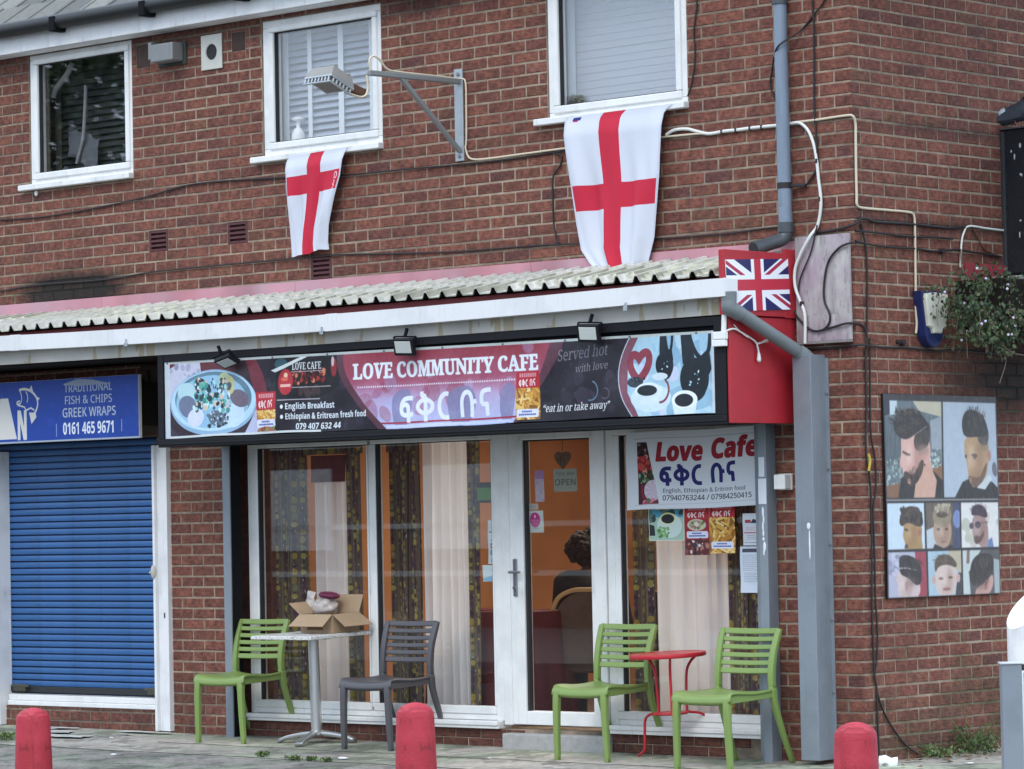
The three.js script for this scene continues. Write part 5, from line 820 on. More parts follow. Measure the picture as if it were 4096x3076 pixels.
cable('black_cable', 'black cable looping out from behind the upright drainpipe', 0.006, M.cableK, F([[7.7, 4.7], [7.6, 4.545], [7.523, 4.472], [7.418, 4.387]], 0.012).concat([V(7.331, 4.299, 0.112), V(7.25, 4.235, 0.06), V(7.2, 4.16, 0.02), V(7.18, 4.1, 0.012), V(7.19, 4.04, 0.012), V(7.24, 3.955, 0.012), V(7.30, 3.9, 0.012)]));
cable('black_cable', 'long black cable hanging straight down right of the drainpipe', 0.007, M.cableK, F([[7.515, 5.2], [7.514, 4.561], [7.52, 4.426], [7.516, 4.187], [7.51, 3.927], [7.518, 3.74], [7.522, 3.553], [7.498, 3.518], [7.44, 3.456]], 0.013));
cable('white_cable', 'white twin cable from the large flag past the drainpipe and down', 0.011, M.cableW, [...F([[6.354, 3.852], [6.409, 3.873], [6.464, 3.878], [6.534, 3.872], [6.599, 3.853], [6.663, 3.835], [6.711, 3.828], [6.823, 3.833], [6.929, 3.832], [7.035, 3.834], [7.14, 3.833], [7.3, 3.831], [7.378, 3.834], [7.42, 3.819], [7.465, 3.774], [7.5, 3.696], [7.52, 3.598], [7.531, 3.485], [7.545, 3.336], [7.517, 3.207]], 0.015), ...F([[7.485, 3.136], [7.405, 3.025], [7.368, 2.942], [7.366, 2.85], [7.398, 2.763], [7.43, 2.694], [7.436, 2.626], [7.431, 2.50]], 0.055)]);
obj('cable_ties', [[6.80, 3.831], [6.91, 3.832], [7.02, 3.834], [7.11, 3.833], [7.523, 3.59], [7.541, 3.36], [7.415, 2.74]].map(([x, y]) => RB(x - 0.006, x + 0.006, y - 0.014, y + 0.014, y < 3 ? 0.04 : 0.004, y < 3 ? 0.07 : 0.028, 0.003)), M.cableK, 'black clips holding the white twin cable', 'clips', null, 'stuff');
cable('cream_cable', 'cream cable from the bracket floodlight along the wall to the large flag', 0.007, M.cableC, F([[4.6, 4.38], [4.655, 4.36], [4.66, 4.2], [4.655, 3.971], [4.646, 3.92], [4.67, 3.861], [4.714, 3.84], [4.825, 3.833], [5.166, 3.837], [5.54, 3.842], [6.0, 3.842], [6.349, 3.84], [6.605, 3.836], [6.685, 3.828]], 0.016));
cable('cream_cable', 'cream cable turning the corner of the building and running down to the alarm box', 0.008, M.cableC, [...F([[7.36, 3.838], [7.517, 3.838], [7.674, 3.842], [7.74, 3.843]], 0.012), V(7.79, 3.838, 0.006), V(7.79, 3.79, -0.017), V(7.789, 3.7, -0.017), ...SD([[-0.016, 3.5], [-0.016, 3.36], [-0.018, 3.31], [-0.073, 3.294], [-0.314, 3.294], [-0.545, 3.292], [-0.590, 3.272], [-0.596, 3.2], [-0.593, 3.01], [-0.59, 2.828], [-0.587, 2.70], [-0.592, 2.62], [-0.582, 2.56]])]);
cable('black_cable', 'upper black cable along the side wall from the corner', 0.009, M.cableK, [V(7.45, 3.16, 0.012), V(7.65, 3.17, 0.012), ...SD([[0.02, 3.19], [-0.047, 3.228], [-0.119, 3.231], [-0.214, 3.218], [-0.581, 3.222], [-0.932, 3.217], [-1.125, 3.233]])]);
cable('black_cable', 'middle black cable along the side wall below the thicker one', 0.007, M.cableK, SD([[0.0, 3.155], [-0.212, 3.153], [-0.492, 3.145], [-0.803, 3.152], [-0.993, 3.153]]));
cable('black_cable', 'lowest of the three black cables above the alarm box', 0.007, M.cableK, SD([[0.006, 3.092], [-0.185, 3.076], [-0.427, 3.072], [-0.588, 3.075], [-0.8, 3.067], [-1.029, 3.088], [-1.183, 3.08], [-1.509, 3.064]]));
cable('black_cable', 'black cable running level below the alarm box and plant', 0.007, M.cableK, [V(7.42, 2.47, 0.012), V(7.6, 2.468, 0.012), ...SD([[0.0, 2.477], [-0.221, 2.468], [-0.526, 2.468], [-0.774, 2.452], [-0.964, 2.468], [-1.351, 2.457], [-1.8, 2.45]])]);
cable('black_cable', 'left one of two black cables down the corner of the building', 0.007, M.cableK, SD([[-0.055, 3.2], [-0.089, 3.09], [-0.103, 2.99], [-0.101, 2.774], [-0.086, 2.558], [-0.07, 2.416], [-0.066, 2.299], [-0.065, 2.087], [-0.05, 1.917], [-0.055, 1.79], [-0.078, 1.705], [-0.09, 1.535], [-0.085, 1.3], [-0.073, 0.97], [-0.075, 0.7], [-0.081, 0.519], [-0.1, 0.439], [-0.103, 0.239], [-0.111, 0.013]]));
cable('black_cable', 'right one of two black cables down the corner, trailing off to the weeds', 0.006, M.cableK, SD([[-0.112, 2.52], [-0.108, 2.3], [-0.102, 1.96], [-0.14, 1.79], [-0.138, 1.62], [-0.107, 1.493], [-0.11, 1.281], [-0.11, 0.97], [-0.117, 0.871], [-0.121, 0.737], [-0.107, 0.605], [-0.084, 0.519], [-0.11, 0.405], [-0.173, 0.288], [-0.281, 0.169], [-0.391, 0.082], [-0.503, 0.027]]));
cable('black_cable', 'black cable curving across the lilac painted board', 0.007, M.cableK, [V(XC + 0.01, 3.085, -0.02), ...F([[7.77, 3.08], [7.687, 3.054], [7.61, 2.98], [7.576, 2.861], [7.573, 2.752], [7.612, 2.664], [7.599, 2.605], [7.545, 2.574], [7.469, 2.581], [7.379, 2.653], [7.345, 2.704]], 0.042)], F([[7.545, 2.574], [7.644, 2.59], [7.75, 2.606]], 0.042).concat([V(XC + 0.012, 2.59, -0.05), V(XC + 0.012, 2.5, -0.09)]));
cable('black_cable', 'thin dark cable beside the white one on the lilac board', 0.005, M.cableK, F([[7.533, 3.205], [7.482, 3.05], [7.41, 2.92], [7.39, 2.872], [7.375, 2.78]], 0.042));
cable('white_cable', 'loose white wire end by the black box on the side wall', 0.007, M.cableW, SD([[-1.125, 3.227], [-1.19, 3.241], [-1.35, 3.235], [-1.54, 3.231]]), SD([[-1.13, 3.225], [-1.095, 3.17], [-1.078, 3.1], [-1.065, 2.98]]));
cable('brown_cable', 'thin brown wire slanting down to the black box', 0.005, M.rust, SD([[-1.202, 3.238], [-1.314, 3.116], [-1.4, 3.085], [-1.509, 3.064]]));
obj('wall_socket_stub', [bar(V(XC, 2.5, -0.44), V(XC + 0.03, 2.5, -0.44), 0.02, 0.016), bar(V(XC, 2.505, -0.40), V(XC + 0.02, 2.505, -0.40), 0.014, 0.012), bar(V(XC, 3.07, -0.87), V(XC + 0.03, 3.07, -0.87), 0.018)], M.cableK, 'black pipe stubs on the side wall near the alarm box', 'pipe stub', null, 'stuff');
obj('yellow_tape', [tube([[XC + 0.022, 1.83, -0.058], [XC + 0.026, 1.79, -0.068], [XC + 0.022, 1.73, -0.058]], 0.008, 12)], S(L(0.5, 0.38, 0.04)), 'yellow tape wound on a black corner cable left of the barber poster', 'tape');
// ================================================================ TABLES, CHAIRS, BOLLARDS
function makeChair(name, label, col) {
  const t = thing(name, label, 'chair'), m = S(col, { roughness: 0.45, map: dataTex(128, (u, v) => 0.93 + 0.14 * (fbm(u * 20, v * 20, 3, 20) - 0.5), false, 2) });
  const X = V(1, 0, 0);
  // seat: dished sheet rolled over at the front
  const sp = curve([[0, 0.445, -0.185], [0, 0.440, -0.10], [0, 0.438, 0.02], [0, 0.450, 0.15], [0, 0.452, 0.215], [0, 0.440, 0.25], [0, 0.405, 0.262]]).getPoints(20);
  {
    const nx = 14, pos = [], idx = [], W = i => 0.215 + 0.006 * i / 20;
    for (const lay of [0, 1]) for (let i = 0; i <= 20; i++) for (let j = 0; j <= nx; j++) { const q = j / nx * 2 - 1, d = 0.014 * Math.pow(Math.abs(q), 3) * (i < 16 ? 1 : 0.3) - (1 - Math.abs(q) ** 2) * 0.008; pos.push(q * W(i), sp[i].y + d - lay * 0.02 * (i > 17 ? 0.6 : 1), sp[i].z - (lay && i > 16 ? 0.016 : 0)); }
    const o = 21 * (nx + 1), at = (l, i, j) => l * o + i * (nx + 1) + j;
    for (let i = 0; i < 20; i++) for (let j = 0; j < nx; j++) { idx.push(at(0, i, j), at(0, i + 1, j), at(0, i, j + 1), at(0, i, j + 1), at(0, i + 1, j), at(0, i + 1, j + 1)); idx.push(at(1, i, j), at(1, i, j + 1), at(1, i + 1, j), at(1, i, j + 1), at(1, i + 1, j + 1), at(1, i + 1, j)); }
    for (let i = 0; i < 20; i++) for (const [j, f] of [[0, 1], [nx, 0]]) { const a = at(0, i, j), b = at(0, i + 1, j), c = at(1, i, j), d = at(1, i + 1, j); f ? idx.push(a, c, b, b, c, d) : idx.push(a, b, c, b, d, c); }
    for (let j = 0; j < nx; j++) for (const [i, f] of [[0, 0], [20, 1]]) { const a = at(0, i, j), b = at(0, i, j + 1), c = at(1, i, j), d = at(1, i, j + 1); f ? idx.push(a, c, b, b, c, d) : idx.push(a, b, c, b, d, c); }
    const g = new THREE.BufferGeometry(); g.setAttribute('position', new THREE.Float32BufferAttribute(pos, 3)); g.setIndex(idx); g.computeVertexNormals(); part('seat', uvm(g), m, t);
  }
  for (const s of [-1, 1]) {
    const fl = curve([[s * 0.190, 0.435, 0.236], [s * 0.192, 0.36, 0.248], [s * 0.197, 0.18, 0.252], [s * 0.202, 0, 0.25]]).getPoints(14);
    part('leg', sweep(fl, (i, k) => ({ x: X, y: V(0, 0, 1), w: 0.05 - 0.016 * k, h: 0.042 - 0.012 * k })), m, t);
    const rl = curve([[s * 0.206, 0.46, -0.175], [s * 0.205, 0.36, -0.19], [s * 0.21, 0.18, -0.25], [s * 0.217, 0, -0.325]]).getPoints(14);
    part('leg', sweep(rl, (i, k) => ({ x: X, y: V(0, 0.3, 1).normalize(), w: 0.036 - 0.006 * k, h: 0.055 - 0.022 * k })), m, t);
    const st = curve([[s * 0.206, 0.455, -0.172], [s * 0.204, 0.54, -0.172], [s * 0.206, 0.66, -0.194], [s * 0.212, 0.775, -0.238], [s * 0.213, 0.805, -0.252]]).getPoints(14);
    part('back_frame', sweep(st, (i, k) => ({ x: X, y: V(0, 0.25, 1).normalize(), w: 0.034 + 0.008 * Math.sin(k * 3), h: 0.045 - 0.02 * k })), m, t);
    part('seat_rail', boxBar(V(s * 0.2, 0.42, 0.235), V(s * 0.203, 0.425, -0.18), 0.02, 0.045), m, t);
  }
  for (let i = 0; i < 6; i++) {
    const y = 0.562 + i * 0.0465, zz = -0.170 - 0.25 * Math.pow((y - 0.52) / 0.3, 1.5) * 0.33, hw = 0.204 + (y - 0.54) * 0.03, h = i === 5 ? 0.036 : i === 0 ? 0.034 : 0.029;
    const p = curve([[-hw, y, zz], [-hw * 0.5, y - 0.004, zz - 0.022], [0, y - 0.006, zz - 0.028], [hw * 0.5, y - 0.004, zz - 0.022], [hw, y, zz]]).getPoints(16);
    part('slat', sweep(p, () => ({ x: V(0, 0.3, 1).normalize(), y: V(0, 1, -0.3).normalize(), w: 0.012, h })), m, t);
  }
  return t;
}
const green = L(0.205, 0.295, 0.08);
const place = (o, x, z, r) => { o.position.set(x, gY(x, z), z); o.rotation.set(0.033, r, 0); };
const ch = makeChair('slatted_chair', 'green plastic slatted chair at far left in front of the grey post', green);
place(ch, 2.655, 0.21, 0.11);
place(copyOf(ch, 'slatted_chair', 'green plastic slatted chair left of the small red table, before the café door'), 5.94, 0.205, 0.02);
place(copyOf(ch, 'slatted_chair', 'green plastic slatted chair right of the small red table, beside the grey corner pipe'), 7.06, 0.39, 0.0);
for (const c of scene.children) if (c.name.startsWith('slatted_chair')) c.userData.group = 'green slatted chairs outside the café';
const gc = makeChair('grey_chair', 'dark grey plastic slatted chair right of the square table', L(0.085, 0.08, 0.088)); place(gc, 4.05, 0.19, 0.06);
{ // square table
  const t = thing('square_table', 'square table with pale speckled top on a silver pedestal', 'table');
  const terr = S(0xffffff, { roughness: 0.35, map: dataTex(512, (u, v) => { const a = vn(u * 60, v * 60, 60), b = vn(u * 110 + 7, v * 110, 110); const k = a > 0.72 ? 0.62 : b < 0.2 ? 0.98 : 0.86; return [k * 0.98, k * 0.97, k * 0.95]; }, true, 2) });
  part('tabletop', RB(-0.285, 0.285, 0.712, 0.737, -0.30, 0.30, 0.006, 3), terr, t);
  part('edge_band', [RB(-0.288, 0.288, 0.7145, 0.7345, 0.298, 0.3035, 0.002), RB(-0.288, 0.288, 0.7145, 0.7345, -0.3035, -0.298, 0.002), RB(0.2835, 0.289, 0.7147, 0.7343, -0.2975, 0.2975, 0.002), RB(-0.289, -0.2835, 0.7147, 0.7343, -0.2975, 0.2975, 0.002)], terr, t);
  const al = S(L(0.62, 0.63, 0.65), { roughness: 0.34, metalness: 0.85, map: grime });
  part('column', [new THREE.CylinderGeometry(0.036, 0.037, 0.66, 24).translate(0, 0.375, 0), RB(-0.14, 0.14, 0.697, 0.7115, -0.025, 0.025, 0.004), RB(-0.025, 0.025, 0.6965, 0.711, -0.14, 0.14, 0.004)], al, t);
  part('hub', new THREE.LatheGeometry([[0, 0.085], [0.042, 0.085], [0.055, 0.07], [0.07, 0.05], [0.0, 0.045]].map(p => new THREE.Vector2(...p)), 24), al, t);
  for (const a of [0, 1, 2, 3]) {
    const th = 0.34 + a * Math.PI / 2, d = V(Math.sin(th + Math.PI), 0, Math.cos(th + Math.PI)).multiplyScalar(a % 2 ? -1 : 1);
    const path = curve([d.clone().multiplyScalar(0.03).setY(0.062), d.clone().multiplyScalar(0.12).setY(0.055), d.clone().multiplyScalar(0.22).setY(0.038), d.clone().multiplyScalar(0.285).setY(0.014)]).getPoints(12);
    part('foot', sweep(path, (i, k) => ({ x: V(d.z, 0, -d.x).normalize(), y: V(0, 1, 0), w: 0.062 - 0.008 * k, h: 0.034 - 0.008 * k })), al, t);
  }
  t.position.set(3.335, gY(3.33, 0.2), 0.185); t.rotation.x = 0.033;
}
{ // open cardboard box on it, with a bag of food
  const t = thing('cardboard_box', 'open brown cardboard box with flaps hanging out on the square table', 'box'), y0 = gY(3.33, 0.2) + 0.7415;
  const cm = S(L(0.43, 0.30, 0.185), { roughness: 0.85, side: THREE.DoubleSide, map: dataTex(256, (u, v) => 0.9 + 0.12 * (fbm(u * 50, v * 6, 3, 50) - 0.5) + 0.1 * (fbm(u * 8, v * 8, 3, 8) - 0.5), false, 3), bumpMap: speck, bumpScale: 0.0006 });
  const w = 0.31, d = 0.25, h = 0.125, k = 0.004;
  part('wall', [MM(-w / 2, w / 2, 0.0005, h, d / 2 - k, d / 2), MM(-w / 2, w / 2, 0.0005, h, -d / 2, -d / 2 + k), MM(-w / 2, -w / 2 + k, 0.001, h - 0.0005, -d / 2 + k, d / 2 - k), MM(w / 2 - k, w / 2, 0.001, h - 0.0005, -d / 2 + k, d / 2 - k), MM(-w / 2 + k, w / 2 - k, 0.0005, 0.005, -d / 2 + k, d / 2 - k)], cm, t);
  const flap = (W, D, ang, ry, tx, tz) => { const g = MM(-W / 2, W / 2, 0, D, -k / 2, k / 2), p = g.attributes.position; for (let i = 0; i < p.count; i++) { const q = p.getY(i) / D; p.setX(i, p.getX(i) * (1 + 0.05 * q)); } g.rotateX(ang); g.rotateY(ry); g.translate(tx, h, tz); part('flap', g, cm, t); };
  flap(w, 0.125, 2.2, 0, 0, d / 2 + 0.003); flap(d, 0.145, 2.15, Math.PI / 2, w / 2 + 0.003, 0); flap(w, 0.125, 0.35, Math.PI, 0, -d / 2 - 0.001); flap(d, 0.12, 0.9, -Math.PI / 2, -w / 2 - 0.002, 0);
  part('print', [MM(-0.09, 0.06, 0.022, 0.05, d / 2 + 0.0004, d / 2 + 0.001)], S(L(0.16, 0.09, 0.06), { roughness: 0.9 }), t);
  t.position.set(3.385, y0, 0.095); t.rotation.x = 0.033;
  const b = thing('food_bag', 'crumpled clear plastic bag with a maroon top sticking out of the cardboard box', 'bag');
  const g = mergeVertices(new THREE.IcosahedronGeometry(1, 4)), p = g.attributes.position;
  for (let i = 0; i < p.count; i++) { const v = V(p.getX(i), p.getY(i), p.getZ(i)), n = 0.8 + 0.55 * (fbm(v.x * 3 + 4, v.y * 3 + v.z * 2.5, 4) - 0.5) * 2 * 0.6; p.setXYZ(i, v.x * n * 0.12, v.y * n * 0.085, v.z * n * 0.09); }
  g.deleteAttribute('normal'); g.deleteAttribute('uv'); const gb = toFlat(g);
  part('bag', gb, PM(L(0.72, 0.66, 0.62), { roughness: 0.25, transmission: 0.45, thickness: 0, side: THREE.DoubleSide }), b);
  part('contents', new THREE.IcosahedronGeometry(1, 3).scale(0.085, 0.05, 0.06).translate(0.0, -0.015, 0), S(L(0.55, 0.42, 0.33), { roughness: 0.8, map: grain }), b);
  const c = mergeVertices(new THREE.IcosahedronGeometry(1, 3)), q = c.attributes.position; for (let i = 0; i < q.count; i++) { const n = 0.85 + 0.4 * fbm(q.getX(i) * 3, q.getZ(i) * 3 + q.getY(i), 3); q.setXYZ(i, q.getX(i) * n * 0.075, q.getY(i) * n * 0.025, q.getZ(i) * n * 0.06); } c.deleteAttribute('normal');
  part('top', toFlat(c).translate(0.02, 0.082, -0.01), S(L(0.13, 0.012, 0.05), { roughness: 0.5 }), b);
  for (const s of [0, 1]) part('loose_end', (() => { const gg = new THREE.PlaneGeometry(0.09, 0.07, 8, 6), pp = gg.attributes.position; for (let i = 0; i < pp.count; i++) pp.setZ(i, 0.03 * (fbm(pp.getX(i) * 40 + s * 9, pp.getY(i) * 40, 3) - 0.5)); gg.computeVertexNormals(); gg.rotateZ(0.5 + s); gg.translate(-0.13, 0.02 + s * 0.03, 0.01); return gg; })(), PM(L(0.8, 0.78, 0.76), { roughness: 0.2, transmission: 0.5, thickness: 0, side: THREE.DoubleSide }), b);
  b.position.set(3.305, y0 + 0.165, 0.06); b.rotation.z = -0.1;
}
function toFlat(g) { g = mergeVertices(g); g.computeVertexNormals(); return uvm(g.toNonIndexed()); }
{ // little round red table
  const t = thing('red_round_table', 'small round red metal table with low shelf between two green chairs', 'table'), m = S(L(0.50, 0.02, 0.035), { roughness: 0.4, map: grime });
  part('tabletop', [new THREE.LatheGeometry([[0, 0.645], [0.226, 0.645], [0.234, 0.649], [0.238, 0.643], [0.238, 0.625], [0.230, 0.622], [0.222, 0.636], [0, 0.638]].map(p => new THREE.Vector2(...p)), 48)], m, t);
  part('shelf', [new THREE.LatheGeometry([[0, 0.282], [0.1, 0.282], [0.106, 0.285], [0.11, 0.279], [0.106, 0.27], [0, 0.274]].map(p => new THREE.Vector2(...p)), 36)], m, t);
  for (let i = 0; i < 3; i++) {
    const a = [2.62, 4.55, 0.72][i] + 0.05, d = V(Math.sin(a), 0, Math.cos(a)), at = (r, y) => d.clone().multiplyScalar(r).setY(y);
    part('leg', tube([at(0.19, 0.64), at(0.185, 0.618), at(0.15, 0.585), at(0.122, 0.53), at(0.112, 0.42), at(0.108, 0.30), at(0.108, 0.285), at(0.13, 0.276), at(0.2, 0.262), at(0.235, 0.23), at(0.245, 0.16), at(0.252, 0.06), at(0.275, 0.03), at(0.315, 0.009)], 0.0085, 90, 8), m, t);
  }
  t.position.set(6.395, gY(6.4, 0.12), 0.12); t.rotation.set(0.035, 0, 0.02);
}
// red concrete bollards
{
  const rm = S(L(0.54, 0.035, 0.06), { roughness: 0.6, map: dataTex(512, (u, v) => { const n = fbm(u * 8, v * 8, 5, 8), d = fbm(u * 40, v * 20, 3, 40); const k = 0.88 + 0.22 * (n - 0.5) - (d > 0.7 ? 0.12 : 0); return [k, k * (0.95 + 0.3 * (n - 0.5)), k * (0.95 + 0.3 * (n - 0.5))]; }, true, 1), bumpMap: speck, bumpScale: 0.003 });
  const t = thing('bollard', 'red painted concrete bollard in front of the blue shutter', 'bollard', 'red concrete bollards along the pavement');
  part('post', uvm(new THREE.LatheGeometry([[0.125, -0.1], [0.119, 0.0], [0.112, 0.25], [0.1045, 0.46], [0.103, 0.485], [0.0985, 0.494]].map(p => new THREE.Vector2(...p)), 40)), rm, t);
  part('cap', uvm(new THREE.LatheGeometry([[0.0984, 0.494], [0.094, 0.503], [0.075, 0.522], [0.045, 0.536], [0.018, 0.542], [0.0001, 0.543]].map(p => new THREE.Vector2(...p)), 40)), rm, t);
  t.position.set(3.648, -0.148, 2.9);
  const b = copyOf(t, 'bollard', 'red painted concrete bollard in front of the dark grey chair'), c = copyOf(t, 'bollard', 'red painted concrete bollard by the grey corner pipe at right');
  b.position.set(6.885, -0.046, 2.9); c.position.set(9.868, -0.077, 2.9); b.rotation.y = 1; c.rotation.y = 2.2;
}
// grey barrier post with white panel, white capped post behind it
{
  const t = thing('barrier_post', 'square grey metal barrier post with a white panel edge at far right', 'post');
  part('post', [RB(-0.047, 0.047, -0.15, 0.765, -0.047, 0.047, 0.004)], M.greyMetal, t); part('cap', RB(-0.053, 0.053, 0.7655, 0.775, -0.053, 0.053, 0.003), S(L(0.5, 0.52, 0.55), { roughness: 0.4 }), t);
  part('rail', [RB(0.049, 1.2, 0.735, 0.764, -0.02, 0.02, 0.004)], S(L(0.045, 0.04, 0.04), { roughness: 0.6 }), t);
  part('panel', RB(0.06, 1.2, -0.05, 0.725, -0.006, 0.006, 0.002), M.whitePaint, t);
  t.position.set(10.85, 0.0, 3.0); t.rotation.y = 0.72;
  const c = thing('white_post', 'thick white round post with slanted top behind the grey barrier post', 'post');
  const g = new THREE.CylinderGeometry(0.10, 0.10, 1.25, 40, 6), p = g.attributes.position;
  for (let i = 0; i < p.count; i++) if (p.getY(i) > 0.62) p.setY(i, p.getY(i) + 0.0 + (p.getX(i) * 0.738 - p.getZ(i) * 0.674) * 0.8 + (-p.getX(i) * 0.674 - p.getZ(i) * 0.738) * 0.55);
  g.computeVertexNormals(); part('post', g.translate(0, 0.385, 0), S(L(0.78, 0.78, 0.8), { roughness: 0.4, map: grime }), c); c.position.set(10.615, 0, 2.5);
}
// ---- England flags hung from the window sills
function hangFlag(name, label, left, right, top, tex, zTop, fold) {
  const at = (a, v) => { let i = 0; const y = v; for (i = 0; i < a.length - 2 && a[i + 1][0] < y; i++); const [v0, x0, y0] = a[i], [v1, x1, y1] = a[i + 1], k = (y - v0) / (v1 - v0); return [x0 + (x1 - x0) * k, y0 + (y1 - y0) * k]; };
  const N = 36, H = 44, g = new THREE.PlaneGeometry(1, 1, N, H), p = g.attributes.position;
  for (let i = 0; i < p.count; i++) {
    const u = p.getX(i) + 0.5, v = 0.5 - p.getY(i), a = at(left, v), b = at(right, v);
    const x = a[0] + (b[0] - a[0]) * u, y = a[1] + (b[1] - a[1]) * u + (v > 0.98 ? 0.006 * Math.sin(u * 11) : 0);
    const hang = Math.min(1, v * 9), k = Math.min(1, v * 2.2);
    const z = zTop[0] * (1 - hang) + (zTop[1] - 0.025 * v) * hang + k * fold * (0.55 * Math.sin(u * 15 + v * 2.2) + 0.35 * Math.sin(u * 29 - v * 3) + 0.35 * Math.sin(u * 6 + v * 5));
    p.setXYZ(i, x, y, Math.max(z, y > 3.97 ? 0.056 : 0.012));
  }
  g.computeVertexNormals();
  const t = thing(name, label, 'flag'); part('cloth', g, S(0xffffff, { map: tex, roughness: 0.8, side: THREE.DoubleSide, bumpMap: speck, bumpScale: 0.0008 }), t); return t;
}
hangFlag('england_flag', 'smaller creased white flag with red cross hanging below the middle window', [[0, 3.02, 3.998], [0.03, 3.003, 3.97], [0.3, 3.018, 3.77], [0.65, 3.032, 3.528], [1, 3.036, 3.305]], [[0, 3.60, 4.016], [0.04, 3.572, 3.985], [0.25, 3.54, 3.83], [0.48, 3.471, 3.666], [0.72, 3.402, 3.501], [0.9, 3.38, 3.393], [1, 3.384, 3.345]], 0, flagTex(0.375, 0.61, 0.19, 0.37, true), [0.05, 0.08], 0.024);
hangFlag('england_flag', 'larger white flag with red cross hanging below the right upper window', [[0, 5.57, 4.032], [0.025, 5.554, 4.005], [0.2, 5.576, 3.823], [0.46, 5.622, 3.564], [0.68, 5.648, 3.34], [0.84, 5.675, 3.179], [0.94, 5.75, 3.082], [1, 5.815, 3.035]], [[0, 6.45, 4.035], [0.03, 6.382, 4.0], [0.25, 6.361, 3.755], [0.42, 6.351, 3.6], [0.58, 6.322, 3.447], [0.8, 6.275, 3.217], [0.95, 6.21, 3.065], [1, 6.15, 3.034]], 0, flagTex(0.355, 0.565, 0.44, 0.6, false), [0.05, 0.085], 0.03);
// ================================================================ INSIDE THE CAFÉ
function curtain(name, label, x0, x1, y0, y1, z, mat, folds, amp, grp, sway = 0) {
  const N = Math.max(24, Math.round(folds * 10)), H = 12, g = new THREE.PlaneGeometry(1, 1, N, H), p = g.attributes.position, uv = g.attributes.uv;
  for (let i = 0; i < p.count; i++) {
    const u = p.getX(i) + 0.5, v = p.getY(i) + 0.5, w = 1 - sway * (1 - v);
    p.setXYZ(i, x0 + (x1 - x0) * u * w + 0.01 * Math.sin(u * folds * 3 + v * 2), y0 + (y1 - y0) * v, z + amp * Math.sin(u * folds * Math.PI * 2 + 0.8 * Math.sin(v * 2 + u * 7)) + amp * 0.4 * Math.sin(u * folds * 9 + v));
    uv.setXY(i, u * (x1 - x0) * 3.0, v * (y1 - y0) * 2);
  }
  g.computeVertexNormals(); return obj(name, g, mat, label, 'curtain', grp);
}
M.curtain = S(0xffffff, { map: curtainTex, roughness: 0.9, side: THREE.DoubleSide });
M.net = PM(L(0.86, 0.85, 0.84), { roughness: 0.9, transmission: 0.42, thickness: 0, side: THREE.DoubleSide });
curtain('patterned_curtain', 'brown curtain patterned with ovals at the left of the left pane', 2.47, 2.815, 0.2, 2.3, -0.29, M.curtain, 3, 0.02);
curtain('patterned_curtain', 'narrow brown patterned curtain at the right of the left pane', 3.17, 3.30, 0.2, 2.3, -0.30, M.curtain, 1.5, 0.014, null, -0.2);
curtain('patterned_curtain', 'brown curtain patterned with ovals at the left of the middle pane', 3.60, 3.86, 0.2, 2.3, -0.29, M.curtain, 2.5, 0.02);
curtain('patterned_curtain', 'narrow brown patterned curtain at the right of the middle pane', 4.31, 4.43, 0.2, 2.3, -0.30, M.curtain, 1.5, 0.014, null, 0.2);
curtain('patterned_curtain', 'dark patterned curtain at the left of the right pane, behind the coffee poster', 5.755, 5.935, 0.2, 2.3, -0.29, M.curtain, 2, 0.018);
curtain('patterned_curtain', 'dark patterned curtain at the right of the right pane, behind the white notices', 6.52, 6.78, 0.2, 2.3, -0.30, M.curtain, 2.5, 0.018);
curtain('net_curtain', 'white net curtain hanging straight behind the left pane', 2.85, 3.21, 0.2, 1.9, -0.33, M.net, 4, 0.03);
curtain('net_curtain', 'white net curtain gathered in folds behind the middle pane', 3.90, 4.34, 0.2, 2.3, -0.33, M.net, 6, 0.035);
curtain('net_curtain', 'white net curtain behind the right pane below the posters', 5.93, 6.52, 0.2, 2.3, -0.33, M.net, 6, 0.03);
curtain('reflection_cloth', 'small maroon cloth added for a reflection at the top of the left pane', 2.85, 3.19, 1.765, 1.95, -0.27, S(L(0.085, 0.010, 0.018), { roughness: 0.8, side: THREE.DoubleSide }), 2, 0.008).userData.category = 'cloth';  // cloth added in place of a maroon reflection in the glass
obj('curtain_valance', [MM(2.45, 3.36, 1.955, 2.2, -0.275, -0.268), MM(3.6, 3.87, 1.955, 2.2, -0.262, -0.256)], M.curtain, 'dark patterned pelmet across the top of the left panes', 'pelmet');
// person on a chair, seen from behind through the door
function sdfMesh(f, c, half, res) {
  const mc = new MarchingCubes(res, new THREE.MeshStandardMaterial(), false, false, 160000); mc.isolation = 0;
  for (let k = 0; k < res; k++) for (let j = 0; j < res; j++) for (let i = 0; i < res; i++) { const q = a => (a - res / 2) / (res / 2) * half; mc.field[i + j * res + k * res * res] = -f(c.x + q(i), c.y + q(j), c.z + q(k)); }
  mc.update(); const n = mc.count ?? mc.geometry.drawRange.count, g = new THREE.BufferGeometry();
  const p = mc.positionArray.slice(0, n * 3); for (let i = 0; i < n; i++) { p[i * 3] = p[i * 3] * half + c.x; p[i * 3 + 1] = p[i * 3 + 1] * half + c.y; p[i * 3 + 2] = p[i * 3 + 2] * half + c.z; }
  g.setAttribute('position', new THREE.BufferAttribute(p, 3)); const m = mergeVertices(g, 1e-5); m.computeVertexNormals(); return m.toNonIndexed();
}
const cap = (p, a, b, ra, rb) => { const ab = b.clone().sub(a), t = Math.max(0, Math.min(1, p.clone().sub(a).dot(ab) / ab.lengthSq())); return p.distanceTo(a.clone().addScaledVector(ab, t)) - (ra + (rb - ra) * t); };
const smin = (a, b, k) => { const h = Math.max(k - Math.abs(a - b), 0) / k; return Math.min(a, b) - h * h * k / 4; };
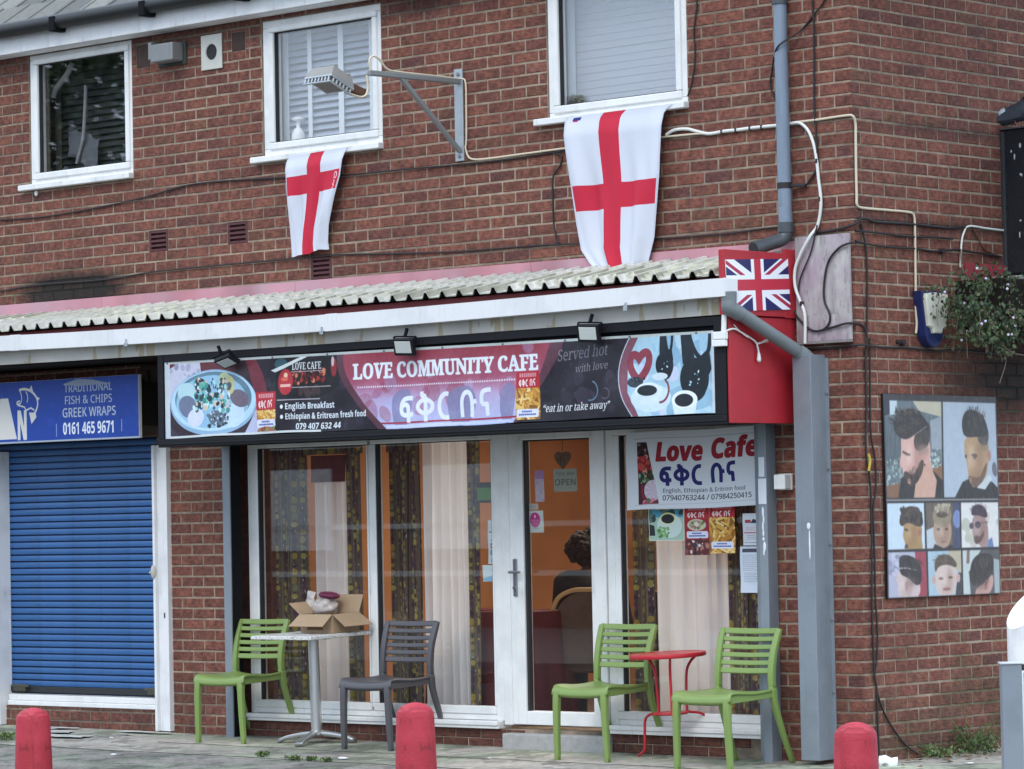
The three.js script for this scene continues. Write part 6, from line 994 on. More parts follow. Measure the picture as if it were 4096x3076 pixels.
const chain = (p, list, k) => { let d = 9; for (const [a, b, ra, rb] of list) d = smin(d, cap(p, a, b, ra, rb), k); return d; };
{
  // local frame: y up from the floor, +z the way the person faces
  const hip = V(0, 0.60, -0.02), ch2 = V(0, 0.93, 0.02), nk = V(0, 1.085, 0.09), hd = V(0, 1.19, 0.155);
  const bones = [[hip, ch2, 0.155, 0.15], [V(-0.09, 0.58, 0), V(0.09, 0.58, 0), 0.13, 0.13], [V(-0.14, 1.02, 0.03), V(0.14, 1.02, 0.03), 0.085, 0.085], [V(0, 0.98, 0.02), nk, 0.13, 0.06], [nk, V(0, 1.12, 0.13), 0.055, 0.052], [hd, V(0, 1.235, 0.145), 0.078, 0.092], [hd, V(0, 1.145, 0.195), 0.06, 0.045], [V(0, 1.185, 0.235), V(0, 1.165, 0.258), 0.012, 0.015]];
  for (const s of [-1, 1]) bones.push([V(s * 0.195, 1.015, 0.03), V(s * 0.24, 0.74, 0.1), 0.062, 0.048], [V(s * 0.24, 0.74, 0.1), V(s * 0.11, 0.72, 0.33), 0.044, 0.032], [V(s * 0.11, 0.72, 0.33), V(s * 0.08, 0.725, 0.39), 0.03, 0.026], [V(s * 0.09, 0.57, 0.02), V(s * 0.11, 0.54, 0.43), 0.09, 0.062], [V(s * 0.11, 0.51, 0.43), V(s * 0.11, 0.10, 0.40), 0.06, 0.042], [V(s * 0.11, 0.07, 0.39), V(s * 0.12, 0.045, 0.55), 0.042, 0.038]);
  for (const s of [-1, 1]) for (let i = 0; i < 4; i++) bones.push([V(s * (0.06 + 0.014 * i), 0.722, 0.40), V(s * (0.055 + 0.015 * i), 0.712, 0.455 - Math.abs(i - 1.4) * 0.008), 0.009, 0.0075]);
  for (const s of [-1, 1]) bones.push([V(s * 0.1, 0.725, 0.365), V(s * 0.05, 0.735, 0.40), 0.012, 0.009], [V(s * 0.083, 1.19, 0.15), V(s * 0.09, 1.22, 0.145), 0.014, 0.017]);
  const g = sdfMesh((x, y, z) => chain(V(x, y, z), bones, 0.035), V(0, 0.66, 0.18), 0.72, 104);
  const t = thing('person', 'person with a dark curly afro in a black top seated with back to the door', 'person');
  const p = g.attributes.position, col = new Float32Array(p.count * 3);
  for (let i = 0; i < p.count; i++) { const y = p.getY(i), z = p.getZ(i); let c = y > 1.095 || (z > 0.31 && y > 0.66 && y < 0.8) ? [0.11, 0.05, 0.03] : y < 0.09 ? [0.03, 0.03, 0.03] : y < 0.5 || (y < 0.62 && z > 0.12) ? [0.03, 0.035, 0.05] : [0.010, 0.011, 0.013]; if (y > 1.19 && y < 1.215 && z > 0.215 && Math.abs(Math.abs(p.getX(i)) - 0.033) < 0.014) c = [0.02, 0.02, 0.02]; if (y > 1.128 && y < 1.14 && z > 0.22 && Math.abs(p.getX(i)) < 0.028) c = [0.12, 0.035, 0.03]; col.set(c, i * 3); }
  g.setAttribute('color', new THREE.BufferAttribute(col, 3)); part('body', g, S(0xffffff, { vertexColors: true, roughness: 0.85 }), t);
  const tufts = []; for (let i = 0; i < 240; i++) { const a = rr(0, 6.28), b = Math.acos(rr(-0.75, 1)), d = V(Math.sin(b) * Math.cos(a), Math.cos(b), Math.sin(b) * Math.sin(a)); if (d.z > 0.45 && d.y < 0.35) continue; const r = rr(0.125, 0.16); tufts.push(new THREE.IcosahedronGeometry(rr(0.018, 0.034), 0).translate(d.x * r, 1.245 + d.y * r * 0.9, 0.12 + d.z * r)); }
  tufts.push(new THREE.IcosahedronGeometry(0.135, 3).translate(0, 1.245, 0.115));
  part('hair', tufts, S(L(0.012, 0.008, 0.006), { roughness: 1 }), t);
  t.position.set(4.64, 0.06, -1.14); t.rotation.y = -2.5; t.scale.setScalar(0.97);
  const c = thing('wooden_chair', 'brown padded chair with curved pale wooden back frame behind the café door', 'chair');
  const wood = S(L(0.42, 0.24, 0.085), { roughness: 0.5, map: grain }), pad = S(L(0.10, 0.058, 0.038), { roughness: 0.9, map: grain });
  const bs = curve([[-0.24, 0.45, -0.24], [-0.235, 0.7, -0.26], [-0.2, 0.86, -0.28], [-0.11, 0.925, -0.285], [0, 0.935, -0.285], [0.11, 0.925, -0.285], [0.2, 0.86, -0.28], [0.235, 0.7, -0.26], [0.24, 0.45, -0.24]]).getPoints(48);
  part('back_frame', sweep(bs, (i) => { const d = bs[Math.min(i + 1, 48)].clone().sub(bs[Math.max(i - 1, 0)]).normalize(); return { x: new THREE.Vector3().crossVectors(d, V(0, 0, 1)).normalize(), y: V(0, 0, 1), w: 0.03, h: 0.028 }; }), wood, c);
  const s2 = new THREE.Shape(); s2.moveTo(-0.22, 0.45); s2.lineTo(-0.215, 0.7); s2.quadraticCurveTo(-0.18, 0.91, 0, 0.915); s2.quadraticCurveTo(0.18, 0.91, 0.215, 0.7); s2.lineTo(0.22, 0.45); s2.closePath();
  part('back_pad', new THREE.ExtrudeGeometry(s2, { depth: 0.02, bevelSize: 0.008, bevelThickness: 0.008, bevelSegments: 2 }).translate(0, 0, -0.285), pad, c);
  part('seat', RB(-0.25, 0.25, 0.38, 0.46, -0.25, 0.24, 0.03, 3), pad, c);
  for (const [x, z] of [[-0.22, -0.23], [0.22, -0.23], [-0.22, 0.21], [0.22, 0.21]]) part('leg', bar(V(x, 0, z * 1.06), V(x * 0.97, 0.4, z), 0.018, 0.022), wood, c);
  c.position.set(4.70, 0.07, -1.06); c.rotation.y = -2.5;
}
{ // red clothed table and other furniture
  const t = thing('red_cloth_table', 'table under a deep red cloth just inside the café door', 'table');
  const N = 64, pos = []; const g = new THREE.CylinderGeometry(0.5, 0.56, 0.68, N, 8, true), p = g.attributes.position;
  for (let i = 0; i < p.count; i++) { const a = Math.atan2(p.getZ(i), p.getX(i)), k = 1 + 0.05 * Math.sin(a * 14) * (0.5 - p.getY(i)) ; p.setX(i, p.getX(i) * k); p.setZ(i, p.getZ(i) * k); }
  g.computeVertexNormals(); part('cloth', [g.translate(0, 0.38, 0), new THREE.CircleGeometry(0.5, N).rotateX(-Math.PI / 2).translate(0, 0.7195, 0)], S(L(0.105, 0.010, 0.014), { roughness: 0.85, map: grain, side: THREE.DoubleSide }), t);
  t.position.set(4.43, 0.12, -0.72); t.scale.set(0.62, 1.04, 0.62);
  copyOf(t, 'red_cloth_table', 'table under a deep red cloth at the lower right of the middle pane').position.set(3.75, 0.12, -0.95);
  const pl = thing('potted_plant', 'small leafy plant on the red table beside the seated person', 'plant'); const lv = [];
  for (let i = 0; i < 70; i++) { const q = new THREE.PlaneGeometry(0.03, 0.055); q.rotateX(rr(-1, 1)); q.rotateY(rr(0, 6)); q.translate(rr(-0.07, 0.07), rr(0.03, 0.16), rr(-0.07, 0.07)); lv.push(q); }
  part('leaves', lv, S(L(0.07, 0.08, 0.02), { roughness: 0.8, side: THREE.DoubleSide }), pl); part('pot', new THREE.CylinderGeometry(0.05, 0.035, 0.07, 16).translate(0, 0.035, 0), M.rust, pl); pl.position.set(4.36, 0.87, -0.72);
  const wc = thing('yellow_wood_chair', 'pale yellow wooden chair behind the right end of the right pane', 'chair'); const wd = S(L(0.55, 0.33, 0.09), { roughness: 0.5, map: grain });
  part('seat', RB(-0.2, 0.2, 0.42, 0.45, -0.2, 0.2, 0.01), wd, wc); part('backrest', RB(-0.2, 0.2, 0.78, 0.93, -0.215, -0.185, 0.012), wd, wc);
  for (const [x, z, h] of [[-0.18, -0.19, 0.93], [0.18, -0.19, 0.93], [-0.18, 0.18, 0.42], [0.18, 0.18, 0.42]]) part('leg', RB(x - 0.025, x + 0.025, 0, h, z - 0.018, z + 0.018, 0.006), wd, wc);
  wc.position.set(6.28, 0.12, -0.75); wc.rotation.y = 2.3;
  const bd = thing('dark_counter', 'dark counter with an orange pot seen at the left of the right pane', 'counter'); part('body', RB(-0.4, 0.4, 0, 0.82, -0.25, 0.25, 0.01), S(L(0.09, 0.06, 0.03), { map: grain }), bd); part('top', RB(-0.42, 0.42, 0.821, 0.85, -0.27, 0.27, 0.006), S(L(0.05, 0.035, 0.025)), bd); part('pot', new THREE.LatheGeometry([[0, 0.85], [0.08, 0.85], [0.11, 0.92], [0.09, 0.99], [0.07, 1.0]].map(q => new THREE.Vector2(...q)), 20).translate(-0.1, 0, 0), S(L(0.5, 0.10, 0.03)), bd); bd.position.set(4.95, 0.12, -2.0);
}
// ---- blinds and things behind the upper windows
function blind(name, label, x0, x1, y0, y1, z, col, tapes, tilt, tapeCol) {
  const t = thing(name, label, 'blind'), n = Math.floor((y1 - y0) / 0.0485), m = S(col, { roughness: 0.6 }), sg = uvm(new RoundedBoxGeometry(x1 - x0, 0.003, 0.05, 1, 0.001).rotateX(tilt));
  for (let i = 0; i < n; i++) { const k = new THREE.Mesh(sg, m); k.name = numbered('slat'); k.position.set((x0 + x1) / 2, y0 + i * 0.0485 + rr(-0.002, 0.002), z); k.castShadow = k.receiveShadow = true; t.add(k); }
  for (const [a, b] of tapes) part('tape', MM(a, b, y0 - 0.05, y1 + 0.02, z + 0.028, z + 0.03), S(tapeCol, { roughness: 0.8 }), t);
  return t;
}
blind('venetian_blind', 'half open grey blue venetian blind with pale tapes behind the middle window', 2.72, 3.70, 4.02, 4.98, -0.2, L(0.34, 0.38, 0.45), [[2.735, 2.80], [2.99, 3.03], [3.29, 3.34], [3.59, 3.635]], 0.85, L(0.62, 0.66, 0.68));
blind('venetian_blind', 'closed grey venetian blind behind the right upper window', 5.36, 6.36, 4.02, 5.0, -0.2, L(0.32, 0.34, 0.39), [[5.38, 5.455]], 1.5, L(0.42, 0.50, 0.55));
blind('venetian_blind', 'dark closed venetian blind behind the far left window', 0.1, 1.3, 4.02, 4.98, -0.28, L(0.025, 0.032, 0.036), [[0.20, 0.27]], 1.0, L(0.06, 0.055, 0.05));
obj('pale_tube', [tube([[0.24, 4.70, -0.2], [0.28, 4.76, -0.2], [0.40, 4.85, -0.2], [0.47, 4.935, -0.2]], 0.022, 24, 10)], S(L(0.40, 0.40, 0.38)), 'pale curved tube at the top left behind the dark window', 'tube');
obj('pale_strip', [tube([[0.615, 4.75, -0.2], [0.60, 4.55, -0.2], [0.57, 4.35, -0.2], [0.50, 4.18, -0.2]], 0.014, 24, 8)], S(L(0.30, 0.30, 0.31)), 'upright curved pale strip in the middle of the dark window', 'strip');
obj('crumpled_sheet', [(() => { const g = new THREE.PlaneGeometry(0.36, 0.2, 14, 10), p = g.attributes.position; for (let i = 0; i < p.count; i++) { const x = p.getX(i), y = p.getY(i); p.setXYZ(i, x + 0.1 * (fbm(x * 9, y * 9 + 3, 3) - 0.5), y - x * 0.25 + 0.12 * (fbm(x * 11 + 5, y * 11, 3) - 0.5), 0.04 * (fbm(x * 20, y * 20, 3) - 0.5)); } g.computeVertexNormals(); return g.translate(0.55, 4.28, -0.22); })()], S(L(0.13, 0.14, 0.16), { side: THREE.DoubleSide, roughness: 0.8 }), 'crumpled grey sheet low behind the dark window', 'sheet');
obj('white_bottle', [new THREE.LatheGeometry([[0, 0], [0.045, 0], [0.048, 0.1], [0.03, 0.14], [0.014, 0.15], [0.014, 0.19], [0.03, 0.195], [0.05, 0.21], [0.02, 0.225], [0, 0.225]].map(q => new THREE.Vector2(...q)), 18).translate(2.93, 4.07, -0.13)], M.upvc, 'white plastic bottle on the sill inside the middle window', 'bottle');
{ const t = thing('sill_plant', 'small green plant inside the lower left corner of the right upper window', 'plant'), lv = []; for (let i = 0; i < 40; i++) { const q = new THREE.PlaneGeometry(0.03, 0.05); q.rotateX(rr(-1, 1)); q.rotateY(rr(0, 6)); q.translate(5.50 + rr(-0.05, 0.05), 4.13 + rr(-0.03, 0.06), -0.13 + rr(-0.02, 0.02)); lv.push(q); } part('leaves', lv, S(L(0.10, 0.11, 0.06), { side: THREE.DoubleSide }), t); part('pot', new THREE.CylinderGeometry(0.04, 0.03, 0.08, 14).translate(5.5, 4.07, -0.13), M.rust, t); }
// ================================================================ SIDE WALL: BLACK BOX, LEDGE, PLANT, PIGEON
{
  const t = thing('black_box', 'tall black weathered felt covered box on the side wall at far right', 'box');
  const m = S(L(0.012, 0.013, 0.018), { roughness: 0.75, map: dataTex(256, (u, v) => 0.7 + 0.9 * (fbm(u * 12, v * 8, 5, 12) - 0.4), false, 1.5), bumpMap: speck, bumpScale: 0.006 });
  part('body', RB(7.782, 8.7, 2.955, 3.862, -2.7, -1.56, 0.012), m, t);
  part('batten', [RB(7.777, 7.80, 2.96, 3.85, -1.575, -1.545, 0.004)], S(L(0.05, 0.05, 0.055), { roughness: 0.8, map: grain }), t);
  part('top_cap', [RB(7.78, 8.72, 3.863, 3.872, -2.72, -1.54, 0.003)], S(L(0.10, 0.10, 0.11), { roughness: 0.8, map: grain }), t);
  const d = []; for (let i = 0; i < 16; i++) d.push(new THREE.SphereGeometry(1, 7, 5).scale(rr(0.004, 0.01), rr(0.006, 0.022), 0.003).translate(rr(7.82, 8.05), rr(2.97, 3.84), -1.559)); part('droppings', d, S(L(0.55, 0.56, 0.56), { roughness: 0.9 }), t).userData.kind = 'stuff';
}
{
  const t = thing('barber_canopy', 'dark canopy ledge on the side wall overgrown by the trailing plant', 'canopy');
  part('deck', RB(7.77, 8.12, 2.60, 2.895, -4.5, -1.02, 0.01), M.darkWood, t);
  part('red_flashing', RB(7.772, 7.795, 2.897, 3.01, -1.55, -1.12, 0.004), S(L(0.30, 0.035, 0.05), { roughness: 0.7, map: grime }), t);
  part('ledge_edge', [RB(7.80, 8.15, 2.897, 2.925, -4.5, -1.30, 0.006)], S(L(0.36, 0.40, 0.36), { roughness: 0.8, map: grain }), t);
}
function leafCloud(n, at, size, cols, up = 0.5) { // many small bent leaves, coloured singly
  const pos = [], nor = [], col = [];
  for (let i = 0; i < n; i++) {
    const c = at(), s = size * rr(0.6, 1.35), k = cols[Math.floor(rnd() * cols.length)], v = rr(0.7, 1.25);
    const q = new THREE.Quaternion().setFromEuler(new THREE.Euler(rr(-1.2, 1.2), rr(0, 6.28), rr(-1, 1)));
    const P4 = [V(0, -0.6, 0), V(0.42, 0, 0.1), V(0, 0.65, 0.02), V(-0.42, 0, 0.1)].map(p => p.multiplyScalar(s).applyQuaternion(q).add(c));
    for (const [a, b, d] of [[0, 1, 2], [0, 2, 3]]) { const nn = P4[b].clone().sub(P4[a]).cross(P4[d].clone().sub(P4[a])).normalize(); for (const e of [a, b, d]) { pos.push(P4[e].x, P4[e].y, P4[e].z); nor.push(nn.x, nn.y, nn.z); col.push(k[0] * v, k[1] * v, k[2] * v); } }
  }
  const g = new THREE.BufferGeometry(); g.setAttribute('position', new THREE.Float32BufferAttribute(pos, 3)); g.setAttribute('normal', new THREE.Float32BufferAttribute(nor, 3)); g.setAttribute('color', new THREE.Float32BufferAttribute(col, 3)); return g;
}
M.leaf = S(0xffffff, { vertexColors: true, roughness: 0.7, side: THREE.DoubleSide });
{
  const t = thing('trailing_plant', 'trailing green plant with tiny lilac flowers spilling over the ledge at right', 'plant');
  const clumps = []; for (let i = 0; i < 70; i++) { const z = -rr(0.66, 2.0); clumps.push([V(rr(7.84, 8.2), rr(2.56, 2.9) - (z > -0.8 ? 0.06 : 0), z), rr(0.05, 0.11)]); }
  for (let i = 0; i < 12; i++) clumps.push([V(rr(8.1, 8.24), rr(2.46, 2.7), -rr(0.85, 1.8)), rr(0.05, 0.09)]);
  const greens = [[0.045, 0.085, 0.03], [0.06, 0.10, 0.035], [0.035, 0.07, 0.032], [0.09, 0.095, 0.04], [0.085, 0.07, 0.045], [0.03, 0.05, 0.025]];
  part('leaves', leafCloud(8000, () => { const [c, r] = clumps[Math.floor(rnd() * clumps.length)]; const d = V(rr(-1, 1), rr(-1, 1), rr(-1, 1)).normalize().multiplyScalar(r * Math.cbrt(rnd()) * 1.25); return c.clone().add(d); }, 0.022, greens), M.leaf, t).userData.kind = 'stuff';
  const st = []; for (let i = 0; i < 22; i++) { const a = clumps[Math.floor(rnd() * clumps.length)][0]; st.push(tube([a.clone(), a.clone().add(V(rr(0, 0.04), -rr(0.06, 0.12), rr(-0.04, 0.06))), a.clone().add(V(rr(0, 0.05), -rr(0.14, 0.22), rr(-0.06, 0.1)))], 0.003, 8, 4)); }
  st.push(tube([[8.05, 2.62, -1.0], [8.1, 2.5, -1.02], [8.13, 2.44, -1.1], [8.14, 2.42, -1.3]], 0.004, 16, 4), tube([[7.83, 2.9, -1.05], [7.80, 3.0, -1.06], [7.79, 3.08, -1.07]], 0.005, 10, 4)); part('stem', st, S(L(0.16, 0.12, 0.08), { roughness: 0.9 }), t);
  const fg = new THREE.IcosahedronGeometry(0.0095, 0), fm = [S(L(0.62, 0.5, 0.70)), S(L(0.72, 0.66, 0.74))];
  for (let i = 0; i < 46; i++) { const [c, r] = clumps[Math.floor(rnd() * clumps.length)]; const m = new THREE.Mesh(fg, fm[i % 2]); m.name = numbered('flower'); const d = V(rr(0.3, 1), rr(-0.6, 0.8), rr(-0.2, 1)).normalize().multiplyScalar(r * 1.2); m.position.copy(c).add(d); m.castShadow = m.receiveShadow = true; t.add(m); }
  obj('ledge_litter', [...Array(7)].map((_, i) => new THREE.IcosahedronGeometry(rr(0.015, 0.03), 1).scale(1.4, 0.6, 1).translate(8.0 + rr(-0.08, 0.1), 2.93, -1.5 - i * 0.035)), S(L(0.5, 0.52, 0.52), { roughness: 0.6 }), 'bits of white litter on the ledge under the black box', 'litter', null, 'stuff');
}
{ // pigeon
  const t = thing('pigeon', 'dark grey pigeon with white rump perched on the black box, tail to the left', 'pigeon');
  // local: +x towards the head, y up
  const B = [[V(-0.06, 0.085, 0), V(0.055, 0.105, 0), 0.05, 0.06], [V(0.06, 0.11, 0), V(0.095, 0.165, 0.0), 0.044, 0.028], [V(0.095, 0.168, 0), V(0.105, 0.182, 0), 0.026, 0.024], [V(0.118, 0.18, 0), V(0.145, 0.172, 0), 0.010, 0.004], [V(-0.06, 0.09, 0), V(-0.14, 0.062, 0), 0.035, 0.018], [V(-0.14, 0.062, 0), V(-0.235, 0.04, 0), 0.016, 0.01]];
  const g = sdfMesh((x, y, z) => { const p = V(x, y, z); let d = 9; for (const [a, b, ra, rb] of B) d = smin(d, cap(p, a, b, ra, rb), 0.03); return d; }, V(-0.04, 0.1, 0), 0.23, 70);
  const p = g.attributes.position, col = new Float32Array(p.count * 3);
  for (let i = 0; i < p.count; i++) { const x = p.getX(i), y = p.getY(i), n = fbm(x * 60, y * 60, 2); let c = [0.045, 0.05, 0.062]; if (x > 0.07 && y > 0.13) c = [0.02, 0.03, 0.035]; if (x > 0.122) c = [0.05, 0.04, 0.04]; if (x < -0.05 && x > -0.12 && y > 0.088) c = [0.62, 0.66, 0.72]; else if (x < -0.12 && x > -0.19) c = [0.16, 0.19, 0.24]; else if (x <= -0.19) c = [0.03, 0.03, 0.036]; col.set(c.map(k => k * (0.8 + 0.4 * n)), i * 3); }
  g.setAttribute('color', new THREE.BufferAttribute(col, 3)); part('body', g, S(0xffffff, { vertexColors: true, roughness: 0.8 }), t);
  for (const s of [-1, 1]) { const w = new THREE.Shape(); w.moveTo(0.055, 0.012); w.quadraticCurveTo(0.02, 0.03, -0.05, 0.008); w.lineTo(-0.14, -0.03); w.quadraticCurveTo(-0.05, -0.042, 0.035, -0.03); w.closePath(); part('wing', new THREE.ExtrudeGeometry(w, { depth: 0.01, bevelSize: 0.006, bevelThickness: 0.006, bevelSegments: 2 }).rotateX(s * 0.15).translate(0, 0.1, s * 0.052 - 0.005), S(L(0.055, 0.06, 0.075), { roughness: 0.8, map: grain }), t); part('leg', [bar(V(0.01, 0, s * 0.022), V(0.0, 0.05, s * 0.025), 0.005), ...[-0.5, 0, 0.5].map(a => bar(V(0.01, 0.004, s * 0.022), V(0.01 + 0.03 * Math.cos(a), 0.003, s * 0.022 + 0.03 * Math.sin(a)), 0.004, 0.002, 6))], S(L(0.32, 0.09, 0.06)), t); part('eye', new THREE.SphereGeometry(0.004, 8, 6).translate(0.113, 0.184, s * 0.021), S(L(0.4, 0.1, 0.02)), t); }
  t.position.set(7.84, 3.868, -1.63); t.rotation.set(0, 0.6, 0.12); t.scale.setScalar(1.02);
}
// ================================================================ GROUND
{
  const NX = 130, NZ = 60, x0 = -6, x1 = 20, z0 = -8, z1 = 4.6, g = new THREE.PlaneGeometry(1, 1, NX, NZ), p = g.attributes.position, uv = g.attributes.uv;
  for (let i = 0; i < p.count; i++) { const x = x0 + (x1 - x0) * (p.getX(i) + 0.5), z = z1 - (z1 - z0) * (p.getY(i) + 0.5); p.setXYZ(i, x, gY(x, z) + 0.006 * (fbm(x * 1.5 + 8, z * 1.5 + 8, 3) - 0.5), z); uv.setXY(i, x / 4, z / 4); }
  g.computeVertexNormals(); const n = g.attributes.normal; if (n.getY(10) < 0) { const ix = g.index.array; for (let i = 0; i < ix.length; i += 3) { const a = ix[i + 1]; ix[i + 1] = ix[i + 2]; ix[i + 2] = a; } g.computeVertexNormals(); }
  const tex = dataTex(1024, (u, v) => { const X = u * 4, a = fbm(u * 8, v * 8, 5, 8), f = fbm(u * 90, v * 90, 3, 90), st = fbm(u * 14 + 5, v * 14, 4, 14), r = rnd(); let k = 0.62 + 0.34 * (a - 0.5) + 0.22 * (f - 0.5) + 0.07 * (r - 0.5); if (st > 0.64) k *= 0.8; if (r > 0.995) k += 0.12; const m = fbm(u * 5 + 3, v * 5, 4, 5) > 0.6 ? 0.94 : 1; return [k * m, k * (0.985), k * 0.95 * m]; }, true, 1);
  obj('pavement', g, S(L(0.84, 0.79, 0.735), { map: tex, roughness: 0.92, bumpMap: speck, bumpScale: 0.004 }), 'worn grey concrete pavement along the shop fronts', 'pavement', null, 'structure');
  const strip = (xa, xb, za, zb, up) => { const h = new THREE.PlaneGeometry(1, 1, 40, 6), q = h.attributes.position, w = h.attributes.uv; for (let i = 0; i < q.count; i++) { const x = xa + (xb - xa) * (q.getX(i) + 0.5), z = zb - (zb - za) * (q.getY(i) + 0.5); q.setXYZ(i, x, gY(x, z) + 0.006 * (fbm(x * 1.5 + 8, z * 1.5 + 8, 3) - 0.5) + up, z); w.setXY(i, x / 1.7, z / 1.7); } h.computeVertexNormals(); if (h.attributes.normal.getY(5) < 0) { const ix = h.index.array; for (let i = 0; i < ix.length; i += 3) { const a = ix[i + 1]; ix[i + 1] = ix[i + 2]; ix[i + 2] = a; } h.computeVertexNormals(); } return h; };
  obj('asphalt_path', strip(-6, 20, 1.17, 4.6, 0.006), S(L(0.52, 0.50, 0.48), { map: tex, roughness: 0.95, bumpMap: speck, bumpScale: 0.006 }), 'darker patched asphalt strip in front of the concrete', 'path', null, 'structure');
  obj('road', MM(-80, 80, -0.26, -0.16, 4.6, 12.5), S(L(0.075, 0.075, 0.08), { roughness: 0.95, map: tex, bumpMap: speck, bumpScale: 0.006 }), 'grey road in front of the shops', 'road', null, 'structure');
  obj('ground', MM(-200, 200, -0.5, -0.3, -200, 200), S(L(0.16, 0.16, 0.15), { roughness: 0.95 }), 'open ground around the shops', 'ground', null, 'structure');
  // white cement splashes on the pavement by the shutter
  const sp = []; for (let i = 0; i < 14; i++) { const s = new THREE.Shape(), r = rr(0.05, 0.16), k = []; for (let a = 0; a < 12; a++) k.push(new THREE.Vector2(Math.cos(a / 12 * 6.283) * r * rr(0.5, 1.3) * 1.5, Math.sin(a / 12 * 6.283) * r * rr(0.5, 1.2) * 0.7)); s.setFromPoints(k); const x = rr(0.2, 2.0), z = rr(0.05, 0.75); sp.push(new THREE.ShapeGeometry(s).rotateX(-Math.PI / 2).translate(x, gY(x, z) + 0.0105 + i * 0.0002, z)); }
  obj('cement_patches', sp, S(L(0.56, 0.56, 0.54), { roughness: 0.95, map: grime }), 'pale splashes of cement on the pavement below the blue shutter', 'stain', null, 'stuff');
  // cracks
  const cr = (pts, w) => { const o = []; for (let i = 0; i < pts.length - 1; i++) { const [a, b] = [pts[i], pts[i + 1]]; const A = V(a[0], gY(a[0], a[1]) + 0.0085, a[1]), Bq = V(b[0], gY(b[0], b[1]) + 0.0085, b[1]); o.push(boxBar(A, Bq, w, 0.003)); } return o; };
  const path = (xa, xb, z) => { const o = []; for (let x = xa; x <= xb; x += 0.22) o.push([x, z + rr(-0.025, 0.025)]); return o; };
  obj('pavement_crack', [...cr(path(-2, 9, 1.15), 0.016), ...cr(path(2.2, 7.5, 0.62), 0.007)], S(L(0.045, 0.04, 0.035), { roughness: 1 }), 'dark cracks running along the pavement', 'crack', null, 'stuff');
}
// weeds, litter
function tuft(label, x, z, r, n, h, cols, grp) {
  const t = thing('weed_tuft', label, 'weed', grp), pos = [];
  const bl = leafCloud(n, () => { const a = rr(0, 6.28), q = r * Math.sqrt(rnd()); return V(x + Math.cos(a) * q * 1.6, gY(x, z) + 0.01 + rnd() * h * (1 - q / r * 0.6), z + Math.sin(a) * q); }, 0.02, cols); part('leaves', bl, M.leaf, t);
  const st = []; for (let i = 0; i < 16; i++) { const a = rr(0, 6.28), l = h * rr(0.6, 1.3); st.push(tube([[x + rr(-r, r) * 0.6, gY(x, z), z], [x + Math.cos(a) * r * 0.6, gY(x, z) + l * 0.6, z + Math.sin(a) * r * 0.4], [x + Math.cos(a) * r * 1.4, gY(x, z) + l, z + Math.sin(a) * r]], 0.003, 6, 3)); } part('blades', st, S(L(0.10, 0.15, 0.04), { roughness: 0.8 }), t); return t;
}
const gW = [[0.10, 0.16, 0.045], [0.07, 0.12, 0.035], [0.14, 0.18, 0.06]];
for (const [x, z, r] of [[3.68, 1.02, 0.035], [4.09, 1.14, 0.045], [4.25, 1.13, 0.03], [4.40, 1.15, 0.03]]) tuft('small grass tuft in the pavement crack in front of the square table', x, z, r, 40, 0.03, gW, 'grass tufts in the pavement crack');
tuft('grass tuft at the far left edge beside the first bollard', 0.85, 0.85, 0.12, 120, 0.06, gW);
tuft('bushy weed at the foot of the side wall, tallest of the weeds', XC + 0.07, -0.93, 0.13, 420, 0.2, [[0.05, 0.085, 0.02], [0.07, 0.11, 0.03], [0.04, 0.06, 0.02]]);
tuft('low light green weed at the foot of the side wall beside the bushy one', XC + 0.06, -0.62, 0.13, 160, 0.08, [[0.15, 0.21, 0.08], [0.10, 0.16, 0.05]]);
tuft('pale broad leaved weed right of the bushy weed', XC + 0.06, -1.16, 0.07, 50, 0.12, [[0.2, 0.23, 0.1], [0.12, 0.16, 0.06]]);
obj('fallen_leaves', [...Array(60)].map(() => { const x = XC + rr(0.03, 0.45), z = -rr(-0.1, 1.6), q = new THREE.PlaneGeometry(rr(0.02, 0.05), rr(0.02, 0.04), 2, 2); q.attributes.position.setZ(4, 0.008); q.rotateX(-Math.PI / 2 + rr(-0.3, 0.3)); q.rotateY(rr(0, 6)); return q.translate(x, gY(x, z) + 0.012, z); }), S(L(0.16, 0.10, 0.06), { roughness: 0.9, side: THREE.DoubleSide }), 'brown fallen leaves at the foot of the side wall', 'leaves', null, 'stuff');
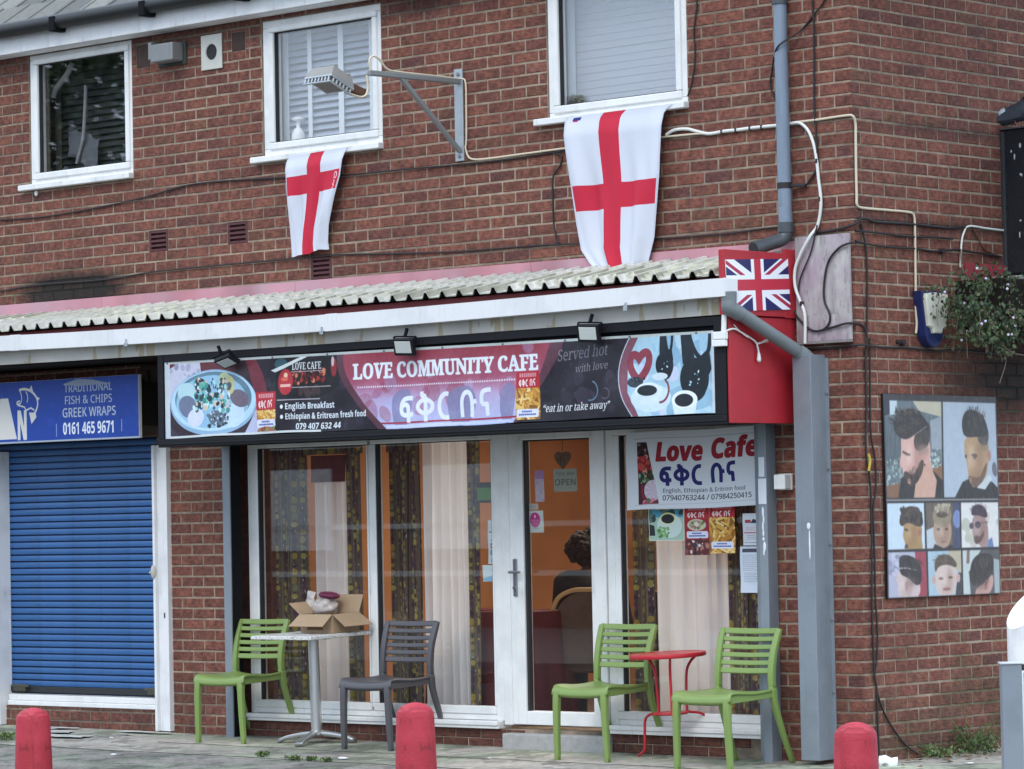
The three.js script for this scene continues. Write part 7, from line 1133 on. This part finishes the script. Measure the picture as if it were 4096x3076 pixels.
{
  const t = thing('crushed_cup', 'crushed white plastic cup lying by the right bollard', 'cup'); const g = new THREE.CylinderGeometry(0.04, 0.028, 0.11, 20, 6, true), p = g.attributes.position; for (let i = 0; i < p.count; i++) { p.setZ(i, p.getZ(i) * 0.45); p.setX(i, p.getX(i) + 0.006 * Math.sin(p.getY(i) * 90)); } g.rotateZ(1.5); g.computeVertexNormals(); part('cup', g, S(L(0.78, 0.8, 0.8), { roughness: 0.4, side: THREE.DoubleSide }), t); part('rim', new THREE.TorusGeometry(0.04, 0.003, 6, 24).scale(1, 0.45, 1).rotateY(Math.PI / 2).translate(-0.055, 0, 0), M.upvc, t); t.position.set(7.93, gY(7.9, 0) + 0.022, 0.0); t.rotation.y = 0.8;
  const b = []; for (const [x, z, s] of [[4.35, 0.95, 0.03], [0.9, 1.5, 0.02], [5.3, 0.6, 0.012], [2.6, 1.35, 0.02], [1.6, 0.5, 0.016], [8.3, -0.3, 0.02]]) b.push(new THREE.IcosahedronGeometry(s, 0).scale(1.5, 0.3, 0.7).translate(x, gY(x, z) + 0.008, z)); obj('paper_scraps', b, S(L(0.75, 0.76, 0.76)), 'tiny white scraps of litter on the pavement', 'litter', null, 'stuff');
}
// ================================================================ ACROSS THE STREET (mirrored in the glass)
{
  const t = thing('opposite_building', 'low brick terrace across the street, seen only mirrored in the café windows', 'building');
  part('wall', MM(-42, -4, -0.3, 5.4, 25, 31), S(L(0.17, 0.07, 0.055), { roughness: 0.9, map: brickTex }), t);
  part('roof', [MM(-42.4, -3.6, 5.4, 5.6, 24.6, 31.4), boxBar(V(-23, 5.6, 25), V(-23, 7.0, 28), 38.8, 0.15)], S(L(0.08, 0.07, 0.07)), t);
  for (let i = 0; i < 9; i++) part('window', [MM(-40 + i * 4, -38.2 + i * 4, 1.0, 2.4, 24.95, 25.01)], i % 3 ? M.upvc : M.orange, t);
  for (const y of [0.55, 1.35, 2.75]) part('pale_band', MM(-42.05, -3.95, y, y + 0.09, 24.93, 25.02), S(L(0.6, 0.58, 0.55)), t);
  const tr = thing('street_tree', 'leafy tree across the street, seen only mirrored in the dark upper window', 'tree');
  part('trunk', [bar(V(-15.6, -0.2, 14), V(-15.5, 5.5, 14.1), 0.2, 0.12), bar(V(-15.5, 5, 14.1), V(-16.6, 7.2, 14.5), 0.08, 0.04), bar(V(-15.5, 5.2, 14.1), V(-14.6, 7.4, 13.6), 0.08, 0.04)], S(L(0.09, 0.07, 0.05), { roughness: 0.95, map: grain }), tr);
  const cl = []; for (let i = 0; i < 30; i++) { const d = V(rr(-1, 1), rr(-1, 1), rr(-1, 1)).normalize().multiplyScalar(1.7 * Math.cbrt(rnd())); cl.push(V(-15.6 + d.x, 7.2 + d.y, 14 + d.z)); }
  part('crown', leafCloud(7000, () => { const c = cl[Math.floor(rnd() * cl.length)]; return c.clone().add(V(rr(-1, 1), rr(-1, 1), rr(-1, 1)).normalize().multiplyScalar(0.75 * Math.cbrt(rnd()))); }, 0.11, [[0.04, 0.06, 0.025], [0.055, 0.08, 0.03], [0.03, 0.05, 0.02]]), M.leaf, tr).userData.kind = 'stuff';
}
scene.environmentIntensity = 1;
renderer.render(scene, camera);
